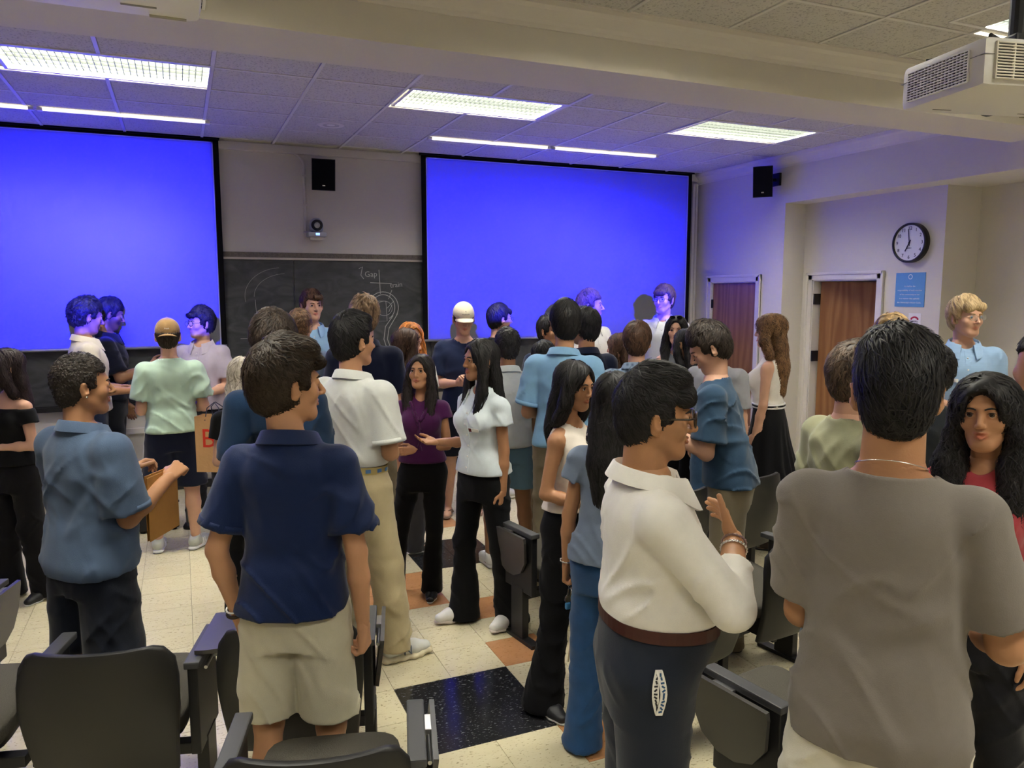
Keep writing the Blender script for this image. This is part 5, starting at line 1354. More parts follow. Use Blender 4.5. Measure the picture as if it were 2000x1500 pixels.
        if so.get('strap'): MB().tube([(-.037, .018, .03), (-.03, .02, .062), (0, .024, .076), (.03, .02, .062), (.037, .018, .03)], .006, 8).build('strap', sm_, so_)
        if k == 'flip':
            for q_ in (-1, 1): MB().tube([(q_ * .044, .02, .02), (q_ * .035, .06, .048), (q_ * .012, .105, .045), (0, .125, .02)], .006, 8).build('thong', mat('thong', so['col'], .6), so_)
    s['_root'], s['_arms'], s['_legs'], s['_HM'], s['_HF'], s['_S'] = root, arms, legs, HM, HF, S
    s['_rows'] = rows
    for fn in s.get('extra', []): fn(s)
    return s
# ---- worn things
def band(s, sd, t, r, m, thick=.004, name='bracelet', beads=0):
    """ring round a forearm at fraction t from elbow to wrist"""
    a = s['_arms'][sd]; c = a['el'] + (a['wr'] - a['el']) * t; d = Vector(a['wr'] - a['el']).normalized(); u = d.orthogonal().normalized(); w = d.cross(u); c = Vector(c); mb = MB(); n = 24
    pts = [c + (u * math.cos(2 * math.pi * i / n) + w * math.sin(2 * math.pi * i / n)) * r for i in range(n + 1)]
    o = mb.tube(pts, thick, 8, False).build(name, m, s['_root'], True)
    for i in range(beads):
        p = c + (u * math.cos(2 * math.pi * i / beads) + w * math.sin(2 * math.pi * i / beads)) * r
        MB().lathe([(0, -thick * 1.5), (thick * 1.1, -thick), (thick * 1.6, 0), (thick * 1.1, thick), (0, thick * 1.5)], 8, Matrix.Translation(p)).build('bead', m, o, True)
    return o
def glasses(frame, lens_w=.025, lens_h=.019, th=.0022, temple=None):
    def g(headpart, HM, HR):
        fm = mat('glasses_frame', frame, .3, .5); lm = glass_mat(); o = None
        for q in (-1, 1):
            c = Vector((q * .0325, .106, .006)); n = 20
            pts = []
            for i in range(n + 1):
                a = 2 * math.pi * i / n; ca, sa = math.cos(a), math.sin(a); k = (abs(ca) ** 3 + abs(sa) ** 3) ** (-1 / 3)
                pts.append(c + Vector((ca * k * lens_w, -abs(ca * k) * .004 * (1 if ca * q > 0 else 0), sa * k * lens_h)))
            e = MB().tube(pts, th, 6, False)
            e.tube([c + Vector((q * lens_w, -.004, .008)), Vector((q * .073, .080, .012)), Vector((q * .079, .0, .010)), Vector((q * .078, -.02, .0))], th * .9, 6)
            if q > 0: e.tube([Vector((-.0085, .107, .009)), Vector((0, .109, .011)), Vector((.0085, .107, .009))], th, 6)
            f = headpart('glasses', e.mesh('glasses'), fm)
            lens = MB(); lens.add([p for p in pts[:-1]], [tuple(range(n))]); me = lens.mesh('lens'); l_ = link('lens', me, f, lm)
    return g
def glass_mat():
    if 'glass' in MATS: return MATS['glass']
    m = bpy.data.materials.new('spectacle_lens'); nt, N, L, P = nodes_of(m)
    P.inputs['Base Color'].default_value = (.9, .95, 1, 1); P.inputs['Roughness'].default_value = .02; P.inputs['Alpha'].default_value = .12; P.inputs['Specular IOR Level'].default_value = .8
    MATS['glass'] = m; return m
def earrings(m=None, hoop=False):
    def g(headpart, HM, HR):
        for q in (-1, 1):
            if hoop: pts = [(q * .081, -.008 + .009 * math.sin(a), -.046 + .009 * math.cos(a)) for a in np.linspace(0, 2 * math.pi, 15)]; me = MB().tube(pts, .0018, 6, False).mesh('earring')
            else: me = MB().lathe([(0, -.005), (.004, -.003), (.005, 0), (.004, .003), (0, .005)], 10, Matrix.Translation((q * .086, -.006, -.034))).mesh('earring')
            headpart('earring', me, m or M_CHROME)
    return g
def cap(col, back=False, mark=None, markcol=(.05, .05, .05), mark2=None, strap=True):
    def g(headpart, HM, HR):
        cm = cloth('cap_twill', col, .85, .05, 20, .2, 500)
        F = Field(); F.u(ellip((0, -.010, .042), (.088, .110, .100)), .01); F.cut(plane((0, -.06 if not back else .06, -1), -.030), .004)
        F.sub(ellip((0, -.010, .036), (.082, .104, .094)), .004)
        yb = -1 if back else 1
        if back: F.sub(ellip((0, .11, .045), (.042, .05, .038)), .006)
        else: F.sub(ellip((0, -.115, .045), (.042, .05, .038)), .006)
        v, q = F.mesh(.005)
        o = headpart('cap', np_mesh('cap', v, q, [cm]))
        # peak
        P = Field(); P.u(ellip((0, yb * .115, .026), (.078, .075, .010)), .01)
        P2 = Field(); nn = 18; vs = []; fs = []
        for i in range(nn + 1):
            a = math.pi * i / nn
            for r_, zz in ((0.90, 0), (1.0, .0)):
                pass
        mb = MB(); rows_ = []
        for j, t in enumerate(np.linspace(0, 1, 7)):
            row = []
            for i in range(15):
                u = -1 + 2 * i / 14; x = u * .076; y = yb * (.105 * math.sqrt(max(.0, 1 - (u * .86) ** 2)) - .010 + t * .072 * (1 - abs(u) ** 2.6)); z = .034 - .020 * u * u - .014 * t
                row.append((x, y, z))
            rows_.append(row)
        vs = [p for r_ in rows_ for p in r_]; K = len(vs); vs += [(x, y, z - .0035) for x, y, z in vs]
        fs = []
        for j in range(6):
            for i in range(14): a = j * 15 + i; fs += [(a, a + 1, a + 16, a + 15), (K + a + 15, K + a + 16, K + a + 1, K + a)]
        for i in range(14): a = 6 * 15 + i; fs.append((a, a + 1, K + a + 1, K + a))
        mb.add(vs, fs); me = mb.mesh('peak'); pk = link('peak', me, o, cm, True)
        MB().lathe([(0, .006), (.006, .004), (.008, 0)], 12, Matrix.Translation((0, -.010, .141))).build('button', cm, o, True)
        if back: MB().tube([(x, math.sqrt(max(0, 1 - (x / .088) ** 2)) * .108 - .010, .022) for x in np.linspace(-.045, .045, 9)], .007, 8).build('strap', cm, o, True)
        mm = mat('cap_thread', markcol, .8)
        if mark:
            sg = -1 if back else 1
            for txt, sz_, zz in ((mark, .016, .065), (mark2 or '', .022, .088)):
                if not txt: continue
                me = text_mesh(txt, sz_, extr=.0006)
                for v_ in me.vertices:
                    x, z = v_.co.x, v_.co.y; k = math.sqrt(max(.05, 1 - (x / .088) ** 2 - ((zz + z - .042) / .100) ** 2)); v_.co = ((x if sg < 0 else -x), sg * (k * .110 + .0012 + v_.co.z) - .010, zz + z)
                me.update(); me.materials.clear(); link('lettering', me, o, mm)
    return g
# ------------------------------------------------------------------ who is in the room
SK_F = (.60, .35, .24); SK_T = (.54, .29, .16); SK_M = (.43, .22, .115); SK_B = (.28, .14, .072); SK_I = (.42, .21, .11)
BLK = (.010, .009, .0095); DBR = (.022, .014, .009); BRN = (.065, .036, .019); BLO = (.38, .25, .11); GIN = (.36, .13, .03)
def C(n, *rgb, **k):
    c = srgb(*rgb); g = .70 if max(c) < .55 else .92
    return cloth(n, tuple(v * g for v in c), **k)
KH = C('khaki_twill', 196, 180, 142); KHD = C('khaki_dark', 150, 138, 112); NVY = C('navy_cotton', 22, 32, 62); BLKC = C('black_cloth', 16, 16, 20, sheen=.05)
LEATHER = mat('brown_leather', (.10, .04, .02), .45)
FWDARM = dict(u=(.14, .05, -1), f=(-.35, 1, -.1), palm=(-.6, 0, -.6), curl=.45)
CLASP = dict(u=(.16, .05, -1), f=(-.75, .72, -.02), palm=(-.3, -.8, -.5), curl=.45)
CURLY = dict(curl=.010, freq=48, wave=1.2, lock=.030, lift=.010, rad=.0042)
WAVY = dict(curl=.007, freq=26, wave=.6, lock=.055, lift=.012, rad=.0040)
PEOPLE = []
def P_(**k): PEOPLE.append(k)
SNK = dict(kind='sneaker', col=(.62, .61, .58), sole=(.72, .70, .66)); DRK = dict(kind='dress', col=(.03, .02, .018), sole=(.02, .02, .02))
# --- nearest
P_(px=(560, 654), D=2.52, face=18, head=72, skin=SK_T, seed=11, iris=(.05, .03, .015), armw=.90, legw=.92, build=.92,
   label='young man in navy polo and pale khaki shorts with wavy dark hair, back turned', browcol=DBR, brow=.0042,
   hair=dict(col=DBR, top=.046, side=.024, back=.026, nape=.092, density=1.3, lumps=[((.03, .03, .115), (.05, .05, .035)), ((-.02, .05, .105), (.05, .045, .035)), ((.0, -.07, .06), (.07, .045, .07))], fringe=[((.025, .075, .078), (.05, .022, .020))], flow=(.1, .45, -.1), **WAVY),
   arms=dict(L=dict(u=(.30, -.12, -1), f=(-.12, .30, -1), curl=.35), R=dict(u=(.20, -.06, -1), f=(.04, .10, -1), curl=.75, thumb=.7)),
   top=dict(kind='polo', mat=C('navy_sport', 14, 36, 82, rough=.6, wrinkle=.5), collar=True, cuff=True, hem=.915, loose=.55, sleeve=.72, sflare=.020, hemtilt=(.0, .10), fold=.016), bottom=dict(kind='shorts', mat=C('stone_fleece', 205, 198, 172), hem=.535, rk=.112, fold=.014),
   shoes=SNK, extra=[lambda s: band(s, 'L', .93, .030, mat('cord_white', (.75, .74, .72), .7), .003), lambda s: (band(s, 'L', 1.0, .031, mat('watch_band', (.03, .02, .015), .6), .006, 'wristwatch'))])
P_(px=(155, 688), D=3.12, face=55, head=82, skin=SK_M, seed=23, build=1.06, label='young man in faded slate blue polo holding a brown folder, short tight curls', browcol=BLK,
   hair=dict(col=(.016, .012, .010), top=.014, side=.006, back=.008, nape=.070, density=1.6, curl=.006, freq=70, wave=1.6, lock=.014, lift=.008, rad=.0036), headgear=[earrings()],
   arms=dict(R=dict(u=(.10, .12, -1), f=(-.10, 1, .52), palm=(-.5, .2, -.6), curl=.7, thumb=.8), L=dict(u=(.10, .30, -1), f=(-.25, 1, .40), palm=(-.5, 0, -.8), curl=.6)),
   top=dict(kind='polo', mat=C('slate_pique', 92, 112, 142, var=.14, vscale=9), collar=True, cuff=True, hem=.86, loose=.75, sleeve=.86, sflare=.026, soff=.024, fold=.014, hemtilt=(0, .06)),
   bottom=dict(kind='shorts', mat=C('navy_fleece', 24, 30, 44), hem=.50, rk=.115), shoes=dict(kind='sneaker', col=(.05, .05, .05)))
P_(px=(1758, 634), D=1.8, face=3, head=-2, skin=SK_M, seed=31, build=.97, neckw=1.15, label='man in plain grey t-shirt close to the camera, seen from behind', face_detail=False,
   hair=dict(col=BLK, top=.034, side=.003, back=.012, nape=.050, density=1.6, lift=.014, lock=.06, rad=.0030, curl=.003, freq=30, lumps=[((-.015, .02, .122), (.04, .05, .028)), ((-.03, -.01, .10), (.04, .05, .035)), ((.035, -.01, .10), (.04, .05, .033))], flow=(.15, -.15, -.15), crown=(-.01, .03, .14)),
   arms=dict(R=dict(u=(.28, .10, -1), f=(-.3, 1, -.15)), L=dict(u=(.05, .12, -1), f=(-.5, 1, .1))), lod=dict(cloth=.0065),
   top=dict(kind='tee', mat=C('grey_jersey', 142, 134, 126, wrinkle=.45, var=.05, vscale=60), hem=.84, loose=.75, sleeve=.80, sflare=.015, soff=.018, fold=.013, crewr=.088),
   bottom=dict(kind='shorts', mat=C('cream_shorts', 225, 220, 205), hem=.48, rk=.115), shoes=SNK,
   extra=[lambda s: neck_chain(s)])
P_(px=(1277, 710), D=2.22, face=76, head=84, skin=(.44, .225, .11), seed=41, build=1.16, belly=.05, neckw=1.15, jaw=1.06, beard=.22, pitch=2, label='man with glasses and folded arms in white shirt, lanyard at the hip', browcol=BLK, lips=.6,
   hair=dict(col=BLK, top=.040, side=.007, back=.010, nape=.066, density=1.3, lift=.012, lock=.055, rad=.0034, curl=.004, freq=28, wave=.4, lumps=[((0, .03, .115), (.062, .055, .035))], fringe=[((.0, .074, .080), (.055, .022, .018)), ((.035, .066, .066), (.032, .026, .022)), ((-.03, .068, .070), (.03, .022, .020))], flow=(.1, .8, -.15), hairline=.066), headgear=[glasses((.045, .028, .016), .026, .021, .0030)],
   arms=dict(R=dict(u=(.22, .60, -.76), f=(-.84, .30, .46), hand=(-.80, .0, .5), palm=(-.3, -.9, -.1), curl=.25, thumb=-.3), L=dict(u=(.10, .42, -.92), f=(-.95, .30, -.06), hand=(-.96, -.12, -.12), palm=(.1, -1, .1), curl=.5)),
   top=dict(kind='dress', mat=C('white_poplin', 238, 234, 226, wrinkle=.5), collar=True, collarw=1.06, open=150, hem=1.055, tuck=True, loose=.35, sleeve=1.62, soff=.012, fold=.014, fx=7, fz=5, placket=(1.06, 1.42), buttons=6, vneck=.02),
   bottom=dict(kind='pants', mat=C('navy_chino', 40, 46, 60), waist=1.068, r=(.108, .086, .075), belt=mat('maroon_leather', (.055, .015, .012), .45)), shoes=DRK,
   extra=[lambda s: band(s, 'R', .86, .035, M_CHROME, .0035, 'bracelet', 22), lambda s: band(s, 'R', .97, .033, mat('bead_mauve', (.28, .18, .17), .4), .003, 'bracelet', 20), lambda s: lanyard(s), lambda s: pocket_tag(s)])
P_(px=(1935, 722), D=2.5, face=196, head=190, fem=True, skin=(.43, .22, .115), seed=47, smile=.25, mouth=.0045, teeth=True, lash=True, pitch=-2, roll=4, label='woman with loose black curls and red top facing the camera at the right edge', browcol=BLK, brow=.0034, gaze=(-4, 0),
   hair=dict(kind='long', col=BLK, length=.36, spread=1.35, vol=.020, density=1.3, curl=.008, freq=22, wave=.9, wf=45, lock=.15, lift=.014, rad=.0036, partx=.02),
   top=dict(kind='blouse', mat=C('rose_knit', 178, 66, 74), hem=.95, sleeve=.35, vneck=.05), bottom=dict(kind='pants', mat=C('dark_slacks', 30, 30, 36)), shoes=DRK)
P_(px=(1200, 722), D=3.15, face=22, head=18, fem=True, skin=SK_M, seed=53, label='woman in grey-blue shirt and jeans, straight black hair, holding keys', face_detail=False,
   hair=dict(kind='long', col=BLK, length=.40, spread=1.0, vol=.008, lock=.22, density=1.4, lift=.004, front=(0, 0)),
   arms=dict(L=dict(u=(.22, -.04, -1), f=(.08, .06, -1), curl=.75, thumb=.6), R=dict(u=(.1, .1, -1), f=(-.3, 1, 0))), feet=dict(L=(.12, .02, 25), R=(.10, .10, 5)),
   top=dict(kind='blouse', mat=C('chambray', 128, 142, 165, var=.12, vscale=12), hem=.93, loose=.55, sleeve=.34, sflare=.022, soff=.018, fold=.014),
   bottom=dict(kind='flare', name='jeans', mat=denim(srgb(38, 74, 118)), r=(.098, .076, .098), waist=1.0), shoes=dict(kind='sneaker', col=(.70, .69, .64), sole=(.72, .70, .64), chunk=.004),
   extra=[lambda s: band(s, 'L', .95, .028, M_CHROME, .003, 'bangle', 9), lambda s: keys(s)])
P_(px=(1118, 700), D=3.7, face=118, head=128, fem=True, skin=(.43, .22, .115), seed=59, lash=True, pitch=6, label='woman in white ribbed sleeveless top and black flares, long black hair', browcol=BLK, brow=.0034,
   hair=dict(kind='long', col=BLK, length=.34, spread=1.1, vol=.010, lock=.2, front=(0, .0), density=1.3), headgear=[earrings(hoop=True)],
   arms=dict(R=dict(u=(.22, -.10, -1), f=(-.30, 1, -.22), palm=(-.6, 0, -.6), curl=.5), L=dict(u=(.15, .05, -1), f=(-.4, 1, -.1))), feet=dict(R=(.24, .02, 30), L=(.10, .10, 20)),
   top=dict(kind='tank', mat=C('ivory_rib', 232, 222, 210), hem=1.00, loose=.1, sleeve=0, off=.010, fold=.006, neck=[ellip((0, .02, 1.47), (.078, .12, .05))]),
   bottom=dict(kind='flare', mat=BLKC, r=(.096, .072, .112), waist=1.03), shoes=dict(kind='flat', col=(.015, .015, .018), strap=True),
   extra=[lambda s: band(s, 'R', .80, .030, M_CHROME, .0035, 'bangle')])
# --- second ring
P_(px=(1672, 664), D=3.1, face=48, head=36, skin=SK_F, seed=61, label='man in olive t-shirt reaching out his arm, left of the grey t-shirt', face_detail=False,
   hair=dict(col=(.055, .036, .024), top=.030, side=.016, back=.018, nape=.080, **WAVY), arms=dict(R=dict(u=(.55, .35, -.8), f=(-.1, 1, .08)), L=dict(u=(.1, .1, -1), f=(-.3, 1, 0))),
   top=dict(kind='tee', mat=C('olive_jersey', 172, 172, 138), hem=.86, loose=.8, sleeve=.85, sflare=.03, soff=.026, fold=.016), bottom=dict(kind='pants', mat=C('blue_denim', 70, 92, 122)), shoes=SNK, extra=[lambda s: back_print(s)])
P_(px=(688, 606), D=4.05, face=38, head=58, skin=SK_T, seed=67, build=1.03, label='man in white polo, khaki trousers and patterned belt, black hair, turned away', browcol=BLK,
   hair=dict(col=BLK, top=.040, side=.012, back=.016, nape=.070, density=1.3, lift=.010, lock=.05, lumps=[((0, .03, .11), (.06, .055, .035))], flow=(0, .4, -.2)),
   arms=dict(R=dict(u=(.16, .02, -1), f=(-.85, .8, -.25), curl=.4), L=dict(u=(.16, .08, -1), f=(-.3, 1, -.2))), feet=dict(R=(.20, .06, 35), L=(.14, -.12, 5)),
   top=dict(kind='polo', mat=C('white_pique', 226, 228, 224, wrinkle=.45), collar=True, cuff=True, hem=1.02, tuck=True, loose=.55, sleeve=.82, sflare=.018, fold=.014),
   bottom=dict(kind='pants', mat=KH, r=(.104, .084, .074), belt=mat('belt_canvas', srgb(190, 170, 110), .7), beltmark=mat('emblem_blue', srgb(90, 130, 180), .6), hem=.06, fold=.014, fz=7),
   shoes=dict(kind='sneaker', col=(.62, .62, .58), sole=(.68, .60, .42), chunk=.010, mark='N', marksize=.062))
P_(px=(1396, 622), D=4.25, face=274, head=258, pitch=30, skin=SK_F, seed=71, lean=(0, .10), label='man in slate blue t-shirt looking down at his phone', browcol=DBR,
   hair=dict(col=(.022, .016, .013), top=.038, side=.016, back=.022, nape=.086, density=1.3, flow=(0, .5, -.2), **WAVY),
   arms=dict(L=dict(u=(.08, .08, -1), f=(-.18, 1, .55), palm=(-.4, -.2, 1), curl=.5), R=dict(u=(.08, .12, -1), f=(-.25, 1, .58), palm=(-.4, -.2, 1), curl=.5)),
   top=dict(kind='tee', mat=C('slate_jersey', 56, 84, 112), hem=.90, loose=.75, sleeve=.74, sflare=.022, soff=.022, fold=.016), bottom=dict(kind='pants', mat=KHD, r=(.102, .082, .074)), shoes=DRK, extra=[lambda s: phone(s, 'L')])
P_(px=(822, 688), D=4.95, face=188, head=202, fem=True, skin=SK_I, seed=73, lash=True, smile=.15, pitch=-6, gaze=(-8, 8), label='woman in purple ruffled blouse holding her own arm, black trousers', browcol=BLK, brow=.0032, lod=dict(head=.0045),
   hair=dict(kind='long', col=(.014, .010, .009), length=.36, spread=1.05, vol=.008, lock=.2), headgear=[earrings()],
   arms=dict(L=dict(u=(.16, .06, -1), f=(-1, .42, -.06), palm=(0, -1, -.2), curl=.35), R=dict(u=(.06, .0, -1), f=(-.02, .12, -1), palm=(-.3, -1, 0), curl=.08, spread=9)), feet=dict(L=(.06, .06, 4), R=(.22, .03, 12)),
   top=dict(kind='blouse', mat=C('plum_jersey', 84, 30, 84), hem=.985, loose=.15, sleeve=.26, sflare=.012, vneck=.075, fold=.008), bottom=dict(kind='flare', mat=BLKC, r=(.090, .064, .082), waist=1.02), shoes=dict(kind='flat', col=(.012, .012, .014), rough=.25, strap=True),
   extra=[lambda s: ruffles(s), lambda s: pendant(s)])
P_(px=(940, 658), D=4.5, face=226, head=244, fem=True, skin=SK_I, seed=79, lash=True, smile=.9, teeth=True, mouth=.002, roll=-4, label='smiling woman in short-sleeved white shirt, black flares and white sneakers', browcol=BLK, brow=.0032, lod=dict(head=.0045),
   hair=dict(kind='long', col=BLK, length=.40, spread=1.05, vol=.010, lock=.22, front=(.75, .8)), headgear=[earrings(hoop=True)],
   arms=dict(L=dict(u=(.12, -.02, -1), f=(.0, .05, -1), curl=.55), R=dict(u=(.14, -.12, -1), f=(.12, .9, .12), palm=(-.3, 0, 1), curl=.2, spread=8)), feet=dict(R=(.10, .10, 20), L=(.16, -.05, 10)),
   top=dict(kind='blouse', mat=C('pale_blue_poplin', 218, 228, 234), collar=True, collarw=1.1, open=140, hem=.95, loose=.35, sleeve=.42, sflare=.022, soff=.014, vneck=.06, placket=(.97, 1.36), buttons=6, badge=(-.075, 1.23), badgecol=(.12, .02, .02), fold=.010),
   bottom=dict(kind='flare', mat=C('black_stretch', 17, 18, 22, sheen=.05), r=(.094, .066, .108), waist=1.02), shoes=dict(kind='sneaker', col=(.72, .70, .68), sole=(.66, .58, .56), laces=False), extra=[lambda s: phone(s, 'L')])
P_(px=(1890, 574), D=5.4, face=166, head=142, skin=SK_F, seed=83, label='tall blond man in pale blue polo with clasped hands by the far right corner', browcol=(.2, .12, .05), iris=(.1, .14, .18), jaw=.97,
   hair=dict(col=BLO, tip=(.55, .40, .22), top=.026, side=.020, back=.018, nape=.078, density=1.4, lock=.06, lift=.006, fringe=[((-.03, .068, .070), (.042, .020, .026)), ((.035, .062, .066), (.032, .020, .028))], flow=(.15, .6, -.5), hairline=.055), headgear=[glasses((.35, .30, .22), .023, .017, .001)],
   arms=dict(L=dict(CLASP), R=dict(CLASP, f=(-.7, .75, -.08))), top=dict(kind='polo', mat=C('sky_stripe', 150, 180, 215, stretch=(1, 1, 40), var=.12, vscale=6), collar=True, cuff=True, hem=1.0, tuck=True, loose=.55, sleeve=.82, placket=(1.28, 1.42), badge=(.085, 1.24), vneck=.02),
   bottom=dict(kind='pants', name='jeans', mat=denim(srgb(44, 62, 88)), belt=LEATHER), shoes=DRK)
P_(px=(10, 677), D=4.85, face=238, head=262, fem=True, skin=SK_F, seed=89, label='woman in black off-shoulder top cut by the left edge, long dark hair', browcol=DBR,
   hair=dict(kind='long', col=(.018, .011, .012), length=.40, spread=1.1, vol=.010, front=(0, 0), lock=.2, wave=.3),
   arms=dict(L=dict(u=(.18, -.02, -1), f=(-.80, .75, .02), curl=.4), R=dict(u=(.12, .0, -1), f=(-.5, .9, 0))), feet=dict(L=(.10, -.05, 20), R=(.12, .05, 10)),
   top=dict(kind='off', mat=C('black_knit', 18, 18, 22, sheen=.05), hem=.97, loose=.1, sleeve=.42, off=.012, badge=(.02, 1.24)), bottom=dict(kind='flare', mat=C('black_crepe', 20, 19, 24, sheen=.05), r=(.100, .082, .105), waist=1.03), shoes=dict(kind='flat', col=(.014, .014, .016)),
   extra=[lambda s: band(s, 'L', .9, .028, mat('gold', (.7, .48, .22), .3, metal=1), .0018, 'bracelet')])
# --- middle of the room
P_(px=(326, 620), D=5.8, face=-4, head=2, skin=SK_F, seed=97, label='man in pale green t-shirt and backwards tan cap, navy shorts', face_detail=False,
   hair=dict(col=DBR, top=.012, side=.008, back=.010, nape=.085, under=.03, lift=.004), headgear=[cap(srgb(150, 118, 78), True, 'fresh', (.7, .66, .55))], arms=dict(L=dict(FWDARM), R=dict(FWDARM, u=(.2, 0, -1))), feet=dict(R=(.12, .0, 40), L=(.14, .05, -10)),
   top=dict(kind='tee', mat=C('sage_jersey', 178, 202, 184), hem=.92, loose=.6, sleeve=.72, sflare=.02, soff=.022, fold=.016), bottom=dict(kind='shorts', mat=C('navy_mesh', 22, 28, 52), hem=.50, rk=.118),
   shoes=dict(kind='sneaker', col=(.48, .50, .44), sole=(.74, .73, .70), stripes=True), extra=[lambda s: side_stripes(s)])
P_(px=(390, 596), D=6.9, face=205, head=238, skin=SK_F, seed=101, label='curly-haired man with glasses and blue name card in lavender polo', browcol=BLK, hair=dict(col=BLK, top=.040, side=.020, back=.026, nape=.098, fringe=[((0, .08, .075), (.05, .025, .022))], **CURLY), headgear=[glasses((.02, .02, .025))],
   arms=dict(L=dict(FWDARM, f=(-.3, 1, -.15)), R=dict(FWDARM)), top=dict(kind='polo', mat=C('lavender_jersey', 190, 180, 196), collar=True, hem=.90, loose=.7, sleeve=.75, placket=(1.28, 1.42), tagcard=(.02, 1.25), vneck=.03), bottom=dict(kind='pants', mat=C('charcoal', 40, 40, 46)), shoes=DRK)
P_(px=(163, 577), D=6.3, face=82, head=78, pitch=14, skin=SK_M, seed=103, label='man in cream polo with thick curly black hair before the left screen', browcol=BLK, hair=dict(col=BLK, top=.040, side=.022, back=.034, nape=.082, **CURLY),
   arms=dict(R=dict(FWDARM), L=dict(FWDARM)), top=dict(kind='polo', mat=C('cream_pique', 226, 216, 200), collar=True, hem=.92, loose=.6, sleeve=.8), bottom=dict(kind='pants', mat=NVY), shoes=DRK)
P_(px=(207, 578), D=7.0, face=95, head=86, pitch=18, skin=SK_B, beard=.7, seed=107, label='bearded man in dark shirt behind the cream polo, head bowed', browcol=BLK, hair=dict(col=BLK, top=.026, side=.012, back=.014, **WAVY),
   arms=dict(R=dict(u=(.12, .35, -1), f=(-.1, 1, .42), curl=.6), L=dict(u=(.1, .1, -1), f=(0, .3, -1))), top=dict(kind='polo', mat=C('ink_pique', 20, 24, 40), collar=True, hem=.92, sleeve=.8), bottom=dict(kind='pants', mat=C('ink_slacks', 20, 22, 30)), shoes=DRK)
P_(px=(530, 602), D=3.5, face=-4, head=-10, lean=(-.15, 0), build=.86, skin=SK_F, seed=109, label='tall man with curly dark hair in teal polo behind the navy polo', face_detail=False, hair=dict(col=(.024, .016, .012), top=.034, side=.018, back=.020, **WAVY),
   arms=dict(L=dict(FWDARM), R=dict(FWDARM)), top=dict(kind='polo', mat=C('teal_pique', 30, 58, 92), collar=True, hem=.92, loose=.6, sleeve=.8), bottom=dict(kind='pants', mat=KHD), shoes=DRK)
P_(px=(474, 694), D=4.45, face=10, head=12, fem=True, skin=SK_F, seed=113, label='blonde woman in black top half hidden behind the navy polo', face_detail=False, hair=dict(kind='long', col=(.42, .34, .24), tip=(.66, .60, .50), length=.24, lock=.16),
   top=dict(kind='blouse', mat=C('black_tee', 17, 17, 20, sheen=.05), hem=.95, sleeve=.4, loose=.3), bottom=dict(kind='pants', mat=BLKC, r=(.095, .07, .06)), shoes=DRK, arms=dict(L=dict(FWDARM), R=dict(FWDARM)))
P_(px=(585, 602), D=6.15, face=18, head=22, skin=SK_F, seed=127, label='man with short light brown curls, back of the head beside the chalkboard', face_detail=False, hair=dict(col=(.10, .055, .028), top=.020, side=.010, back=.012, **CURLY), top=dict(kind='polo', mat=C('grey_blue_pique', 90, 105, 130), collar=True, hem=.92), bottom=dict(kind='pants', mat=KHD), shoes=DRK, arms=dict(L=dict(FWDARM), R=dict(FWDARM)))
P_(px=(608, 563), D=7.3, face=172, head=160, skin=SK_F, seed=131, label='brown-haired man in light blue shirt facing the room before the chalkboard', browcol=BRN, smile=.2, lod=dict(head=.0055),
   hair=dict(col=(.05, .024, .014), top=.024, side=.010, back=.012, lock=.05, fringe=[((-.02, .078, .074), (.045, .02, .022))], flow=(.3, .5, -.2)), top=dict(kind='dress', mat=C('light_blue_oxford', 138, 172, 205), collar=True, hem=1.0, tuck=True, sleeve=1.5, placket=(1.05, 1.42), buttons=5, vneck=.02), bottom=dict(kind='pants', mat=KHD, belt=LEATHER), shoes=DRK)
P_(px=(710, 573), D=5.4, face=5, head=-6, skin=SK_F, seed=137, label='man in dark navy polo with frosted brown hair, facing the chalkboard', face_detail=False, hair=dict(col=(.085, .045, .024), tip=(.34, .22, .13), top=.026, side=.012, back=.014, lift=.014, lock=.045, density=1.3),
   top=dict(kind='polo', mat=C('midnight_pique', 20, 28, 56), collar=True, hem=.92, loose=.5, sleeve=.8), bottom=dict(kind='pants', mat=KHD), shoes=DRK, arms=dict(L=dict(FWDARM), R=dict(FWDARM)))
P_(px=(793, 638), D=5.8, face=62, head=76, fem=True, skin=SK_F, seed=139, lash=True, label='woman in orange sleeveless top with straight brown hair, in profile', browcol=BRN, hair=dict(kind='long', col=(.045, .024, .015), length=.32, front=(0, 0), lock=.2, hairline=.006),
   top=dict(kind='tank', mat=C('orange_crepe', 232, 92, 30), hem=.80, loose=.2, sleeve=0, off=.012), bottom=dict(kind='pants', mat=C('grey_slacks', 60, 58, 62)), shoes=dict(kind='flat', col=(.015, .015, .018), strap=True), feet=dict(L=(.1, 0, 5), R=(.1, .03, 8)))
P_(px=(803, 626), D=6.4, face=190, head=150, fem=True, skin=SK_F, seed=149, label='ginger-haired woman of whom only the crown shows behind the orange top', browcol=GIN, hair=dict(kind='long', col=GIN, length=.30), top=dict(kind='blouse', mat=C('white_blouse', 210, 205, 200), hem=.95), bottom=dict(kind='pants', mat=BLKC), shoes=DRK)
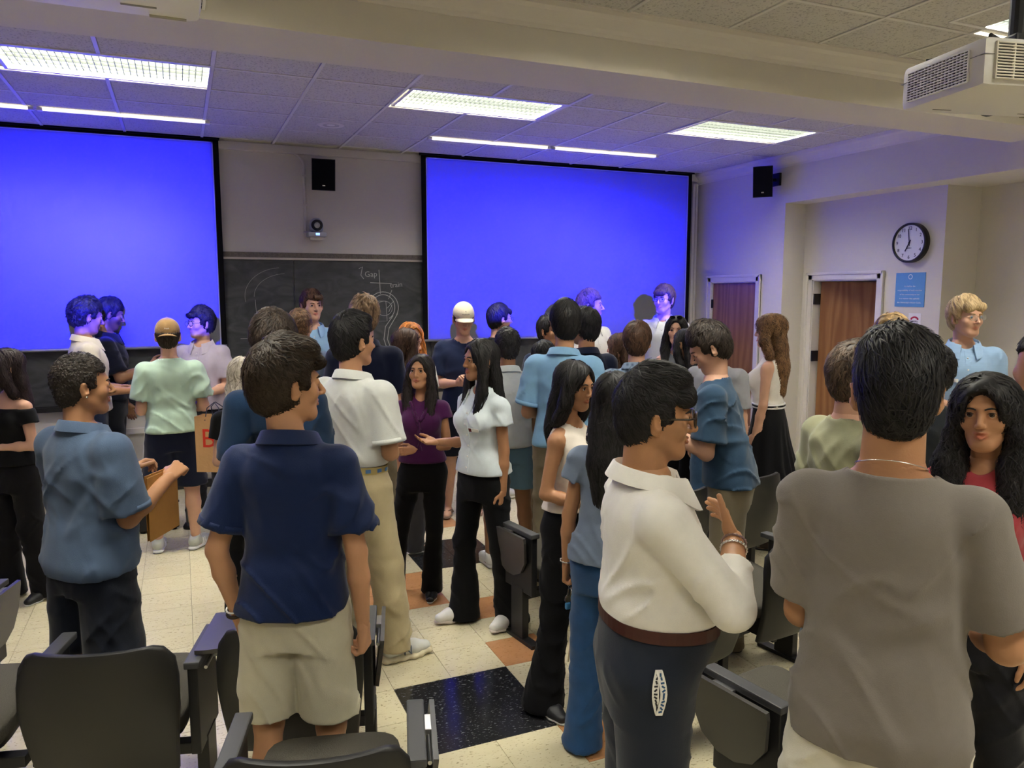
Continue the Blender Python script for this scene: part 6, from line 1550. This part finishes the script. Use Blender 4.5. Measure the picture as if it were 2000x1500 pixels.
P_(px=(905, 588), D=6.8, face=178, head=170, pitch=14, skin=SK_F, seed=151, label='man in cream cap, navy t-shirt and flip-flops looking at his hands', browcol=DBR, gaze=(0, -14), lod=dict(head=.0055), hair=dict(col=DBR, top=.012, side=.005, back=.008, hairline=.045, under=.025, lift=.004), headgear=[cap(srgb(214, 204, 180), False, 'southside', (.06, .06, .06), 'o')],
   arms=dict(L=dict(u=(.20, .05, -1), f=(-.72, .85, .12), palm=(-.5, -.5, .5), curl=.5), R=dict(u=(.20, .05, -1), f=(-.72, .85, .10), palm=(-.5, -.5, .5), curl=.5)),
   top=dict(kind='tee', mat=C('navy_tee', 30, 42, 76), hem=.88, loose=.6, sleeve=.74, sflare=.02, soff=.02), bottom=dict(kind='shorts', mat=C('ink_shorts', 24, 26, 44), hem=.50), shoes=dict(kind='flip', col=(.16, .09, .05), sole=(.22, .14, .09)), feet=dict(L=(.1, 0, 5), R=(.14, .05, 8)))
P_(px=(990, 638), D=5.5, face=-14, head=-22, skin=SK_B, seed=157, label='man in pale grey polo and light blue shorts, short black curls, from behind', face_detail=False, hair=dict(col=BLK, top=.022, side=.010, back=.012, **CURLY), arms=dict(L=dict(FWDARM), R=dict(u=(.16, 0, -1), f=(-.1, .6, -1))),
   top=dict(kind='polo', mat=C('pale_grey_pique', 204, 208, 206), collar=True, hem=.90, loose=.65, sleeve=.85, sflare=.024, soff=.024), bottom=dict(kind='shorts', mat=C('faded_blue', 112, 146, 166), hem=.58, rk=.112), shoes=SNK, feet=dict(L=(.14, 0, 8), R=(.15, .02, 10)))
P_(px=(975, 591), D=7.4, face=80, head=66, skin=SK_F, seed=163, label='man with straight black hair before the right screen, in half profile', browcol=BLK, hair=dict(col=BLK, top=.028, side=.016, back=.018, nape=.085, lock=.06, lift=.004, fringe=[((0, .078, .068), (.05, .02, .026))], flow=(0, .5, -.5)), headgear=[glasses((.03, .03, .03), .022, .016, .0014)], top=dict(kind='tee', mat=C('dark_tee', 24, 26, 36), hem=.9), bottom=dict(kind='pants', mat=BLKC), shoes=SNK)
P_(px=(1103, 583), D=5.0, face=14, head=-10, skin=SK_T, seed=167, label='man in light blue polo with thick black hair, back to the camera', face_detail=False, hair=dict(col=BLK, top=.034, side=.014, back=.018, nape=.076, lock=.055, lift=.006, density=1.3), arms=dict(L=dict(FWDARM, u=(.2, .0, -1)), R=dict(FWDARM)),
   top=dict(kind='polo', mat=C('baby_blue_pique', 130, 172, 208), collar=True, cuff=True, hem=.90, loose=.6, sleeve=.82, sflare=.02, soff=.022), bottom=dict(kind='pants', mat=KHD), shoes=SNK)
P_(px=(1143, 597), D=5.6, face=-25, head=-40, skin=SK_M, seed=173, label='man in dark navy polo just behind the light blue polo', browcol=BLK, hair=dict(col=BLK, top=.026, side=.012, back=.014), top=dict(kind='polo', mat=C('deep_navy_pique', 24, 32, 58), collar=True, hem=.92, sleeve=.8), bottom=dict(kind='pants', mat=KHD), shoes=DRK, arms=dict(L=dict(FWDARM), R=dict(FWDARM)))
P_(px=(1074, 612), D=6.6, face=150, head=130, skin=SK_M, seed=179, label='man in navy shirt peeking out left of the light blue polo', browcol=BLK, hair=dict(col=BLK, top=.026, side=.012, back=.014), top=dict(kind='tee', mat=C('navy_shirt', 30, 42, 70), hem=.92, sleeve=.8), bottom=dict(kind='pants', mat=BLKC), shoes=SNK)
P_(px=(1064, 664), D=6.05, face=120, head=110, skin=SK_M, seed=181, label='shorter man in white shirt mostly hidden by the light blue polo', browcol=BLK, hair=dict(col=BLK, top=.024, side=.012, back=.014), top=dict(kind='tee', mat=C('off_white_shirt', 205, 205, 210), hem=.92, sleeve=.8), bottom=dict(kind='pants', mat=KHD), shoes=SNK)
P_(px=(1245, 625), D=5.25, face=6, head=2, skin=SK_F, seed=191, label='brown-haired man in grey plaid shirt seen from behind', face_detail=False, hair=dict(col=(.055, .028, .017), top=.028, side=.016, back=.016, nape=.075, lock=.045, lift=.008), arms=dict(L=dict(FWDARM), R=dict(FWDARM)),
   top=dict(kind='dress', mat=plaid_mat(srgb(120, 138, 160), srgb(70, 84, 108)), collar=True, hem=.88, sleeve=1.4, loose=.6), bottom=dict(kind='pants', mat=NVY), shoes=DRK)
P_(px=(1153, 563), D=7.6, face=138, head=98, skin=SK_F, seed=193, label='man in white shirt with folded arms before the right screen, blue-lit', browcol=BRN, hair=dict(col=(.08, .045, .026), top=.030, side=.016, back=.018, **WAVY), arms=dict(L=dict(u=(.14, .35, -1), f=(-.92, .42, .12), curl=.4), R=dict(u=(.14, .35, -1), f=(-.92, .5, .22), curl=.4)),
   top=dict(kind='dress', mat=C('white_oxford', 230, 228, 226), collar=True, hem=1.0, tuck=True, sleeve=1.85, vneck=.03, placket=(1.05, 1.40), buttons=5), bottom=dict(kind='pants', mat=NVY, belt=LEATHER), shoes=DRK)
P_(px=(1297, 554), D=8.2, face=186, head=206, skin=SK_F, seed=197, label='tall man with glasses and light shirt at the right end of the screen, blue-lit', browcol=BRN, lod=dict(head=.0055), hair=dict(col=(.045, .024, .016), top=.024, side=.014, back=.014, lock=.055, fringe=[((0, .080, .066), (.055, .018, .026))], flow=(0, .5, -.4)), headgear=[glasses((.03, .02, .02), .024, .017, .0018)],
   top=dict(kind='dress', mat=C('pale_oxford', 205, 208, 214), collar=True, hem=1.0, tuck=True, sleeve=1.5, vneck=.03, placket=(1.05, 1.40), buttons=5), bottom=dict(kind='pants', mat=KHD, belt=LEATHER), shoes=DRK)
P_(px=(1212, 648), D=6.2, face=285, head=290, fem=True, skin=SK_F, seed=199, label='brown-haired woman tucked behind the plaid shirt, facing left', browcol=BRN, hair=dict(kind='long', col=(.055, .028, .018), length=.28, lock=.16, wave=.5, front=(0, 0)), headgear=[earrings()], top=dict(kind='tee', mat=C('black_top', 22, 22, 26), hem=.95, sleeve=.4), bottom=dict(kind='pants', mat=BLKC), shoes=DRK)
P_(px=(1323, 614), D=6.8, face=196, head=186, fem=True, skin=SK_F, seed=211, lash=True, smile=.3, label='woman with sunglasses pushed up on long black hair, hands at her chest', browcol=BLK, lod=dict(head=.0055), hair=dict(kind='long', col=BLK, length=.34, vol=.010, lock=.2), headgear=[lambda hpart, HM, HR: hair_shades(hpart)], arms=dict(L=dict(u=(.1, .2, -1), f=(-.5, .6, .65), curl=.5), R=dict(u=(.12, .12, -1), f=(-.5, .7, .5), curl=.5)),
   top=dict(kind='tank', mat=C('grey_tank', 120, 124, 132), hem=.95, sleeve=0, loose=.2), bottom=dict(kind='pants', mat=BLKC), shoes=DRK)
P_(px=(1340, 640), D=6.25, face=238, head=300, fem=True, skin=SK_M, seed=223, label='woman in navy tank top with name badge and pearl earring, dark hair tied back', browcol=BLK, hair=dict(kind='long', col=BLK, length=.30, vol=.006, front=(0, 0), lock=.18, wave=.4), headgear=[earrings(mat('pearl', (.75, .7, .65), .2))], arms=dict(L=dict(u=(.1, .1, -1), f=(-.3, .9, -.2)), R=dict(u=(.15, .1, -1), f=(-.4, .8, .5), curl=.5)),
   top=dict(kind='tank', mat=C('navy_tank', 22, 26, 44), hem=.95, sleeve=0, loose=.2, badge=(.06, 1.27)), bottom=dict(kind='pants', mat=BLKC), shoes=DRK)
P_(px=(1404, 632), D=5.75, face=20, head=30, skin=SK_F, seed=227, label='man in light grey t-shirt hidden behind the phone user', face_detail=False, hair=dict(col=(.03, .02, .016), top=.024, side=.012, back=.014), top=dict(kind='tee', mat=C('light_grey_tee', 176, 176, 182), hem=.88, loose=.7, sleeve=.8, fold=.016), bottom=dict(kind='pants', name='jeans', mat=denim(srgb(56, 84, 116))), shoes=SNK)
P_(px=(1508, 610), D=5.9, face=283, head=280, fem=True, skin=SK_F, seed=229, lash=True, label='woman with long brown ringlets in white sleeveless top and black skirt', browcol=BRN, smile=.5, mouth=.003, lod=dict(head=.0055, ns=2200), hair=dict(kind='long', col=(.05, .024, .013), tip=(.26, .14, .065), length=.40, spread=1.1, vol=.013, curl=.004, freq=22, wave=1.6, wf=110, lock=.11, lift=.018, rad=.0030, front=(0, 0)),
   arms=dict(L=dict(u=(.10, .04, -1), f=(-.02, .25, -1)), R=dict(u=(.1, .1, -1), f=(-.1, .5, -1))), top=dict(kind='tank', mat=C('white_vest', 228, 222, 214), hem=1.06, loose=.2, sleeve=0, off=.014), bottom=dict(kind='skirt', mat=C('black_cotton', 17, 17, 22, sheen=.05), hem=.22, waist=1.09), shoes=DRK, extra=[lambda s: waistband(s)])
P_(px=(1745, 607), D=4.9, face=215, head=200, fem=True, skin=SK_F, seed=233, label='blonde woman whose crown shows above the grey t-shirt wearer, by the notice', face_detail=False, hair=dict(kind='long', col=(.20, .11, .05), tip=(.55, .36, .17), length=.30, lock=.18), top=dict(kind='blouse', mat=C('white_tee', 205, 200, 196), hem=.95), bottom=dict(kind='pants', mat=BLKC), shoes=DRK)
P_(px=(1818, 668), D=3.7, face=-30, head=-45, skin=SK_M, seed=239, label='man with dark curls and jeans, mostly hidden by the grey t-shirt wearer', face_detail=False, hair=dict(col=BLK, top=.028, side=.018, back=.020, **CURLY), top=dict(kind='tee', mat=C('charcoal_tee', 52, 58, 66), hem=.92), bottom=dict(kind='pants', name='jeans', mat=denim(srgb(52, 72, 100))), shoes=SNK)
P_(px=(2048, 640), D=2.95, face=215, head=230, skin=SK_B, seed=241, label='person in pale pink shirt at the right edge, only an elbow in view', face_detail=False, hair=dict(col=BLK, top=.02), arms=dict(R=dict(u=(.32, .05, -1), f=(-.6, .9, .1)), L=dict(FWDARM)), top=dict(kind='tee', mat=C('pale_pink_tee', 214, 190, 188), hem=.92, sleeve=.7, sflare=.02), bottom=dict(kind='pants', mat=NVY), shoes=DRK)

# ---- small worn details
def at_hand(s, sd, fwd=.08, palm=.02):
    a = s['_arms'][sd]; p = a['wr'] + a['hd'] * fwd + a['pn'] * palm; M = Matrix.Translation(s['_root'].location) @ Matrix.Rotation(s['_root'].rotation_euler.z, 4, 'Z') @ Matrix.Scale(s['_S'], 4)
    return M @ Vector(p), (M.to_3x3() @ Vector(a['hd'])).normalized(), (M.to_3x3() @ Vector(a['pn'])).normalized()
def frame(p, x, z):
    z = z.normalized(); x = (x - z * x.dot(z)).normalized(); y = z.cross(x); M = Matrix((x, y, z)).transposed().to_4x4(); M.translation = p; return M
def own(s, sd): return s['label']
def phone(s, sd):
    p, h, n = at_hand(s, sd, .085, .026); M = frame(p, n.cross(h), n)
    who = 'held by the man in the slate blue t-shirt' if s['seed'] == 71 else 'in the hand of the woman in black flares and white sneakers'
    o = tag(empty('smartphone', p), 'dark smartphone ' + who, 'phone', 'smartphones in hands'); o.matrix_world = M
    MB().bbox((-.036, -.074, -.004), (.036, .074, .004), .004).build('case', mat('phone_case', (.02, .02, .024), .35), o)
    MB().bbox((-.033, -.070, .004), (.033, .070, .0046), .0004).build('screen', mat('phone_glass', (.03, .035, .05), .08, .6), o)
    MB().bbox((.008, .045, -.0065), (.030, .068, -.004), .002).build('camera_bump', M_CHROME, o)
def keys(s):
    p, h, n = at_hand(s, 'L', .095, .03); o = tag(empty('key_bunch', p), 'bunch of keys with charms and cream strap hanging from a hand', 'keys')
    rg = random.Random(5)
    ring = [Vector((.014 * math.cos(a), 0, -.012 + .014 * math.sin(a))) for a in np.linspace(0, 2 * math.pi, 17)]
    MB().tube(ring, .0016, 6, False).build('key_ring', M_CHROME, o, True)
    MB().tube([(0, 0, -.02), (.004, 0, -.06), (0, .003, -.10), (.003, 0, -.135)], [.005, .008, .008, .004], 8).build('charm', M_CHROME, o, True)
    for k in range(5):
        a = rg.uniform(-.5, .5); M = Matrix.Translation(((k - 2) * .007, (k % 2) * .008, -.024)) @ Matrix.Rotation(a, 4, 'Y') @ Matrix.Rotation(rg.uniform(-.4, .4), 4, 'Z')
        MB().prism([(-.003, 0), (.003, 0), (.0035, -.03), (.0035, -.034), (.010, -.04), (.010, -.056), (.004, -.062), (-.004, -.062), (-.010, -.056), (-.010, -.04), (-.0035, -.034)], -.001, .001, M @ Matrix.Rotation(math.pi / 2, 4, 'X')).build('key', M_CHROME if k % 2 else mat('brass', (.5, .38, .2), .3, metal=1), o)
    MB().bbox((-.030, -.01, -.115), (-.006, .006, -.085), .006).build('fob', mat('fob_blue', srgb(70, 130, 180), .4), o)
    MB().bbox((.012, -.004, -.10), (.030, .004, -.04), .003).build('tag', M_WHITEPL, o)
    st = mat('strap_cream', srgb(226, 212, 190), .8)
    MB().tube([(-.004, 0, -.13), (-.008, 0, -.18), (0, .002, -.215), (.008, 0, -.18), (.004, 0, -.13)], .003, 6).tube([(0, .002, -.21), (-.006, 0, -.28), (-.012, .002, -.36)], .0035, 6).build('strap', st, o, True)
def envelope(s):
    p, h, n = at_hand(s, 'R', .09, .02); r = s['_root']; fw = Vector((-math.sin(r.rotation_euler.z), math.cos(r.rotation_euler.z), 0)); rt = Vector((fw.y, -fw.x, 0))
    o = tag(empty('document_folder', p), 'brown paper folder held at waist height by the slate blue polo wearer', 'folder')
    o.matrix_world = frame(p + rt * -.035 + Vector((0, 0, -.01)) - fw * .02, fw * .9 + rt * -.35, rt + fw * .35) 
    m = mat('manila', srgb(178, 128, 66), .65, var=.12, vscale=8, bump=.1, bscale=30)
    MB().bbox((-.20, -.26, -.004), (.045, .02, -.001), .001).build('back_sheet', m, o); MB().bbox((-.20, -.262, .001), (.042, .012, .004), .001, Matrix.Rotation(.03, 4, 'Y')).build('front_sheet', m, o)
    MB().bbox((.020, -.03, -.006), (.055, -.012, .006), .002).build('tab', mat('tab_gold', srgb(226, 170, 70), .5), o)
def lanyard(s):
    PF = s['_PF']; r = s['_root']; x = .1
    def sx(y, z):
        xs = np.linspace(.32, 0, 200); f = PF(np.stack([xs, np.full(200, y), np.full(200, z)], 1)); return xs[np.argmax(f < 0)] + .004
    o = tag(empty('key_lanyard', (0, 0, 0)), 'white patterned key strap hanging from the hip of navy trousers', 'lanyard'); Mw = Matrix.Translation(r.location) @ Matrix.Rotation(r.rotation_euler.z, 4, 'Z') @ Matrix.Scale(s['_S'], 4); o.matrix_world = Mw
    mw_ = mat('lanyard_white', srgb(232, 228, 220), .7); mb = MB(); yc = -.02; N_ = 12; L_ = []
    pts = []
    for i in range(N_ + 1):
        t = i / N_; z = .965 - .125 * t; bow = .011 * math.sin(t * math.pi); pts.append((sx(yc, z), yc, z, bow))
    for sg in (-1, 1):
        mb = MB(); L_ = []
        for (x_, y_, z_, b_) in pts:
            yy = y_ + sg * b_; xx = x_ + .002 + (0.004 if sg > 0 else 0)
            L_.append([(xx, yy - .0095, z_), (xx + .0015, yy - .0095, z_), (xx + .0015, yy + .0095, z_), (xx, yy + .0095, z_)])
        for i in range(N_): mb.add(L_[i] + L_[i + 1], [(j, (j + 1) % 4, 4 + (j + 1) % 4, 4 + j) for j in range(4)])
        mb.build('strap', mw_, o)
    ink = mat('lanyard_ink', srgb(40, 80, 120), .6); rg = random.Random(3)
    for i in range(1, N_):
        x_, y_, z_, b_ = pts[i]
        for sg in (-1, 1):
            a = rg.uniform(0, 3); MB().bbox((-.0004, -.005, -.0025), (.0006, .005, .0025), .0003, Matrix.Translation((x_ + .0042 + (.004 if sg > 0 else 0), y_ + sg * b_, z_)) @ Matrix.Rotation(a, 4, 'X')).build('printed_mark', ink if sg > 0 else mk, o)
def pocket_tag(s):
    M = s['_chest'](.065, 1.235); o = MB().bbox((-.014, -.016, 0), (.014, .016, .002), .0005, M).build('brand_tag', mat('tag_charcoal', (.04, .04, .04), .6), s['_root'])
def neck_chain(s):
    z = 1.475; pts = [(.073 * math.cos(a), -.022 + .073 * math.sin(a), z - .004 * math.cos(2 * a) - .02 * math.sin(a)) for a in np.linspace(0, 2 * math.pi, 40)]
    MB().tube(pts, .0014, 5, False).build('necklace', M_CHROME, s['_root'], True)
def pendant(s):
    pts = [(.055 * math.sin(a), s['_rows'][-2][4] + .050 + .030 * math.cos(a), 1.43 - .045 * max(0, math.cos(a))) for a in np.linspace(-1.4, 1.4, 15)]
    o = MB().tube(pts, .0012, 5).build('necklace', mat('gold', (.7, .48, .22), .3, metal=1), s['_root'], True)
    MB().lathe([(0, -.004), (.004, 0), (0, .004)], 8, Matrix.Translation(Vector(pts[7]) + Vector((0, .006, -.006)))).build('pendant', M_CHROME, o)
def ruffles(s):
    m = s['top']['mat']; sf = s['_surf']
    for q in (-1, 1):
        pts = []; rr = []
        for i in range(15):
            t = i / 14; x = q * (.070 - .062 * t) ; z = 1.42 - .13 * t; pts.append((x + .004 * math.sin(i * 2.1), sf(x, z) + .004 + .004 * (i % 2), z)); rr.append(.010 + .005 * (i % 2))
        MB().tube(pts, rr, 7).build('ruffle', m, s['_root'], True)
    pts = [(.006 * math.sin(i * 1.9), sf(0, 1.29 - .016 * i) + .004, 1.29 - .016 * i) for i in range(14)]
    MB().tube(pts, [.009 + .005 * (i % 2) for i in range(14)], 7).build('ruffle', m, s['_root'], True)
def side_stripes(s):
    PF = s['_PF']
    for q in (-1, 1):
        for k, dy in enumerate((-.012, .012)):
            mb = MB(); L_ = []
            for i in range(14):
                z = 1.0 - .46 * i / 13; xs = np.linspace(.34, .05, 150); f = PF(np.stack([q * xs, np.full(150, dy - .005), np.full(150, z)], 1)); x = q * (xs[np.argmax(f < 0)] + .002)
                L_.append([(x, dy - .011, z), (x + q * .003, dy - .011, z), (x + q * .003, dy - .001, z), (x, dy - .001, z)])
            for i in range(13): mb.add(L_[i] + L_[i + 1], [(j, (j + 1) % 4, 4 + (j + 1) % 4, 4 + j) for j in range(4)])
            mb.build('side_stripe', M_WHITEPL, s['_root'])
def back_print(s):
    sf = s['_surf']; m1 = mat('tee_print_white', srgb(225, 225, 215), .8); m2 = mat('tee_print_blue', srgb(90, 120, 150), .8); rg = random.Random(9)
    for i in range(9):
        z = 1.28 - .042 * i; x0 = -.10 + rg.uniform(-.01, .01)
        mb = MB(); L_ = []
        for j in range(9):
            x = x0 + .2 * j / 8; y = sf(x, z, -1) - .001; y2 = sf(x, z - .026, -1) - .001; L_.append([(x, y, z), (x, y2, z - .026 + rg.uniform(-.004, .004))])
        for j in range(8): mb.add(L_[j] + L_[j + 1], [(0, 1, 3, 2)])
        mb.build('back_print', m1 if i % 2 else m2, s['_root'])
def hair_shades(hpart):
    e = MB()
    for q in (-1, 1):
        pts = [Vector((q * .03 + .024 * math.cos(a), .062 + .012 * math.sin(a), .118 + .014 * math.sin(a))) for a in np.linspace(0, 2 * math.pi, 15)]
        e.tube(pts, .0022, 6, False); e.add(pts[:-1], [tuple(range(14))]); e.tube([Vector((q * .055, .06, .115)), Vector((q * .088, .02, .07)), Vector((q * .092, -.02, .03))], .002, 6)
    hpart('sunglasses', e.mesh('sunglasses'), M_BLACK)
def waistband(s):
    rr = [float(np.interp(1.06, [r[0] for r in s['_rows']], [r[k] for r in s['_rows']])) for k in (1, 2, 3, 4)]
    for z, m in ((1.070, M_WHITEPL), (1.082, BLKC), (1.094, M_WHITEPL)):
        pts = [(rr[2] + (rr[0] + .024) * math.cos(a), rr[3] + (rr[1] + .024) * math.sin(a), z) for a in np.linspace(0, 2 * math.pi, 40)]
        MB().tube(pts, .006, 6, False).build('knit_band', m, s['_root'], True)
BUILT = [person(s) for s in PEOPLE]
envelope(BUILT[1])
# paper carrier bag in the curly-haired man's hand
bp = Vector(atd(424, 885, 5.8)); bag = tag(empty('paper_bag', (bp.x, bp.y, .66), -.45), 'brown paper carrier bag with red lettering beside the green t-shirt', 'bag')
mbg = mat('kraft_paper', srgb(192, 150, 104), .75, var=.08, vscale=12, bump=.2, bscale=40)
b = MB(); w0, d0, h0 = .13, .07, .42
b.add([(-w0, -d0, 0), (w0, -d0, 0), (w0, d0, 0), (-w0, d0, 0), (-w0, -d0, h0), (w0, -d0, h0), (w0, d0, h0), (-w0, d0, h0), (-w0 + .015, 0, h0 * .5), (w0 - .015, 0, h0 * .5)], [(3, 2, 1, 0), (0, 1, 5, 4), (2, 3, 7, 6), (0, 4, 8), (4, 7, 8), (7, 3, 8), (3, 0, 8), (1, 9, 5), (5, 9, 6), (6, 9, 2), (2, 9, 1)])
b.build('bag_body', mbg, bag)
for sy in (-1, 1): MB().tube([(-.05, sy * d0, h0 - .03), (-.045, sy * d0 * .5, h0 + .06), (0, sy * .01, h0 + .10), (.045, sy * d0 * .5, h0 + .06), (.05, sy * d0, h0 - .03)], .004, 6).build('handle', mat('bag_handle', srgb(40, 44, 70), .7), bag)
put_text('lettering', 'B', .20, on_wall((-.03, -d0 - .001, .25), (0, -1, 0)), mat('bag_red', srgb(196, 52, 36), .7), bag)
put_text('lettering', 'B', .07, on_wall((.06, -d0 - .001, .07), (0, -1, 0)), mat('bag_red', srgb(196, 52, 36), .7), bag)
fl = tag(MB().bbox((-.10, -.07, -.004), (.10, .07, .004), .001).build('red_folder', mat('folder_coral', srgb(226, 96, 86), .5)), 'coral red folder at the right edge below the grey t-shirt sleeve', 'folder')
q_ = atd(2005, 1258, 1.9); fl.location = q_; fl.rotation_euler = (.2, 0, .5)
